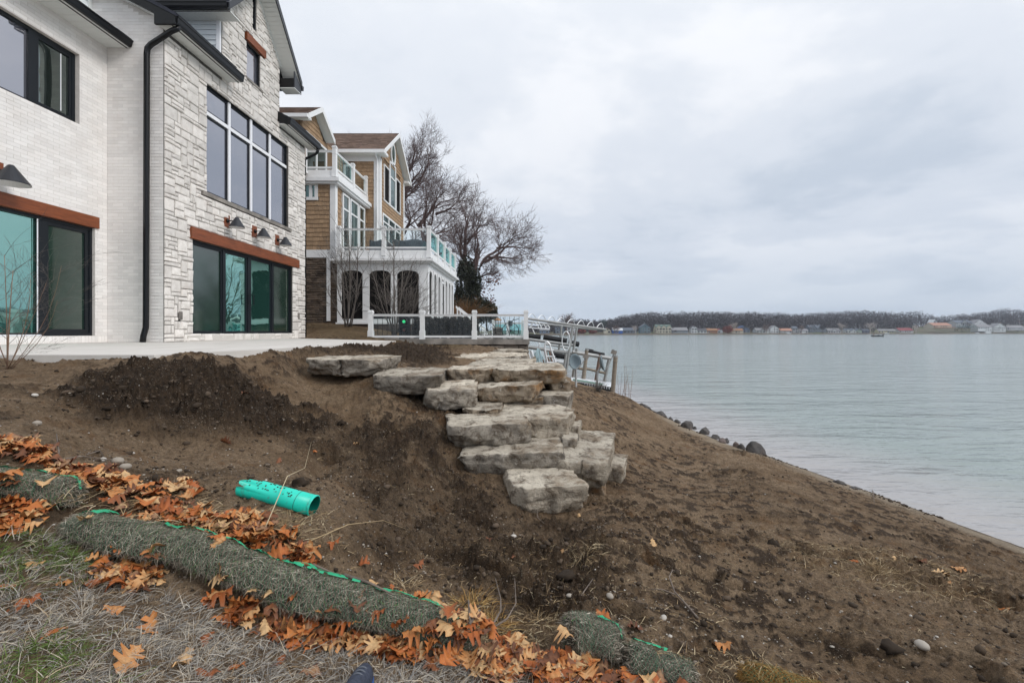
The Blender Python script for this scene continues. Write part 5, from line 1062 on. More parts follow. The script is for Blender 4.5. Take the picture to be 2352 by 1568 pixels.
bare_tree(q(900, 770), [limb2(q, (905, 560), (925, 430), .30), limb2(q, (920, 480), (935, 380), .24), limb2(q, (930, 420), (950, 345), .16), limb2(q, (905, 560), (1000, 490), .26), limb2(q, (960, 520), (1040, 430), .20), limb2(q, (1000, 492), (1075, 465), .14), limb2(q, (925, 440), (990, 380), .17), limb2(q, (935, 400), (965, 320), .14), limb2(q, (905, 580), (985, 560), .15), limb2(q, (925, 430), (910, 345), .12), limb2(q, (960, 420), (1000, 350), .11)],
          'tall bare tree rising behind the tan shake house', 23, trunk_pts=[(*q(880, 775), .75), (*q(890, 650), .6), (*q(905, 560), .42)], spread=.62, up=.05, wig=.12, shrink=.66)
q = IP(44)
bare_tree(q(1005, 765), [limb(q, (990, 610), (975, 520), .22), limb(q, (975, 560), (955, 490), .14), limb(q, (980, 550), (1030, 500), .14), limb(q, (975, 520), (985, 450), .13), limb(q, (990, 590), (1040, 570), .12), limb(q, (985, 580), (940, 590), .14), limb(q, (980, 540), (1010, 470), .12)],
          'bare tree between the tall tree and the forked tree', 31, trunk_pts=[(*q(1015, 770), .36), (*q(1000, 660), .30), (*q(990, 610), .24)], spread=.75, wig=.15, shrink=.66)
q = IP(58)
for a, b_, sd, lab in ((822, 300, 5, 'left bare treetop showing above the brown shingle roof'), (862, 305, 8, 'right bare treetop showing above the brown shingle roof')):
    bare_tree(q(a, 790), [limb(q, (a, 440), (a - 6, 390), .2), limb(q, (a, 420), (a + 14, 375), .16), limb(q, (a, 425), (a - 20, 380), .14), limb(q, (a, 395), (a + 2, 362), .12)], lab, sd, trunk_pts=[(*q(a, 790), .5), (*q(a, 560), .4), (*q(a, 395), .22)], maxlev=4, kids=(4, 4, 4, 3), spread=.6)
RMIN[0] = .005
# leafy masses: small leaf-sized faces through an uneven volume
def leaf_cloud(name, label, cat, base, blobs, n, size, mt, seed, group=None, stems=(), part_name='foliage', parent=None, upb=0.0):
    rg = np.random.default_rng(seed); t = thing(name, label, cat, base, group) if parent is None else parent; P = []
    tot = sum(b[3] * b[4] * b[5] for b in blobs)
    for (cx, cy, cz, rx, ry, rz) in blobs:
        k = max(10, int(n * rx * ry * rz / tot)); d = rg.normal(0, 1, (k, 3)); d /= np.linalg.norm(d, axis=1, keepdims=True); rr = rg.uniform(.35, 1.0, k) ** .5
        lump = 1 + .28 * vn3(d[:, 0] * 2.3 + cx, d[:, 1] * 2.3 + cy, d[:, 2] * 2.3 + cz, seed); P.append(np.array([cx, cy, cz]) + d * (rr * lump)[:, None] * np.array([rx, ry, rz]))
    P = np.concatenate(P); k = len(P); a = rg.normal(0, 1, (k, 3)); a[:, 2] += upb; a /= np.linalg.norm(a, axis=1, keepdims=True); b = np.cross(a, rg.normal(0, 1, (k, 3))); b /= np.linalg.norm(b, axis=1, keepdims=True)
    s = size * rg.uniform(.5, 1.4, (k, 1)); V = np.stack([P - a * s, P + b * s * .45, P + a * s, P - b * s * .45], 1).reshape(-1, 3); q_ = np.arange(4 * k).reshape(-1, 4)
    obj(part_name, np_mesh(part_name, V, q_, M[mt], False, {'rnd': np.repeat(rg.random(k), 4)}), t)
    for a_, c_, r_ in stems: m = MB(); m.tube([a_, c_], [r_, r_ * .5], 6); m.build('trunk', M['bark'], t)
    return t
M['ivy'] = mat('dark_ivy', (.030, .036, .022), rough=.7, rnd=1.1); M['evergreen'] = mat('dark_evergreen', (.022, .026, .017), rough=.8, rnd=1.2); M['hedge'] = mat('winter_hedge', (.030, .024, .018), rough=.85, rnd=1.4); M['rustgrass'] = mat('rust_grass', (.30, .15, .055), rough=.8, rnd=.9); M['deadleaf'] = mat('dead_leaf', (.15, .06, .045), rough=.8, rnd=.9)
q = IP(41); c = lambda px, py, dy=0: q(px, py, dy)
leaf_cloud('ivy', 'dark ivy wrapped round the trunks of the forked tree', 'ivy', q(1085, 740), [(*c(1088, 690), .75, .6, 1.9), (*c(1080, 640), .5, .5, 1.6), (*c(1095, 650), .5, .5, 1.3), (*c(1072, 610), .35, .35, 1.0)], 5200, .10, 'ivy', 3)
leaf_cloud('conifer', 'dark narrow conifer at the corner of the porch', 'conifer', q(1058, 745), [(*c(1060, 660, -3), .55, .55, 2.2), (*c(1060, 620, -3), .35, .35, 1.0), (*c(1058, 700, -3), .75, .7, 1.6)], 6500, .09, 'evergreen', 4, stems=[(c(1058, 760, -3), c(1060, 600, -3), .12)])
leaf_cloud('evergreen_bush', 'dark evergreen bush at the foot of the forked tree', 'bush', q(1118, 745), [(*c(1105, 705, -2), .9, .8, .9), (*c(1125, 712, -2), .7, .7, .7), (*c(1095, 725, -2), 1.1, .8, .6), (*c(1130, 728, -2), .5, .5, .5)], 5200, .11, 'ivy', 6, stems=[(c(1118, 760, -2), c(1118, 700, -2), .08)])
leaf_cloud('dead_leaves', 'reddish dead leaves clinging to low branches of the forked tree', 'dead leaves', q(1120, 650), [(*c(1110, 655, 1), 1.1, .8, .9), (*c(1135, 640, 1), .9, .8, .7), (*c(1075, 620, 1), .6, .6, .8), (*c(1120, 690, 1), .8, .8, .6)], 420, .14, 'deadleaf', 7)
def fan_grass(name, label, cat, base, n, L, mt, seed, sprd=.5, group=None, r=.006):
    rg = np.random.default_rng(seed); t = thing(name, label, cat, base, group); tw = Twigs()
    for i in range(n):
        a = rg.uniform(0, 2 * math.pi); s = rg.uniform(.05, sprd); l = L * rg.uniform(.5, 1.1); p = np.array(base) + np.array([math.cos(a), math.sin(a), 0]) * rg.uniform(0, .12) * L; k = np.linspace(0, 1, 4)[:, None]
        tw.tube(p + np.array([math.cos(a) * s, math.sin(a) * s, 1]) * l * k + np.array([math.cos(a), math.sin(a), -.55]) * l * s * k ** 2 * .8, np.linspace(r, r * .3, 4), 3)
    tw.build('blades', M[mt], t); return t
q = IP(33); [fan_grass('ornamental_grass', lab, 'grass clump', (U(px, 33), 33, W(745, 33)), 240, 2.1, 'rustgrass', int(px), .75, 'ornamental grasses by the porch', .012) for px, lab in ((1060, 'rust coloured grass clump beside the porch corner'), (1076, 'rust coloured grass clump nearer the evergreen bush'))]
# hedge behind the fence
for i, (x0, x1) in enumerate(((948, 1030), (1032, 1096))):
    Y = 18.2; xa, xb = U(x0, Y), U(x1, Y); bl = [(xa + (xb - xa) * (k + .5) / 4, Y + .2, .20 + .03 * (k % 2), (xb - xa) / 6.2, .33, .42) for k in range(4)]
    leaf_cloud('hedge', ('brown winter hedge behind the second fence panel, left half', 'brown winter hedge behind the second fence panel, right half')[i], 'hedge', ((xa + xb) / 2, Y, -.27), bl + [(b_[0], b_[1], b_[2] - .25, b_[3], b_[4], .3) for b_ in bl], 7500, .055, 'hedge', 60 + i, 'clipped hedge blocks on the terrace', stems=[((b_[0], Y + .2, -.3), (b_[0], Y + .2, .2), .03) for b_ in bl])
# multi-stem shrubs in front of the porch
def shrub(base, tips, label, seed, r=.03, mt='greybark', mt2='greybark', maxlev=4, kids=(4, 4, 3), spread=.55, up=.03, group=None, lv=1, name='bare_shrub', shrink=.6, wig=.10):
    rg = np.random.default_rng(seed); t = thing(name, label, 'shrub', base, group); st, tw = Twigs(), Twigs()
    for (tp, k) in tips:
        b = np.array(base) + np.append(rg.normal(0, r * 2.0, 2), 0); p1 = np.array(tp); n = 6; f = np.linspace(0, 1, n)[:, None]; pts = b + (p1 - b) * f + np.sin(f * math.pi) * rg.normal(0, .04, 3) * np.linalg.norm(p1 - b)
        rr = np.linspace(r * k, r * k * .35, n); m = MB(); m.tube([tuple(p) for p in pts], list(rr), 6); m.build('stem', M[mt], t, True)
        for j in range(9):
            q_ = rg.uniform(1.2, n - 1.01); i0 = int(q_); pp = pts[i0] + (pts[i0 + 1] - pts[i0]) * (q_ - i0); td = pts[i0 + 1] - pts[i0]; td /= np.linalg.norm(td); rv = rg.normal(0, 1, 3); rv -= td * rv.dot(td); rv /= np.linalg.norm(rv); nd = td * math.cos(.65) + rv * math.sin(.65)
            grow(tw, tw, rg, pp, nd, np.linalg.norm(p1 - b) * rg.uniform(.18, .34), r * k * .34, lv + 1, maxlev, kids, spread, up, wig, shrink)
    tw.build('twigs', M[mt2], t); return t
q = IP(19.3)
shrub(q(797, 750), [(q(782, 560), 1.0), (q(800, 530), 1.1), (q(822, 560), 1.0), (q(760, 600), .7), (q(835, 620), .8), (q(748, 660), .6), (q(790, 620, -.4), .8)], 'left multi-stemmed bare shrub in front of the porch', 41, .035, group='bare shrubs by the porch')
q = IP(18.4)
shrub(q(905, 772), [(q(880, 600), 1.0), (q(905, 560), 1.1), (q(925, 620), .9), (q(950, 600), .9), (q(965, 670), .8), (q(860, 640), .8), (q(945, 690), .7), (q(915, 640, -.4), .9)], 'right multi-stemmed bare shrub behind the first fence panel', 43, .036, group='bare shrubs by the porch')
q = IP(18.8)
shrub(q(950, 775), [(q(935, 660), .7), (q(962, 640), .8), (q(978, 680), .7), (q(990, 700), .5)], 'small twiggy shrub beside the red planter', 47, .026, group='bare shrubs by the porch')
# thin shrub close by at the left edge
RMIN[0] = .0012; q = IP(4.45); g = gz(U(18, 4.45), 4.45)
shrub((U(18, 4.45), 4.45, g - .02), [(q(30, 620), 1.1), (q(70, 640), .7), (q(10, 585), .9), (q(-20, 640), .8), (q(132, 690), .55), (q(110, 640), .6), (q(141, 610), .55), (q(118, 745), .4)], 'thin bare shrub with reddish stems at the left picture edge', 52, .0062, 'tanbark', 'greybark', maxlev=4, kids=(3, 4, 2), spread=.5, up=.0, shrink=.62)
# dry reeds by the waterline
for i, (px, py, Y) in enumerate(((1424, 915, 14.2), (1436, 920, 14.6), (1448, 926, 14.9))):
    t = thing('reed', 'dry reed stalks at the waterline, ' + ('next to the piling', 'between the other two reed tufts', 'farthest right of the piling')[i], 'reeds', (U(px, Y), Y, W(py, Y) - .1), 'dry reeds at the waterline'); tw = Twigs(); rg = np.random.default_rng(70 + i)
    for k in range(4): tp = np.array([U(px, Y) + rg.normal(.05, .13), Y + rg.normal(0, .1), W(py, Y) + rg.uniform(.6, 1.25)]); b = np.array([U(px, Y) + rg.normal(0, .03), Y, W(py, Y) - .15]); tw.tube(b + (tp - b) * np.linspace(0, 1, 4)[:, None], np.linspace(.006, .003, 4), 3)
    tw.build('stalks', M['tanbark'], t)
q = IP(12.8); fan_grass('grass_tuft', 'grey dry tuft at the foot of the right satellite dish', 'grass tuft', (U(1374, 12.8), 12.8, gz(U(1374, 12.8), 12.8) - .02), 90, .45, 'greybark', 88, .6, r=.004)

# ------------------------------------------------------------------ far shore
def shore_line(px):
    """distance of the far waterline along a bearing"""
    return np.interp(px, [900, 1200, 1330, 1700, 2000, 2352, 2800], [330, 345, 360, 440, 520, 610, 700])
M['farland'] = mat('far_bank', (.115, .098, .060), (.075, .070, .040), .05, .95, c3=(.075, .105, .038), c3scale=.03, c3lo=.5, c3hi=.62)
def hill_h(px, back):
    """height above the water of the far land, a given way behind its waterline"""
    rise = np.interp(px, [1000, 1400, 1700, 2000, 2120, 2250, 2400, 2800], [1, 3, 6, 7, 9, 12, 16, 18])
    return 1.0 * sstep(0, 4, back) + 1.2 * sstep(5, 40, back) + rise * sstep(35, 150, back)
def far_pt(px, back, h=None):
    Y = float(shore_line(px)) + back; return (U(px, Y), Y, WATER + (float(hill_h(px, back)) if h is None else h))
def build_far_land():
    pxs = np.linspace(850, 2800, 130); bk = np.array([-3, 0, 2.5, 5, 10, 20, 35, 50, 70, 90, 120, 160, 240, 330]); A, B = np.meshgrid(pxs, bk); Y = shore_line(A) + B
    Z = WATER - .6 + (hill_h(A, B) + .6) * (B > -1) + .3 * vn2(A * .13, B * .1, 5) * (B > 8); Z[0] = WATER - .6; Z[1] = WATER - .05
    V = np.stack([((A - PX) / F * Y).ravel(), Y.ravel(), Z.ravel()], 1); n = len(pxs); i, j = np.meshgrid(np.arange(len(bk) - 1), np.arange(n - 1)); i = i.ravel(); j = j.ravel()
    tag(obj('far_shore', np_mesh('far_shore', V, np.stack([i * n + j, i * n + j + 1, (i + 1) * n + j + 1, (i + 1) * n + j], 1), M['farland'], True)), kind='structure')
build_far_land()
# seawall along the far waterline
b = MB()
for k in range(150):
    px = 900 + k * 13; p0 = far_pt(px, .0, 0); p1 = far_pt(px + 13, .0, 0); h = .9 + .35 * math.sin(k * 1.7) * math.sin(k * .31); b.prism([(p0[0], p0[1], WATER - .3), (p1[0], p1[1], WATER - .3), (p1[0], p1[1], WATER + h), (p0[0], p0[1], WATER + h)], (0, 1.0, 0))
tag(b.build('far_seawall', mat('far_seawall', (.10, .078, .062), (.19, .15, .12), .12, .9, stretch=(1, .2, 1))), 'low brown seawall along the far shore of the lake', 'seawall')
def pm(name, c, r=.8):
    if name not in M: M[name] = mat(name, c, rough=r)
    return M[name]
WC = {'white': (.56, .58, .60), 'cream': (.48, .45, .37), 'blue': (.035, .12, .44), 'greyblue': (.13, .17, .25), 'teal': (.10, .16, .19), 'slate': (.15, .18, .22), 'brown': (.24, .13, .08), 'grey': (.36, .37, .38), 'yellow': (.55, .53, .36), 'olive': (.36, .36, .24), 'pale': (.52, .55, .56), 'green': (.24, .30, .27), 'navy': (.06, .08, .13), 'salmon': (.56, .32, .25)}
RC = {'dark': (.075, .075, .085), 'grey': (.21, .21, .22), 'red': (.22, .05, .055), 'brown': (.15, .095, .07), 'white': (.56, .58, .60), 'blue': (.07, .13, .27), 'salmon': (.36, .19, .135), 'orange': (.25, .135, .075), 'slate': (.10, .12, .15)}
FARG = pm('far_window', (.03, .035, .045), .3)
def far_house(px0, px1, wc, rc, label, back=12, st=1, front='eave', base=None, deck=None, chim=False, gables=0, seed=0):
    """px0-px1: bearings of its two ends; st: storeys; front: which way the roof faces the lake"""
    rg = random.Random(seed + int(px0)); pc = (px0 + px1) / 2; loc = far_pt(pc, back); Y = loc[1]; w = (px1 - px0) / F * Y; h = 2.6 * st; dp = max(6, w * .6); z0 = loc[2] if base is None else W(base, Y)
    t = thing('lake_house', label, 'house', (loc[0], Y, z0), 'houses along the far shore'); x0, x1 = loc[0] - w / 2, loc[0] + w / 2; wm, rm = pm('far_wall_' + wc, WC[wc]), pm('far_roof_' + rc, RC[rc]); m = MB(); m.box((x0, Y, z0 - 1.5), (x1, Y + dp, z0 + h))
    rh = (w * .32 if front == 'gable' else min(dp * .3, 3.2))
    if front == 'gable': m.prism([(x0, Y, z0 + h), (x1, Y, z0 + h), (loc[0], Y, z0 + h + rh)], (0, dp, 0))
    else: m.prism([(x0, Y, z0 + h), (x0, Y + dp, z0 + h), (x0, Y + dp / 2, z0 + h + rh)], (w, 0, 0))
    for g in range(gables): c_ = x0 + w * (g + .5) / gables; m.prism([(c_ - w * .16, Y - .6, z0 + h - .6), (c_ + w * .16, Y - .6, z0 + h - .6), (c_ + w * .16, Y - .6, z0 + h), (c_, Y - .6, z0 + h + w * .15), (c_ - w * .16, Y - .6, z0 + h)], (0, 2.5, 0))
    m.build('wall', wm, t); m = MB(); o = .35
    if front == 'gable':
        for s in (-1, 1): e = loc[0] + s * (w / 2 + o); m.prism([(e, Y - o, z0 + h - .15), (loc[0], Y - o, z0 + h + rh + .12), (loc[0], Y - o, z0 + h + rh + .4), (e, Y - o, z0 + h + .12)], (0, dp + 2 * o, 0))
    else:
        for s in (-1, 1): e = Y + dp / 2 + s * (dp / 2 + o); m.prism([(x0 - o, e, z0 + h - .15), (x0 - o, Y + dp / 2, z0 + h + rh + .12), (x0 - o, Y + dp / 2, z0 + h + rh + .4), (x0 - o, e, z0 + h + .12)], (w + 2 * o, 0, 0))
    for g in range(gables):
        c_ = x0 + w * (g + .5) / gables
        for s in (-1, 1): m.prism([(c_ + s * w * .18, Y - .85, z0 + h - .1), (c_, Y - .85, z0 + h + w * .16), (c_, Y - .85, z0 + h + w * .16 + .25), (c_ + s * w * .18, Y - .85, z0 + h + .15)], (0, 3, 0))
    r_ = m.build('roof', rm, t)
    if chim: part('chimney', pm('far_chimney', (.30, .22, .17)), r_, ((x0 + w * .8, Y + dp * .4, z0 + h), (x0 + w * .8 + 1, Y + dp * .4 + 1, z0 + h + rh + 1.2)))
    n = max(2, int(w / 2.6))
    for s in range(st):
        for i in range(n):
            if rg.random() < .15: continue
            c_ = x0 + w * (i + .5) / n; ww = rg.choice((.5, .6, .9)); zb = z0 + s * 2.6 + .6; f = part('window', pm('far_trim', (.62, .64, .66)) if wc not in ('white', 'cream', 'pale') else wm, t, ((c_ - ww - .12, Y - .08, zb - .1), (c_ + ww + .12, Y - .003, zb + 1.5))); part('pane', FARG, f, ((c_ - ww, Y - .12, zb), (c_ + ww, Y - .083, zb + 1.4)))
    if front == 'gable': part('window', FARG, t, ((loc[0] - .5, Y - .1, z0 + h + .3), (loc[0] + .5, Y - .003, z0 + h + 1.3)))
    if deck:
        m = MB(); m.box((x0 - 1, Y - 4, z0 - .3), (x1 + .5, Y - .15, z0 - .1)); [m.box((x0 - 1 + (w + 1.4) * k / 8, Y - 4, z0 - 1.5), (x0 - .85 + (w + 1.4) * k / 8, Y - 3.85, z0 + .8)) for k in range(9)]; m.box((x0 - 1, Y - 4.02, z0 + .7), (x1 + .5, Y - 3.9, z0 + .85)); m.build('deck', pm('far_deck_' + deck, {'orange': (.38, .12, .05), 'white': (.66, .68, .70), 'red': (.24, .06, .05), 'teal': (.06, .17, .17)}[deck]), t)
    return t
FH = [(1240,1262,'greyblue','grey','dark blue cottage seen under the boat canopy'),(1276,1296,'slate','dark','grey cottage with white windows between the lift legs',12,2),(1302,1322,'white','grey','white two-storey house with red deck behind the boat lift legs',12,2,'eave',None,'red'),(1388,1403,'cream','brown','cream gabled cottage just right of the boat canopy tip',12,1,'gable'),(1408,1430,'blue','white','bright blue cottage with white roof',10,1),(1432,1462,'slate','slate','long low slate cottage beside the bright blue one',11,1),
 (1470,1494,'teal','slate','dark teal house with white columned porch',11,2,'gable'),(1507,1542,'cream','green2','cream house with three gables and dormers',12,2,'eave',None,None,False,3),(1545,1580,'slate','grey','slate blue house with a broad grey roof',14,1,'eave',None,'white'),(1588,1601,'white','dark','tall white gable joined to a grey roofed wing',12,2,'gable'),(1601,1623,'pale','dark','grey roofed wing right of the tall white gable',13,1,'eave',None,'white'),(1625,1648,'brown','orange','brown house with an orange-brown roof',12,1),
 (1649,1660,'white','red','white gable with a dark red roof left of the red tree',13,1,'gable'),(1682,1707,'cream','orange','cream bungalow with orange roof right of the red tree',9,1),(1694,1722,'greyblue','blue','blue roofed house behind the cream bungalow',30,1,'gable'),(1737,1766,'pale','grey','pale grey house half hidden by a bare tree',14,1,'eave',None,None,False,1),(1770,1788,'white','grey','white gable with three dark windows',11,2,'gable'),(1793,1819,'grey','salmon','grey house with a salmon roof',13,1),(1821,1832,'grey','slate','narrow grey two-storey house right of the salmon roof',13,2),(1836,1856,'white','grey','low white boathouse with a long plain wall',9,1),
 (1860,1896,'slate','slate','big slate house with twin gables above',22,2,'eave',None,None,False,2),(1902,1931,'white','grey','long white house with dormer left of the pale sycamore',13,1,'eave',None,None,False,1),(1942,1966,'pale','slate','pair of pale grey gables right of the sycamore',14,1,'eave',None,None,False,2),(1966,1980,'green','slate','small green-grey gable beside the navy cottage',12,1,'gable'),(1982,1997,'navy','slate','small navy cottage under the pale sycamore',12,1),(2017,2036,'yellow','grey','pale yellow bungalow near the fishing boat',12,1),(2038,2058,'olive','grey','olive bungalow next to the yellow one',13,1),(2066,2098,'white','red','white house with a red roof',18,1),
 (2144,2186,'cream','salmon','cream house with orange wooden deck',16,1,'eave',752,'orange'),(2196,2234,'grey','slate','grey house with teal lower storey',32,2,'eave',750,'teal',False,1),(2236,2266,'white','grey','white gable house halfway up the right slope',44,1,'gable',748),(2247,2278,'pale','grey','pale tiered house with wide balconies',20,2,'eave',760,'white'),(2283,2310,'pale','grey','pale house with a tan chimney',16,2,'gable',760,None,True),(2314,2358,'grey','grey','long grey roofed house at the right picture edge',18,1,'eave',757,'white'),(2318,2349,'salmon','grey','long salmon building on top of the right hill',150,1,'eave',739),(2262,2312,'white','slate','row of pale buildings on the right hilltop',150,1,'eave',741),(2228,2252,'pale','slate','pale building left of the dark conifer on the hilltop',140,1,'eave',742)]
RC['green2'] = (.12, .17, .15)
for i, a in enumerate(FH): far_house(a[0], a[1], a[2], a[3], a[4], *(a[5:] if len(a) > 5 else ()), seed=i)
# the A-frame on the grassy rise
Y = float(shore_line(2147)) + 95; p = (U(2147, Y), Y, W(743, Y)); t = thing('lake_house', 'white-fronted A-frame house on the grassy rise', 'house', p, 'houses along the far shore'); m = MB(); m.prism([(p[0] - 3.1, Y, p[2]), (p[0] + 3.1, Y, p[2]), (p[0], Y, p[2] + 5.6)], (0, 9, 0)); m.build('wall', pm('far_wall_navy', WC['navy']), t)
m = MB(); [m.prism([(p[0] + s * 3.6, Y - .5, p[2] - .3), (p[0], Y - .5, p[2] + 6.1), (p[0], Y - .5, p[2] + 5.4), (p[0] + s * 3.1, Y - .5, p[2] - .3)], (0, 10, 0)) for s in (-1, 1)]; m.build('roof', pm('far_trim', (.62, .64, .66)), t)
part('balcony', pm('far_trim', (.62, .64, .66)), t, ((p[0] - 1.7, Y - 1, p[2] + 2.3), (p[0] + 1.7, Y - .1, p[2] + 2.6))); part('window', FARG, t, ((p[0] - 1.7, Y - .15, p[2] + .4), (p[0] - .2, Y - .01, p[2] + 2.2))); part('window', FARG, t, ((p[0] + .2, Y - .15, p[2] + .4), (p[0] + 1.7, Y - .01, p[2] + 2.2)))
# woods: many bare crowns that read as one mass
def far_tree_np(rg, base, h, wd_, nb, twl, seg=3):
    """trunk, limbs and many twigs as thin ribbons crossing"""
    P, Q, A, B = [], [], [], []
    t = rg.uniform(.28, .95, nb) ** .8; az = rg.uniform(0, 2 * np.pi, nb); L = wd_ * (1.15 - .55 * t) * rg.uniform(.55, 1.05, nb); o = np.stack([np.zeros(nb), np.zeros(nb), h * t * .62], 1); d = np.stack([np.cos(az), np.sin(az), rg.uniform(.45, 1.3, nb)], 1); d /= np.linalg.norm(d, axis=1, keepdims=True); e = o + d * L[:, None]
    P.append(o); Q.append(e); A.append(np.full(nb, .11 * h / 15)); B.append(np.full(nb, .06))
    for lvl, (k, ln, w0) in enumerate(((5, .5, .10), (5, .34, .085))):
        n = len(Q[-1]); f = rg.uniform(.25, 1.0, (n, k, 1)); s = P[-1][:, None] + (Q[-1] - P[-1])[:, None] * f; dd = (Q[-1] - P[-1])[:, None] * .9; ll = np.linalg.norm(dd, axis=2, keepdims=True); dd = dd / ll + rg.normal(0, .62, (n, k, 3)) + np.array([0, 0, .22]); dd /= np.linalg.norm(dd, axis=2, keepdims=True); e = s + dd * ll * ln * 1.5 * rg.uniform(.5, 1.2, (n, k, 1)); P.append(s.reshape(-1, 3)); Q.append(e.reshape(-1, 3)); A.append(np.full(n * k, w0)); B.append(np.full(n * k, w0 * .4))
    P.append(np.array([[0, 0, -1.]])); Q.append(np.array([[0, 0, h * .66]])); A.append(np.array([.024 * h])); B.append(np.array([.008 * h]))
    P, Q, A, B = np.concatenate(P), np.concatenate(Q), np.concatenate(A), np.concatenate(B); d = Q - P; sd_ = np.cross(d, rg.normal(0, 1, d.shape)); sd_ /= np.linalg.norm(sd_, axis=1, keepdims=True) + 1e-9
    V = np.stack([P - sd_ * A[:, None], P + sd_ * A[:, None], Q + sd_ * B[:, None], Q - sd_ * B[:, None]], 1).reshape(-1, 3) + np.array(base); return V
M['farwood'] = mat('far_wood', (.060, .050, .052), (.044, .040, .044), .03, .95, rnd=.5, c3=(.115, .080, .070), c3scale=.025, c3lo=.58, c3hi=.7); M['farpine'] = mat('far_pine', (.028, .045, .038), rough=.95, rnd=.6); M['farpale'] = mat('far_sycamore', (.42, .37, .34), rough=.9); M['farred'] = mat('far_red_tree', (.20, .055, .040), rough=.9, rnd=.6); M['farbrown'] = mat('far_brown_twig', (.16, .115, .10), rough=.9)
def woods():
    rg = np.random.default_rng(91); Vs = []; rn = []
    for k in range(270):
        px = rg.uniform(1205, 2500); back = rg.choice([rg.uniform(26, 60), rg.uniform(60, 130), rg.uniform(120, 200)], p=[.25, .42, .33])
        if 2100 < px < 2190 and back < 110: continue
        if px > 2190 and back < 70 and rg.random() < .75: continue
        Y = float(shore_line(px)) + back; top = np.interp(px, [1205, 1260, 1330, 1390, 1440, 1480, 1560, 1660, 1760, 1840, 1900, 1990, 2060, 2110, 2150, 2200, 2260, 2300, 2352, 2500], [757, 750, 742, 744, 729, 723, 723, 722, 724, 727, 722, 718, 724, 719, 730, 727, 722, 712, 716, 716]) + rg.normal(1.0, 2.2) + (10 - back * .10 if back < 90 else 0)
        g = WATER + float(hill_h(px, back)); h = max(6, W(top, Y) - g); V = far_tree_np(rg, (U(px, Y), Y, g), h, h * rg.uniform(.34, .46), 15 if back < 130 else 12, 1); Vs.append(V); rn.append(np.full(len(V), rg.random()))
    V = np.concatenate(Vs); tag(obj('far_woods', np_mesh('far_woods', V, np.arange(len(V)).reshape(-1, 4), M['farwood'], False, {'rnd': np.concatenate(rn)})), 'bare wood along the far shore', None, None, 'stuff')
woods()
TOPX = [1205, 1260, 1330, 1390, 1440, 1480, 1560, 1660, 1760, 1840, 1900, 1990, 2060, 2110, 2150, 2200, 2260, 2300, 2352, 2500]
TOPY = [757, 750, 742, 744, 729, 723, 723, 722, 724, 727, 722, 718, 724, 719, 730, 727, 722, 712, 716, 716]
def under():
    """twig tufts filling the crowns of the wood"""
    rg = np.random.default_rng(17); n = 130000; px = rg.uniform(1205, 2490, n); bk = rg.uniform(14, 190, n); Y = shore_line(px) + bk; g = WATER + hill_h(px, bk); lump = vn2(px * .085, bk * .05, 3) + .6 * vn2(px * .21, bk * .1, 4); env = (PY - np.interp(px, TOPX, TOPY)) / F * Y + 2.2 + lump * 2.4 - (bk < 70) * (70 - bk) * .05
    f = rg.random(n) ** .8; z = g + f * np.maximum(env - g, 2.0); ok = ~((px > 2095) & (px < 2195) & (bk < 112)) & ~((px > 2190) & (bk < 75) & (rg.random(n) < .85)) & ~((bk < 34) & (rg.random(n) < .82)) & ~((f > .86) & (rg.random(n) < .4)) & ~((lump < -.55) & (f > .5) & (rg.random(n) < .7)); P = np.stack([(px - PX) / F * Y, Y, z], 1)[ok]; n = len(P); f = f[ok]
    a = rg.normal(0, .8, (n, 3)) + np.array([0, 0, 1.2]); a /= np.linalg.norm(a, axis=1, keepdims=True); b = np.cross(a, rg.normal(0, 1, (n, 3))); b /= np.linalg.norm(b, axis=1, keepdims=True); s = (rg.uniform(.8, 2.0, n) * (1.15 - .45 * f))[:, None]; V = np.stack([P - a * s, P + b * s * .22, P + a * s, P - b * s * .22], 1).reshape(-1, 3); rn = np.clip(.5 + .35 * lump[ok] + rg.normal(0, .15, n), 0, 1)
    tag(obj('far_undergrowth', np_mesh('far_undergrowth', V, np.arange(len(V)).reshape(-1, 4), M['farwood'], False, {'rnd': np.repeat(rn, 4)})), 'dense twiggy mass of the far bare wood', None, None, 'stuff')
under()
def far_single(px, back, top, label, mt, seed, nb=30, wf=.42, base=None, group=None):
    rg = np.random.default_rng(seed); Y = float(shore_line(px)) + back; g = WATER + float(hill_h(px, back)); h = W(top, Y) - g; p = (U(px, Y), Y, g); t = thing('bare_tree', label, 'tree', p, group); V = far_tree_np(rg, p, h, h * wf, nb, 1); obj('branches', np_mesh('branches', V, np.arange(len(V)).reshape(-1, 4), M[mt]), t); m = MB(); m.tube([(p[0], p[1], g - .5), (p[0] + .2, p[1], g + h * .5)], [.035 * h, .015 * h], 7); m.build('trunk', M[mt], t)
for a in [(1301, 10, 714, 'large pale bare tree above the boat canopy hoops', 'farbrown', 1, 46, .5), (1459, 5, 742, 'white-barked sycamore left of the dark teal house', 'farpale', 2, 14, .4), (1686, 7, 735, 'white-barked sycamore behind the round red tree', 'farpale', 3, 22, .45), (1934, 7, 738, 'white-barked sycamore in front of the long white house', 'farpale', 4, 22, .45), (1999, 8, 736, 'white-barked sycamore above the fishing boat', 'farpale', 5, 22, .5), (2104, 10, 742, 'pale sycamore right of the red-roofed house', 'farpale', 6, 16, .42), (1415, 8, 745, 'small brown tree beside the bright blue cottage', 'farbrown', 7, 26, .5), (1760, 8, 742, 'brown tree in front of the pale grey house', 'farbrown', 8, 26, .5), (1840, 8, 744, 'brown tree beside the narrow grey house', 'farbrown', 9, 24, .45), (1890, 6, 740, 'tall dark tree right of the twin-gabled house', 'farwood', 10, 30, .4)]: far_single(*a, group='trees standing out on the far shore')
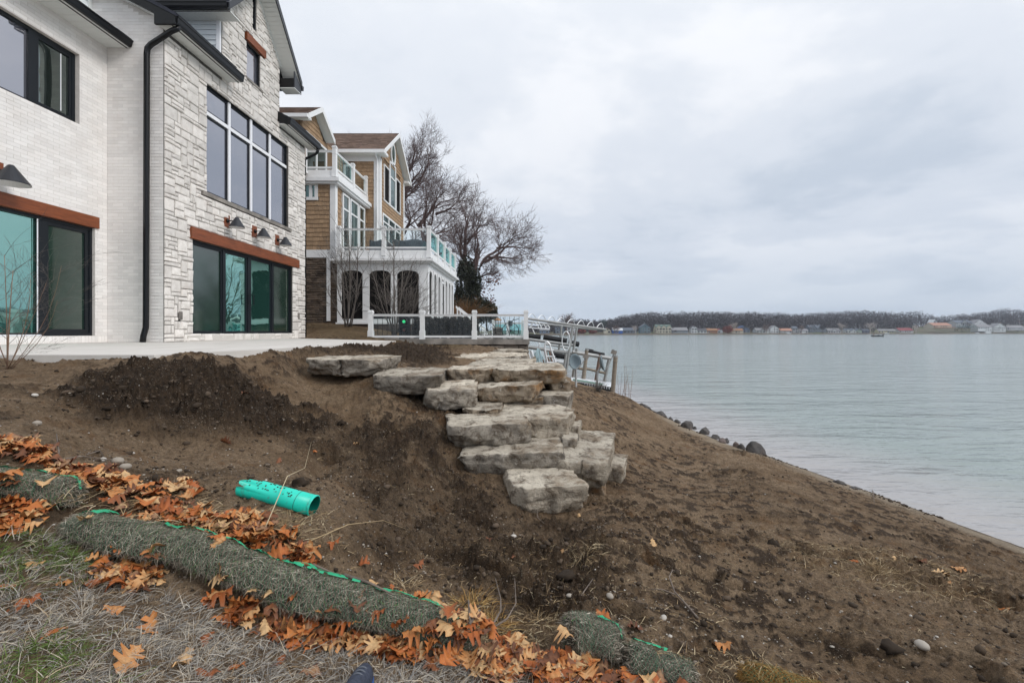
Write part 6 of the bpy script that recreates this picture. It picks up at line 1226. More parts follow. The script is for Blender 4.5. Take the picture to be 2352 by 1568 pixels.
def far_blob(px, back, r, h, mt, label, cat, seed, base=None):
    p = far_pt(px, back); 
    if base is not None: p = (p[0], p[1], W(base, p[1]))
    leaf_cloud('round_tree' if mt == 'farred' else 'conifer', label, cat, p, [(p[0], p[1], p[2] + h * .5, r, r, h * .5)], 900, .55, mt, seed, stems=[((p[0], p[1], p[2] - 1), (p[0], p[1], p[2] + h * .5), .25)])
far_blob(1672, 8, 4.6, 7.5, 'farred', 'round dark red tree on the far shore', 'tree', 1); far_blob(1336, 9, 3.2, 3.6, 'farred', 'low dark red bush behind the canopy legs', 'bush', 2); far_blob(1362, 9, 3.0, 3.4, 'farred', 'low dark red bush left of the cream gabled cottage', 'bush', 3); far_blob(2258, 120, 4.5, 9, 'farpine', 'dark conifer on the right hilltop', 'conifer', 4, 744); far_blob(1386, 60, 5, 12, 'farpine', 'dark conifer behind the boat canopy tip', 'conifer', 5)
# small white things on the far bank
for i, (px, w_, lab) in enumerate(((2271, 13, 'white covered boat hoist at the right far shore'), (2246, 8, 'small white dinghy cover left of the boat hoist'), (1813, 8, 'white upturned boat on the far seawall'), (2038, 10, 'long pale dock lying on the far bank'))):
    p = far_pt(px, -1.5, 0); x = w_ / F * p[1] / 2; b = MB(); b.prism([(p[0] - x, p[1], WATER + .5), (p[0] + x, p[1], WATER + .5), (p[0] + x * .9, p[1], WATER + (2.4 if i == 0 else 1.2)), (p[0], p[1], WATER + (2.9 if i == 0 else 1.4)), (p[0] - x * .9, p[1], WATER + (2.4 if i == 0 else 1.2))], (0, 2, 0)); t = b.build('boat_cover', pm('far_trim', (.62, .64, .66))); tag(t, lab, 'boat cover'); b = MB(); [b.tube([(p[0] + s * x * .8, p[1] + dy, WATER - .3), (p[0] + s * x * .8, p[1] + dy, WATER + .6)], .07, 5) for s in (-1, 1) for dy in (.1, 1.8)]; b.build('legs', M['alu'], t)
# fishing boat with its angler
Y = 236.0; c = (U(2014, Y), Y, WATER); t = thing('fishing_boat', 'dark flat fishing boat out on the lake', 'boat', c); m = MB(); Lh = 3.1; secs = []
for f, w_, zb, zt in ((-1, .15, .25, .75), (-.7, .6, .02, .62), (0, .85, -.1, .55), (.7, .8, -.1, .55), (1, .7, .0, .58)): x = c[0] + f * Lh; secs.append([(x, Y - w_, WATER + zt), (x, Y - w_ * .7, WATER + zb), (x, Y + w_ * .7, WATER + zb), (x, Y + w_, WATER + zt)])
V = [p for s in secs for p in s]; Fs = [(i * 4 + k, i * 4 + k + 1, i * 4 + 5 + k, i * 4 + 4 + k) for i in range(4) for k in range(3)] + [(0, 1, 2, 3), (16, 17, 18, 19)] + [(i * 4, i * 4 + 4, i * 4 + 7, i * 4 + 3) for i in range(4)]; m.add(V, Fs); m.build('hull', pm('boat_hull', (.03, .035, .04), .4), t)
part('motor', pm('motor', (.01, .01, .012)), t, ((c[0] + 3.0, Y - .2, WATER + .1), (c[0] + 3.4, Y + .2, WATER + 1.05))); part('console', pm('boat_hull', (.03, .035, .04)), t, ((c[0] + .6, Y - .4, WATER + .5), (c[0] + 1.2, Y + .4, WATER + .95)))
def seated_person(p, face, label):
    me = bpy.data.meshes.new('person'); J = [(0, 0, 0), (0, 0, .28), (0, 0, .5), (0, 0, .62), (0, 0, .78), (.2, 0, .48), (.3, .12, .25), (.2, .32, .2), (-.2, 0, .48), (-.3, .12, .25), (-.2, .32, .2), (.1, .42, .02), (.1, .45, -.4), (-.1, .42, .02), (-.1, .45, -.4), (0, .02, .7)]; E = [(0, 1), (1, 2), (2, 3), (3, 15), (15, 4), (2, 5), (5, 6), (6, 7), (2, 8), (8, 9), (9, 10), (0, 11), (11, 12), (0, 13), (13, 14)]; ra = [.17, .17, .16, .06, .085, .08, .06, .045, .08, .06, .045, .085, .06, .085, .06, .10]
    me.from_pydata([Vector(j) for j in J], E, []); o = bpy.data.objects.new('person', me); COL.objects.link(o); o.location = p; o.rotation_euler = (0, 0, face); o.modifiers.new('skin', 'SKIN'); [setattr(v, 'radius', (r, r)) for v, r in zip(me.skin_vertices[0].data, ra)]; me.skin_vertices[0].data[0].use_root = True; s = o.modifiers.new('sub', 'SUBSURF'); s.levels = 1; s.render_levels = 1; me.materials.append(pm('jacket', (.16, .09, .07))); return tag(o, label, 'person')
seated_person((c[0] - 1.5, Y, WATER + .75), R(90), 'seated angler in a dark jacket in the fishing boat')

# ------------------------------------------------------------------ thin haze over the lake
def haze():
    m = bpy.data.materials.new('haze'); m.use_nodes = True; t = m.node_tree; t.nodes.clear(); v = N(t, 'ShaderNodeVolumePrincipled'); v.inputs['Color'].default_value = (.78, .86, 1.0, 1); v.inputs['Density'].default_value = HAZE; v.inputs['Anisotropy'].default_value = 0.0; o = N(t, 'ShaderNodeOutputMaterial'); LK(t, v.outputs[0], o.inputs['Volume'])
    b = MB(); b.box((-1000, -320, -9.5), (1850, 1150, 48)); tag(b.build('haze', m), 'thin even haze over the lake', None, None, 'stuff')
HAZE = 0.0002
if HAZE: haze()
# ------------------------------------------------------------------ foreground: netted straw logs, leaves, grass, pipe, gravel
def ramp_mat(name, stops, rough=.8, attr='rnd', spec=.3, noise=0.0, nscale=30, transl=0.0, bump=0.0):
    m = bpy.data.materials.new(name); m.use_nodes = True; t = m.node_tree; b = t.nodes['Principled BSDF']; b.inputs['Roughness'].default_value = rough; b.inputs['Specular IOR Level'].default_value = spec
    f = N(t, 'ShaderNodeAttribute', attribute_name=attr).outputs['Fac']; col = ramp(t, f, stops)
    if noise:
        tc = N(t, 'ShaderNodeTexCoord'); n = N(t, 'ShaderNodeTexNoise', i_Scale=nscale, i_Detail=5.0); LK(t, tc.outputs['Object'], n.inputs['Vector']); k = math_n(t, 'ADD', math_n(t, 'MULTIPLY', n.outputs[0], 2 * noise), 1 - noise); cb = N(t, 'ShaderNodeCombineXYZ'); [LK(t, k, cb.inputs[i]) for i in range(3)]; col = mixc(t, 1.0, col, cb.outputs[0], 'MULTIPLY')
        if bump: bp = N(t, 'ShaderNodeBump', i_Strength=bump, i_Distance=.004); LK(t, n.outputs[0], bp.inputs['Height']); LK(t, bp.outputs[0], b.inputs['Normal'])
    LK(t, col, b.inputs['Base Color']); return m
M['leaf'] = ramp_mat('oak_leaf', [(0, (.085, .034, .018)), (.18, (.18, .068, .028)), (.36, (.33, .090, .022)), (.52, (.44, .145, .036)), (.68, (.46, .205, .070)), (.84, (.54, .34, .165)), (.90, (.52, .34, .17)), (1, (.11, .028, .020))], .6, spec=.35, noise=.22, nscale=22, bump=.4)
M['grass'] = ramp_mat('dry_grass', [(0, (.12, .118, .115)), (.3, (.30, .285, .265)), (.55, (.50, .455, .385)), (.75, (.57, .47, .335)), (.86, (.30, .19, .09)), (.87, (.075, .115, .030)), (1, (.14, .21, .045))], .7)
M['straw'] = ramp_mat('log_straw', [(0, (.085, .076, .060)), (.4, (.215, .185, .140)), (.75, (.42, .37, .295)), (.93, (.60, .55, .46)), (1, (.10, .18, .05))], .7)
M['drystraw'] = ramp_mat('dry_straw', [(0, (.17, .11, .055)), (.5, (.33, .23, .12)), (1, (.52, .43, .28))], .7)
M['golden'] = ramp_mat('golden_straw', [(0, (.17, .085, .022)), (.5, (.36, .20, .055)), (1, (.52, .37, .15))], .7)
M['net'] = mat('green_net', (.012, .36, .17), rough=.45); M['netdark'] = mat('dark_green_net', (.012, .15, .07), rough=.5); M['logcore'] = mat('log_core', (.055, .046, .033), (.032, .027, .020), 20, .95)
M['pebble'] = ramp_mat('pebble', [(0, (.10, .075, .052)), (.5, (.22, .18, .14)), (.85, (.34, .305, .26)), (1, (.52, .49, .45))], .75, noise=.15); M['clod'] = ramp_mat('soil_clod', [(0, (.026, .018, .012)), (.5, (.050, .035, .023)), (1, (.115, .084, .060))], .95, noise=.2, nscale=50)
M['stick'] = mat('grey_stick', (.20, .16, .13), (.11, .085, .068), 14, .85, .4, 50)
# ---- leaves
LO = [(0, .010), (.09, .018), (.15, .07), (.22, .21), (.285, .20), (.31, .125), (.36, .135), (.475, .37), (.545, .345), (.545, .185), (.60, .175), (.735, .385), (.80, .33), (.765, .18), (.82, .15), (.925, .20), (.935, .11), (1.0, .0)]
def leaf_np(seed):
    rg = np.random.default_rng(seed); L = []; wl = rg.uniform(.95, 1.3)
    mid = [min(t, 1.0) for t in (0, .10, .17, .22, .26, .31, .37, .44, .50, .55, .60, .66, .71, .76, .82, .87, .92, 1.0)]
    V = [(t, 0.0) for t in mid]; n = len(mid)
    for s in (1, -1):
        j = rg.uniform(.85, 1.15)
        for (t, w) in LO: V.append((t + rg.normal(0, .012), s * w * wl * j + rg.normal(0, .006)))
    V = np.array(V); q = []
    for k, s in enumerate((1, -1)):
        for i in range(n - 1): a = (i, i + 1, n * (k + 1) + i + 1, n * (k + 1) + i); q.append(a if s < 0 else a[::-1])
    x, y = V[:, 0] - .5, V[:, 1]
    c1, c2, c3 = rg.uniform(.15, 1.3) * rg.choice([1, -1, -1]), rg.uniform(-.8, .6), rg.uniform(-.7, .7)
    z = c1 * y * y * 1.5 + c2 * x * x * .8 + c3 * x * y + rg.uniform(.02, .08) * np.sin(x * rg.uniform(8, 14) + y * 9) + .05 * np.abs(y)
    xs = x * (1 - .12 * abs(c2)); ys = y * (1 - .22 * abs(c1))
    return np.stack([xs, ys, z], 1), np.array(q)
LEAVES = [leaf_np(i) for i in range(14)]
LEAFC = [.05, .12, .20, .26, .32, .38, .44, .50, .56, .62, .68, .73, .78, .83, .88, .98]
_lm = {}
def leaf_tone(V, c):
    n = 18; f = np.zeros(len(V)); f[:n] = .09; f[n:] -= .05 * np.abs(np.sin(np.arange(len(V) - n) * 2.1)); return np.clip(c + f * (1 if c < .9 else -.3), 0, 1)
def leaf_mesh(k, c):
    if (k, c) not in _lm:
        V, q = LEAVES[k]; _lm[(k, c)] = np_mesh('oak_leaf', V, q, M['leaf'], True, {'rnd': leaf_tone(V, c)})
    return _lm[(k, c)]
def poly_sample(poly, n, rg):
    """n points of a world polygon, evenly over its area"""
    p = np.array(poly); lo, hi = p.min(0), p.max(0); out = np.zeros((0, 2))
    while len(out) < n:
        s = rg.uniform(lo, hi, (n * 3, 2)); out = np.concatenate([out, s[in_poly(poly, s[:, 0], s[:, 1])]])
    return out[:n]
# straw logs: path in the world, radius
def log_path(pix, lift=0): return [(x, y, gz(x, y)) for x, y in gpts(pix)]
class LogShape:
    def __init__(s, pts, r, seed, taper=.25):
        p = np.array(pts); d = np.concatenate([[0], np.cumsum(np.linalg.norm(np.diff(p, axis=0), axis=1))]); s.L = d[-1]; s.seed = seed; s.r = r; s.d = d; s.p = p; s.taper = taper
    def at(s, u, a):
        """u 0..1 along, a angle round (0 = away from the camera, pi = towards)"""
        u = np.asarray(u, float); a = np.asarray(a, float); dd = u * s.L; c = np.stack([np.interp(dd, s.d, s.p[:, i]) for i in range(3)], -1); e = .04 * s.L
        t = np.stack([np.interp(np.minimum(dd + e, s.L), s.d, s.p[:, i]) - np.interp(np.maximum(dd - e, 0), s.d, s.p[:, i]) for i in range(3)], -1); t /= np.linalg.norm(t, axis=-1, keepdims=True) + 1e-9
        up = np.array([0, 0, 1.]); sd_ = np.cross(np.broadcast_to(up, t.shape), t); sd_ /= np.linalg.norm(sd_, axis=-1, keepdims=True) + 1e-9
        end = np.sqrt(np.clip(1 - np.clip((np.abs(u - .5) * 2 - (1 - s.taper)) / s.taper, 0, 1) ** 2, 0.0025, 1)); r = s.r * end * (1 + .16 * vn2(u * s.L * 5, a * .6, s.seed) + .12 * vn2(u * s.L * 13, a * 2, s.seed + 1) + .14 * vn2(u * s.L * 2.2, u * 0, s.seed + 2))
        nrm = sd_ * np.cos(a)[..., None] + up * np.sin(a)[..., None]; return c + np.array([0, 0, 1.]) * (s.r * .50 * end)[..., None] + nrm * (r * np.where(np.sin(a) < 0, .75, 1.0))[..., None], nrm, t
def blades_np(P, D, Lh, w, rg, bend=.4, seg=3):
    """ribbon blades from points P along D with length Lh, bending down"""
    n = len(P); D = D / (np.linalg.norm(D, axis=1, keepdims=True) + 1e-9); s = np.cross(D, rg.normal(0, 1, (n, 3))); s /= np.linalg.norm(s, axis=1, keepdims=True) + 1e-9; bd = rg.normal(0, 1, (n, 3)) * .35 + np.array([0, 0, -1.0]); V = []
    for k in range(seg):
        f = k / (seg - 1); c = P + D * (Lh * f)[:, None] + bd * (Lh * bend * f * f)[:, None]; ww = (w * (1 - .85 * f))[:, None]; V += [c - s * ww, c + s * ww]
    V = np.stack(V, 1); i = np.arange(n)[:, None] * (2 * seg); q = np.concatenate([i + np.array([[2 * k, 2 * k + 1, 2 * k + 3, 2 * k + 2]]) for k in range(seg - 1)]); return V.reshape(-1, 3), q
def straw_log(pix, r, label, seed, mt='straw', nstraw=7000, net=True, seam=True, nets=.017, name='straw_log', green=.05, group=None, cat='straw log', a_seam=1.02):
    rg = np.random.default_rng(seed); pts = log_path(pix); S = LogShape(pts, r, seed); t = thing(name, label, cat, tuple(pts[len(pts) // 2]), group)
    nu, na = max(16, int(S.L / .025)), 22; u, a = np.meshgrid(np.linspace(0, 1, nu), np.linspace(-.5, math.pi + .5, na)); P, n_, t_ = S.at(u, a); i, j = np.meshgrid(np.arange(na - 1), np.arange(nu - 1)); i = i.ravel(); j = j.ravel(); q = np.stack([i * nu + j, i * nu + j + 1, (i + 1) * nu + j + 1, (i + 1) * nu + j], 1); P = P - n_ * .008; obj('straw_core', np_mesh('straw_core', P.reshape(-1, 3), q, M['logcore'], True), t)
    n = nstraw; u = rg.random(n); a = rg.uniform(-.3, math.pi + .35, n); P, nn, tt = S.at(u, a); cr = np.cross(nn, tt); an = rg.uniform(0, 2 * np.pi, n)[:, None]; D = tt * np.cos(an) + cr * np.sin(an) + nn * rg.uniform(-.05, .7, (n, 1)); Lh = rg.uniform(.018, .075, n); Vb, qb = blades_np(P - nn * .004 - D * Lh[:, None] * .4, D, Lh, rg.uniform(.0009, .0021, n), rg, .12)
    c = np.clip(rg.beta(1.1, 1.7, n), 0, .93); c[rg.random(n) < green] = 1.0; o = obj('straw', np_mesh('straw', Vb, qb, M[mt], False, {'rnd': np.repeat(c, 6)}), t); tag(o, kind='stuff')
    if net:
        V, q = [], []; nU = int(S.L / nets); nA = 20; da = (math.pi + .5) / nA; nb = 0; ee = []
        uu = (np.arange(nU + 1)[:, None] + (np.arange(nA + 1)[None] % 2) * .5) / (nU + .5); aa = -.25 + np.arange(nA + 1)[None] * da + 0 * uu; uu = np.clip(uu, 0, 1); P, nn, tt = S.at(uu, aa); P = P + nn * (.005 + .004 * vn2(uu * 60, aa * 5, seed + 8))[..., None]
        for k in range(nA):
            A0 = P[:, k]; 
            for off in ((0, -1) if k % 2 == 0 else (0, 1)):
                lo, hi = (max(0, -off), nU + 1 - max(0, off)); B0 = P[lo + off:hi + off, k + 1]; A1 = A0[lo:hi]; e = B0 - A1; sdv = np.cross(e, nn[lo:hi, k]); sdv /= np.linalg.norm(sdv, axis=1, keepdims=True) + 1e-9; w = .0004; V.append(np.stack([A1 - sdv * w, A1 + sdv * w, B0 + sdv * w, B0 - sdv * w], 1).reshape(-1, 3))
        V = np.concatenate(V); tag(obj('netting', np_mesh('netting', V, np.arange(len(V)).reshape(-1, 4), M['netdark'], False), t), kind='stuff')
    if seam:                                                 # the gathered edge of the netting along the top
        us = np.linspace(.02, .98, max(24, int(S.L / .02))); strips = []
        for k in range(7):
            aa = a_seam + (k - 3) * .085 + .22 * vn2(us * S.L * 4, us * 0 + k * .13, seed + 3); P, nn, tt = S.at(us, aa); strips.append(P + nn * (.006 + .007 * rg.random((len(us), 1))))
        V = np.stack(strips, 1).reshape(-1, 3); m_ = len(us); i, j = np.meshgrid(np.arange(m_ - 1), np.arange(6)); i = i.ravel(); j = j.ravel(); keep = vn2(us[i] * S.L * 2.7, us[i] * 0, seed + 6) > -.42; keep &= rg.random(len(i)) > .30; q = np.stack([i * 7 + j, i * 7 + j + 1, (i + 1) * 7 + j + 1, (i + 1) * 7 + j], 1)[keep]; tag(obj('netting_hem', np_mesh('netting_hem', V, q, M['net'], True), t), kind='stuff')
    return S
LOGS = [straw_log([(150,1222),(260,1262),(350,1280),(450,1310),(560,1352),(680,1392),(800,1420),(900,1446),(1000,1475),(1090,1500)], .098, 'long green-netted straw log running along the edge of the dead grass', 3, nstraw=24000),
        straw_log([(-70,1150),(20,1140),(100,1145),(178,1165)], .10, 'short mound of green-netted straw at the left picture edge', 9, nstraw=5500),
        straw_log([(1300,1500),(1350,1490),(1430,1520)], .092, 'torn lump of netted straw between the leaves at the bottom', 12, nstraw=4200, green=.01, a_seam=1.2),
        straw_log([(1440,1535),(1510,1552),(1600,1590)], .07, 'flattened tail of netted straw with bright green hem, bottom centre', 15, nstraw=3600, green=.01, a_seam=1.0),
        straw_log([(1700,1560),(1790,1580),(1900,1620),(2020,1670)], .06, 'burst golden straw log at the bottom picture edge', 19, 'golden', 5200, True, False, .022, green=0)]
def on_log(x, y):
    """height of the straw logs over the ground"""
    h = np.zeros(np.shape(x))
    for S in LOGS:
        for a, b in zip(S.p[:-1], S.p[1:]):
            d, t = seg_d(x, y, a[:2], b[:2]); h = np.maximum(h, np.where(d < S.r, S.r * .50 + np.sqrt(np.maximum(0, S.r ** 2 - d ** 2)), 0))
    return h
# ---- dead grass: tufts leaning this way and that, with a few green ones
GP = gpts([(-480,1240),(0,1240),(130,1232),(230,1300),(330,1345),(470,1430),(600,1470),(780,1510),(960,1530),(1120,1540),(1260,1560),(1330,1590)]) + [(.35, 1.5), (-.2, 1.1), (-1.3, 1.05), (-2.9, 1.45)]
def grass_field():
    rg = np.random.default_rng(5); tc = poly_sample(GP, 2600, rg); n = 46000; k = rg.integers(0, len(tc), n); sp = rg.normal(0, .028, (n, 2)); P2 = tc[k] + sp; z = gzs(P2[:, 0], P2[:, 1]); lean = rg.normal(0, 1, (len(tc), 2)); lean /= np.linalg.norm(lean, axis=1, keepdims=True); lean = lean * .8 + np.array([.5, .15]); ln = lean[k] * rg.uniform(.3, 1.6, (n, 1)) + sp * 22
    D = np.concatenate([ln, rg.uniform(.25, 1.0, (n, 1))], 1); Lh = rg.uniform(.035, .115, n); P = np.concatenate([P2, z[:, None] - .004], 1)
    gm = fbm2(tc[:, 0] * 1.8, tc[:, 1] * 1.8, 77, 3) + .35 * vn2(tc[:, 0] * 9, tc[:, 1] * 9, 78); left = sstep(-1.3, -2.2, tc[:, 0]) * .75; gk = (gm + left)[k]; tone = rg.normal(.42, .12, len(tc))[k]; c = np.clip(tone + rg.normal(0, .17, n), 0, .84); isg = rg.random(n) < np.clip((gk - .40) * 1.8, 0, .72); c[isg] = rg.uniform(.88, 1.0, isg.sum())
    V, q = blades_np(P, D, Lh, rg.uniform(.0008, .0019, n), rg, .35, 4); tag(obj('dead_grass', np_mesh('dead_grass', V, q, M['grass'], False, {'rnd': np.repeat(c, 8)})), 'dead grey lawn grass with a few green tufts', None, None, 'stuff')
grass_field()
# ---- oak leaves: the largest are things of their own
LR = [([(-60,1010),(60,1005),(110,1025),(120,1060),(190,1100),(60,1075),(-60,1085)], 54, 'rust oak leaf in the upper heap at left', .055), ([(110,1085),(230,1080),(330,1115),(420,1150),(430,1230),(300,1225),(190,1190)], 80, 'brown oak leaf in the upper drift, left part', .05), ([(360,1110),(440,1120),(480,1180),(560,1190),(660,1230),(690,1280),(600,1285),(480,1250),(380,1230)], 110, 'brown oak leaf in the upper drift near the pipe', .05), ([(-60,1170),(60,1160),(150,1190),(150,1225),(60,1245),(-60,1250)], 46, 'broad brown oak leaf between straw mound and lawn', .045),
      ([(210,1310),(300,1300),(390,1330),(380,1360),(300,1375),(225,1370)], 34, 'orange oak leaf in the small lawn pile', .035), ([(480,1370),(560,1395),(700,1430),(860,1465),(1010,1500),(1000,1530),(830,1505),(680,1490),(540,1450),(490,1410)], 120, 'orange oak leaf along the near side of the long log', .04), ([(1000,1490),(1110,1500),(1180,1480),(1230,1500),(1300,1530),(1300,1580),(1180,1590),(1060,1560),(1000,1530)], 120, 'orange oak leaf left of the torn straw lump', .045), ([(1220,1520),(1300,1510),(1400,1550),(1500,1570),(1640,1590),(1640,1640),(1300,1640)], 80, 'orange oak leaf below the torn straw lump', .03),
      ([(900,1340),(1020,1390),(1100,1440),(1060,1460),(960,1420),(880,1380)], 16, 'curled oak leaf on soil beyond the long log', .0), ([(640,1250),(720,1260),(700,1310),(600,1300)], 22, 'dark red oak leaf ending the upper drift', .02)]
def leaf_label(lab, x, y, c, tilt):
    tone = 'dark brown' if c < .15 else 'brown' if c < .3 else 'rust' if c < .45 else 'orange-brown' if c < .6 else 'tan' if c < .76 else 'pale beige' if c < .92 else 'dark maroon'
    pose = 'standing on edge' if tilt > .95 else 'tilted' if tilt > .5 else 'lying flat'
    for k in ('rust ', 'brown ', 'orange ', 'broad brown ', 'curled ', 'dark red ', 'single '): 
        if lab.startswith(k): lab = lab[len(k):]; break
    return tone + ' ' + lab.replace('oak leaf', 'oak leaf ' + pose, 1)
def leaves():
    rg = np.random.default_rng(8); cand = []
    for poly, n, lab, hp in LR:
        wp = gpts(poly); s = poly_sample(wp, n * 2 + n, rg); s = s[np.argsort(-(vn2(s[:, 0] * 7, s[:, 1] * 7, 55) + rg.normal(0, .35, len(s))))][:int(n * 1.8)]; rg.shuffle(s); g = gzs(s[:, 0], s[:, 1]); up = np.maximum(on_log(s[:, 0], s[:, 1]) * .9, 0)
        for i in range(len(s)):
            top = i < n
            if up[i] > .05 and rg.random() < .72: continue
            cand.append((s[i, 0], s[i, 1], g[i] + up[i] + ((rg.uniform(.3, .75) if top else rg.uniform(0, .4)) * hp + .010), lab, top))
    pts = [(20,1362),(500,1335),(335,1245),(375,1120),(720,1052),(700,1155),(495,1320),(470,1480),(870,1510),(990,1545),(540,1545),(470,1560),(80,1305),(820,1440),(1010,1385),(1430,1560),(1580,1030),(2120,1300),(2160,1330),(1010,920),(1225,1255),(520,1020),(1330,1190),(1120,1250),(560,935),(1290,1295),(1500,1255),(1180,1290),(2200,1310),(2180,1345),(2060,1290),(2300,1390),(1960,1300),(2240,1360),(60,1400),(150,1350),(260,1420),(350,1460),(120,1480),(300,1530),(420,1540),(640,1520),(720,1550),(200,1270),(760,1250),(830,1290),(1060,1300),(960,1290),(1380,1420),(1460,1450),(1250,1380),(760,1330),(860,1350),(1660,1500),(640,1060),(820,1030)]
    lone = [(x, y, gz(x, y) + float(on_log(np.array([x]), np.array([y]))[0]) + .014, 'single oak leaf apart from the drifts', True) for x, y in gpts(pts)]
    big = [c for c in cand if c[4]]; rg.shuffle(big); big = sorted([(float(b[0]), float(b[1]), float(b[2]), b[3]) for b in big], key=lambda b: -b[2] * 0 - 1 / math.hypot(b[0], b[1]))[:300 - len(lone)]; chosen = {(round(b[0], 5), round(b[1], 5)) for b in big}
    def xf(): return rg.normal(0, .20) + (rg.random() < .12) * rg.normal(0, .7), rg.normal(0, .20), rg.uniform(0, 6.28), rg.uniform(.07, .138)
    for (x, y, z, lab, *_) in big + lone:
        a, b, c, s = xf(); c0 = float(rg.choice(LEAFC)); o = obj('oak_leaf', leaf_mesh(int(rg.integers(len(LEAVES))), c0), None, (x, y, z)); o.rotation_euler = (a, b, c); o.scale = (s, s, s); tag(o, leaf_label(lab, x, y, c0, abs(a) + abs(b)), 'leaf', 'fallen oak leaves')
    Vs, qs, rn, nb = [], [], [], 0
    for (x, y, z, lab, top) in cand:
        if (round(x, 5), round(y, 5)) in chosen: continue
        V, q = LEAVES[int(rg.integers(len(LEAVES)))]; a, b, c, s = xf(); Rm = np.array(Matrix.Rotation(c, 3, 'Z') @ Matrix.Rotation(b, 3, 'Y') @ Matrix.Rotation(a, 3, 'X')); Vs.append((V * s) @ Rm.T + np.array([x, y, z])); qs.append(q + nb); nb += len(V); rn.append(leaf_tone(V, float(rg.choice(LEAFC))))
    tag(obj('leaf_litter', np_mesh('leaf_litter', np.concatenate(Vs), np.concatenate(qs), M['leaf'], True, {'rnd': np.concatenate(rn)})), 'deeper layer of brown oak leaf litter in the drifts', None, None, 'stuff')
leaves()
# ---- loose stones and clods
def ico(): 
    bm = bmesh.new(); bmesh.ops.create_icosphere(bm, subdivisions=1, radius=1); V = np.array([v.co[:] for v in bm.verts]); Fq = np.array([[v.index for v in f.verts] for f in bm.faces]); bm.free(); bm = bmesh.new(); bmesh.ops.create_icosphere(bm, subdivisions=2, radius=1); V2 = np.array([v.co[:] for v in bm.verts]); F2 = np.array([[v.index for v in f.verts] for f in bm.faces]); bm.free(); return V, Fq, V2, F2
IV, IF, IV2, IF2 = ico()
def scatter(name, P, size, mt, rg, flat=.6, lab=None, rough=.0, V0=None, F0=None, rn=None, sink=.25):
    V0 = IV if V0 is None else V0; F0 = IF if F0 is None else F0; n = len(P); s = size[:, None, None] * rg.uniform(.65, 1.25, (n, 1, 3)) * np.array([1, 1, flat]); a = rg.uniform(0, 6.28, n); V = np.repeat(V0[None], n, 0)
    if rough: V = V * (1 + rough * rg.normal(0, 1, (n, len(V0), 1)).clip(-1.6, 1.6))
    V = V * s; ca, sa = np.cos(a)[:, None], np.sin(a)[:, None]; V = np.stack([V[..., 0] * ca - V[..., 1] * sa, V[..., 0] * sa + V[..., 1] * ca, V[..., 2]], -1); V = V + P[:, None, :] + np.array([0, 0, 1.]) * (size * flat * (1 - 2 * sink))[:, None, None]
    Fq = (F0[None] + (np.arange(n) * len(V0))[:, None, None]).reshape(-1, 3); tag(obj(name, np_mesh(name, V.reshape(-1, 3), Fq, M[mt], mt == 'pebble', {'rnd': np.repeat(rg.random(n) if rn is None else rn, len(V0))})), lab, None, None, 'stuff')
def near_samples(n, rg, r0, r1, a0=-52, a1=52, pw=1.0):
    a = np.radians(rg.uniform(a0, a1, n)); r = r0 * (r1 / r0) ** (rg.random(n) ** pw); return r * np.sin(a), r * np.cos(a)
def gravel():
    rg = np.random.default_rng(44); x, y = near_samples(21000, rg, 1.7, 12); dens = fbm2(x * 1.2, y * 1.2, 33, 3) * .5 + .38; G = gpts([(200,1030),(320,1030),(480,1110),(560,1150),(420,1140),(260,1100)]); G2 = gpts([(1080,1180),(1180,1190),(1230,1290),(1300,1380),(1150,1300)]); G3 = gpts([(860,940),(960,950),(960,1010),(880,1020)]); dens = dens + .6 * in_poly(G, x, y) + .6 * in_poly(G2, x, y) + .5 * in_poly(G3, x, y) + .30 * in_poly(MOUND, x, y) + .15 * in_poly(ROUGH, x, y)
    k = (rg.random(len(x)) < np.clip(dens, .05, 1)) & ~in_poly(SLAB, x, y) & (x < shore_x(y) - .3) & ~in_poly(GP, x, y); x, y = x[k], y[k]; z = gzs(x, y); size = np.clip(rg.lognormal(-5.55, .5, len(x)), .002, .012); scatter('gravel', np.stack([x, y, z], 1), size, 'pebble', rg, .65, 'pale gravel scattered over the bare soil')
    x, y = near_samples(30000, rg, 1.9, 14); d = .20 + .9 * in_poly(MOUND, x, y) + .55 * in_poly(ROUGH, x, y) + .5 * in_poly(MOUND2, x, y) + .35 * np.maximum(0, fbm2(x * 1.5, y * 1.5, 66, 3)); k = (rg.random(len(x)) < np.clip(d, 0, .9)) & ~in_poly(SLAB, x, y) & (x < shore_x(y) - .5) & ~in_poly(GP, x, y) & (on_log(x, y) < .01); x, y = x[k], y[k]; z = gzs(x, y); r = np.hypot(x, y); size = np.clip(rg.lognormal(-4.95, .55, len(x)), .003, .028) * np.where(in_poly(MOUND, x, y), 1.5, 1.0); scatter('soil_clods', np.stack([x, y, z], 1), size, 'clod', rg, .7, 'dark crumbly clods on the dug soil', .24, sink=.34)
gravel()
def shore_debris():
    rg = np.random.default_rng(12); y = rg.uniform(4.2, 16, 900); kk = vn2(y * 1.3, y * 0, 4) > .05; y = y[kk]; x = shore_x(y) - np.abs(rg.normal(.02, .20, len(y))) + .02; z = np.maximum(gzs(x, y), WATER - .01); scatter('shore_debris', np.stack([x, y, z], 1), np.clip(rg.lognormal(-4.5, .6, len(y)), .005, .04), 'clod', rg, .55, 'dark pebbles and debris along the waterline', .2, sink=.3, rn=rg.random(len(y)) ** 2)
shore_debris()
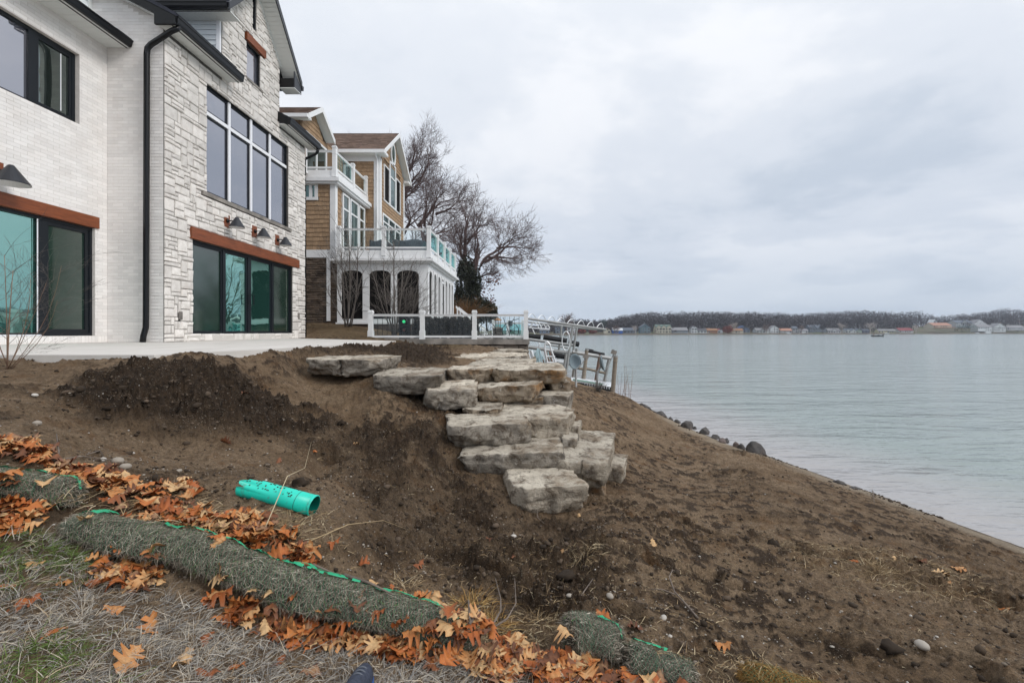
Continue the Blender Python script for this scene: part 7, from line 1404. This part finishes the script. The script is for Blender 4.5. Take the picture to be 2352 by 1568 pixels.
PB = [(270,1062,2.9,.032,'pale grey egg-shaped pebble, upper of the pair by the leaf drift'),(288,1078,2.8,.028,'pale oval pebble, lower of the pair by the leaf drift'),(85,978,3.1,.026,'small white stone at the left on the bare soil'),(410,1082,2.9,.018,'little grey pebble right of the pale pair'),(1401,1378,2.6,.02,'round tan pebble on the soil beyond the torn straw lump'),(1308,1375,2.6,.016,'white pebble between two twigs'),(2118,1499,2.4,.032,'smooth white oval pebble right of the rooted clod'),(2360,1390,3.3,.05,'pale stone at the right picture edge'),(1524,1426,2.4,.018,'white angular pebble on the soil right of the crooked branch'),(235,1055,2.9,.022,'grey pebble behind the pale pair'),(1180,1240,3.7,.02,'white pebble on the slope under the lowest slab'),(80,925,3.3,.02,'tan pebble at the left below the patio')]
for i, (px, py, Y, s, lab) in enumerate(PB):
    x, y = gpt(px, min(py, 1566)); me = np_mesh('pebble', (IV2 * np.array([1.25, 1, .72]) * s * (1 + .06 * vn3(IV2[:, 0] * 2 + i, IV2[:, 1] * 2, IV2[:, 2] * 2, 5))[:, None]), IF2, M['pebble'], True, {'rnd': np.full(len(IV2), .72 + .025 * i)}); o = obj('pebble', me, None, (x, y, gz(x, y) + s * .4)); o.rotation_euler = (.1, .15, i * 1.3); tag(o, lab, 'pebble', 'larger pebbles on the soil')
for px, py, s, lab in ((2045,1500,.048,'dark earth clod with pale roots near the bottom right'),(1775,1255,.06,'dark earth clod on the beach beside the straw debris'),(785,985,.05,'black earth clod left of the gravel patch'),(1300,1330,.06,'brown earth clod right of the twig pile'),(690,1105,.05,'dark earth clod behind the teal pipe')):
    x, y = gpt(px, py); me = np_mesh('earth_clod', IV2 * s * np.array([1.2, 1, .8]) * (.8 + .5 * vn3(IV2[:, 0] * 2.6 + px, IV2[:, 1] * 2.6, IV2[:, 2] * 2.6, 4) + .16 * np.random.default_rng(px).normal(0, 1, len(IV2)))[:, None], IF2, M['clod'], False, {'rnd': np.full(len(IV2), .12)}); tag(obj('earth_clod', me, None, (x, y, gz(x, y) + s * .4)), lab, 'earth clod')
# ---- straw bits and rootlets strewn over the soil
def bits():
    rg = np.random.default_rng(21); zones = [([(700,1280),(1000,1250),(1300,1240),(1560,1300),(1700,1420),(1500,1500),(1200,1480),(900,1400)], 1500, .055), ([(1780,1250),(2000,1260),(2250,1330),(2330,1420),(2100,1380),(1850,1310)], 2200, .075), ([(600,1180),(760,1180),(780,1260),(640,1280)], 320, .06), ([(900,1340),(1150,1420),(1300,1480),(1150,1500),(980,1440)], 800, .05), ([(1560,1500),(1760,1520),(1900,1560),(1700,1590),(1500,1560)], 500, .05), ([(1150,1000),(900,900),(700,900),(640,1100),(900,1200),(1100,1200)], 450, .05), ([(1400,1150),(1800,1200),(2300,1500),(1800,1560),(1500,1350)], 600, .04), ([(120,1190),(420,1130),(660,1240),(480,1290),(200,1230)], 420, .11)]
    for poly, n, L in zones:
        s = poly_sample(gpts(poly), n, rg); z = gzs(s[:, 0], s[:, 1]); D = np.concatenate([rg.normal(0, 1, (n, 2)), rg.uniform(-.05, .5, (n, 1))], 1); V, q = blades_np(np.concatenate([s, z[:, None] + .006 + on_log(s[:, 0], s[:, 1])[:, None]], 1), D, L * rg.uniform(.35, 1.5, n), rg.uniform(.0010, .0024, n), rg, .3, 4); tag(obj('straw_bits', np_mesh('straw_bits', V, q, M['drystraw'], False, {'rnd': np.repeat(rg.random(n), 8)})), 'dry straw and rootlets strewn on the soil', None, None, 'stuff')
bits()
for px, py, lab, mt, n in ((1085,1385,'golden straw clump on the soil left of the forked twig','golden',260),(1120,1430,'golden straw clump behind the forked twig','golden',240),(1240,1425,'pale straw clump right of the forked twig','drystraw',200),(2010,1320,'pale dry straw heap in the beach debris','drystraw',260),(1340,1290,'combed straw tuft running across the slope','drystraw',200),(640,1225,'dry seed-headed weeds standing in the leaf drift','drystraw',120),(930,1340,'thin grass tuft on the far side of the long log','drystraw',80)):
    x, y = gpt(px, py); rg = np.random.default_rng(px); t = thing('straw_clump', lab, 'straw clump', (x, y, gz(x, y))); s = rg.normal(0, .055, (n, 2)) + np.array([x, y]); D = np.concatenate([(s - np.array([x, y])) * 12 + rg.normal(0, .5, (n, 2)), rg.uniform(.05, .9, (n, 1))], 1); V, q = blades_np(np.concatenate([s, gzs(s[:, 0], s[:, 1])[:, None]], 1), D, rg.uniform(.05, .15, n), rg.uniform(.0009, .0022, n), rg, .4, 4); obj('stems', np_mesh('stems', V, q, M[mt], False, {'rnd': np.repeat(rg.random(n), 8)}), t)
# ---- sticks
def stick(paths, r, label, mt='stick', lift=.012, name='stick'):
    t = None; m = MB()
    for k, (pix, hh) in enumerate(paths):
        w = gpts(pix); P = [(x, y, gz(x, y) + lift + h + float(on_log(np.array([x]), np.array([y]))[0])) for (x, y), h in zip(w, hh)]; m.tube(P, [r * (1 - .65 * i / (len(P) - 1)) * (.7 if k else 1) for i in range(len(P))], 6)
    return tag(m.build(name, M[mt], None, True), label, 'stick')
stick([([(1603,1428),(1575,1400),(1550,1375),(1537,1345),(1545,1325),(1560,1312)], (0,.01,.02,.03,.02,0)), ([(1550,1378),(1520,1372),(1490,1362)], (.01,.02,.0))], .007, 'crooked grey branch lying on the beach slope')
stick([([(1078,1518),(1100,1490),(1130,1470),(1150,1440),(1150,1410),(1138,1372)], (0,.03,.05,.07,.09,.1)), ([(1120,1475),(1165,1455),(1185,1420),(1182,1380)], (.04,.06,.08,.1)), ([(1080,1518),(1076,1480),(1060,1440)], (0,.06,.1))], .008, 'forked grey twig standing out of the bottom leaf drift')
stick([([(1325,1378),(1345,1360),(1362,1342)], (0,.01,.01))], .006, 'short straight grey twig on the slope')
stick([([(128,1072),(135,1050),(130,1025)], (0,.03,.05)), ([(130,1060),(190,1056),(250,1060),(300,1054)], (.0,.01,.01,.01)), ([(200,1056),(230,1045),(245,1062)], (.01,.02,.0))], .007, 'dark forked twig lying by the upper leaf heap')
stick([([(640,1290),(690,1325),(720,1355),(780,1375)], (.01,.01,.01,0))], .012, 'dark bark stick beside the long straw log')
stick([([(790,1390),(850,1420),(900,1450)], (.0,.015,.0))], .009, 'pale stick lying against the far side of the log')
stick([([(700,1258),(800,1224),(880,1218),(940,1222)], (.02,.04,.03,.0))], .0035, 'thin pale stem arching over the soil right of the leaf drift', 'drystraw')
stick([([(610,1240),(660,1150),(700,1095),(715,1055)], (.03,.10,.10,.08))], .003, 'thin dry stem leaning across the teal pipe', 'drystraw')
stick([([(1232,1175),(1235,1200),(1250,1215)], (.06,.03,.0))], .006, 'dark root hanging at the lowest pale slab')
stick([([(2000,1118),(2006,1135),(2008,1160)], (.0,.02,.0))], .008, 'dark driftwood twig on the waterline')
# ---- teal drain pipe with a broken end
def pipe():
    m = bpy.data.materials.new('teal_pvc'); m.use_nodes = True; b = m.node_tree.nodes['Principled BSDF']; b.inputs['Base Color'].default_value = (.012, .60, .46, 1); b.inputs['Roughness'].default_value = .38; M['pvc'] = m; t_ = m.node_tree; tc = N(t_, 'ShaderNodeTexCoord'); n1 = N(t_, 'ShaderNodeTexNoise', i_Scale=14.0, i_Detail=7.0, i_Roughness=.7); LK(t_, tc.outputs['Object'], n1.inputs['Vector']); n2 = N(t_, 'ShaderNodeTexNoise', i_Scale=60.0, i_Detail=5.0); LK(t_, tc.outputs['Object'], n2.inputs['Vector']); LK(t_, mixc(t_, math_n(t_, 'ADD', math_n(t_, 'MULTIPLY', ramp(t_, n1.outputs[0], [(.55, 0.), (.72, 1.)]), .6), math_n(t_, 'MULTIPLY', ramp(t_, n2.outputs[0], [(.62, 0.), (.72, 1.)]), .35), True), (.012, .60, .46), (.12, .085, .055)), b.inputs['Base Color'])
    x0, y0 = gpt(548, 1152); x1, y1 = gpt(722, 1174); r = .057; a = Vector((x0, y0 + .04, gz(x0, y0) + r * .72)); c = Vector((x1, y1 + .0, gz(x1, y1) + r * .95)); ax = (c - a).normalized(); L = (c - a).length; u = ax.orthogonal().normalized(); u = (Vector((0, 0, 1)) - ax * ax.z).normalized(); w = ax.cross(u)
    t = thing('drain_pipe', 'teal plastic drain pipe with a broken end lying on the soil', 'pipe', tuple((a + c) / 2 - Vector((0, 0, r)))); n = 40; V, Fs = [], []; rg = random.Random(4); jag = [max(0, .10 * math.sin(i / n * 2 * math.pi + 2.6) + .05 * rg.random() + (.06 if i % 7 == 0 else 0)) for i in range(n)]
    for rad in (r, r - .004):
        for k, s in enumerate((0, .5, 1)):
            for i in range(n): t_ = 2 * math.pi * i / n; d = (jag[i] if k == 0 else 0) + s * (L - (jag[i] if k == 0 else 0)) if k else jag[i]; V.append(a + ax * d + (u * math.cos(t_) + w * math.sin(t_)) * rad)
    for o in (0, 3 * n):
        for k in range(2): Fs += [(o + k * n + i, o + k * n + (i + 1) % n, o + (k + 1) * n + (i + 1) % n, o + (k + 1) * n + i) for i in range(n)]
    Fs += [(2 * n + i, 2 * n + (i + 1) % n, 5 * n + (i + 1) % n, 5 * n + i) for i in range(n)] + [(i, (i + 1) % n, 3 * n + (i + 1) % n, 3 * n + i) for i in range(n)]; q = MB(); q.add(V, Fs); q.build('pipe_wall', m, t, True)
    q = MB(); e = a + ax * (L * .79); q.lathe(tuple(e), [(r + .0008, 0), (r + .0008, .003)], 40, tuple(ax), cap=False); q.build('cut_mark', mat('pen_mark', (.01, .10, .09)), t)
    q = MB(); e = a + ax * (L * .93); q.lathe(tuple(c), [(r + .001, -.012), (r + .0022, -.002), (r - .002, .001)], 40, tuple(ax), cap=False); q.build('rim', m, t, True)
    spots = MB(); 
    for k in range(60): s = rg.uniform(.05, .75) * L; t_ = rg.uniform(-.9, 1.5); p = a + ax * s + (u * math.cos(t_) + w * math.sin(t_) * -1) * (r + .001); spots.box(tuple(p - Vector((.003, .003, .001))), tuple(p + Vector((rg.uniform(.001, .006), .003, .002))))
    tag(spots.build('dirt_crumbs', M['clod'], t), kind='stuff')
pipe()
# ---- toe of a dark blue shoe in the grass
def shoe():
    Y = 1.86; x, y = gpt(842, 1556); z = gz(x, y); t = thing('shoe', 'toe of a dark blue shoe standing in the dead grass', 'shoe', (x, y - .12, z)); secs = [(0.0, .012, .030, .016), (-.012, .030, .042, .012), (-.035, .041, .052, .01), (-.075, .046, .060, .01), (-.12, .044, .075, .01), (-.17, .036, .095, .01), (-.22, .034, .105, .01), (-.265, .033, .10, .012), (-.285, .022, .075, .02)]; n = 20; V, Fs = [], []
    for (dy, w, h, b_) in secs:
        for i in range(n): a = 2 * math.pi * i / n; sx = math.copysign(abs(math.cos(a)) ** .8, math.cos(a)); sz = math.sin(a); V.append((x + w * sx, y + dy, z + .012 + b_ + (h * (sz if sz > 0 else sz * .25)) * .9))
    for k in range(len(secs) - 1): Fs += [(k * n + i, k * n + (i + 1) % n, (k + 1) * n + (i + 1) % n, (k + 1) * n + i) for i in range(n)]
    Fs += [tuple(range(n)), tuple(range((len(secs) - 1) * n, len(secs) * n))]; m = MB(); m.add(V, Fs); m.build('upper', mat('navy_fabric', (.045, .055, .085), (.020, .026, .045), 90, .7, .3, 200), t, True)
    m = MB(); m.prism([(x + w * s * 1.03, y + dy + (.004 if dy == 0 else 0), z - .004) for s, seq in ((1, secs), (-1, secs[::-1])) for (dy, w, h, b_) in seq], (0, 0, .024)); m.build('sole', mat('blue_sole', (.03, .12, .40), rough=.5), t)
    for k, dy in enumerate((-.05, -.075, -.10)): m = MB(); m.tube([(x + .034 * math.sin(q), y + dy, z + .018 + .056 * math.cos(q) + k * .006) for q in np.linspace(-1.1, 1.1, 9)], .0035, 5); m.build('ridge', mat('grey_fabric', (.10, .11, .13), rough=.7) if k == 0 else bpy.data.materials['grey_fabric'], t, True)
shoe()
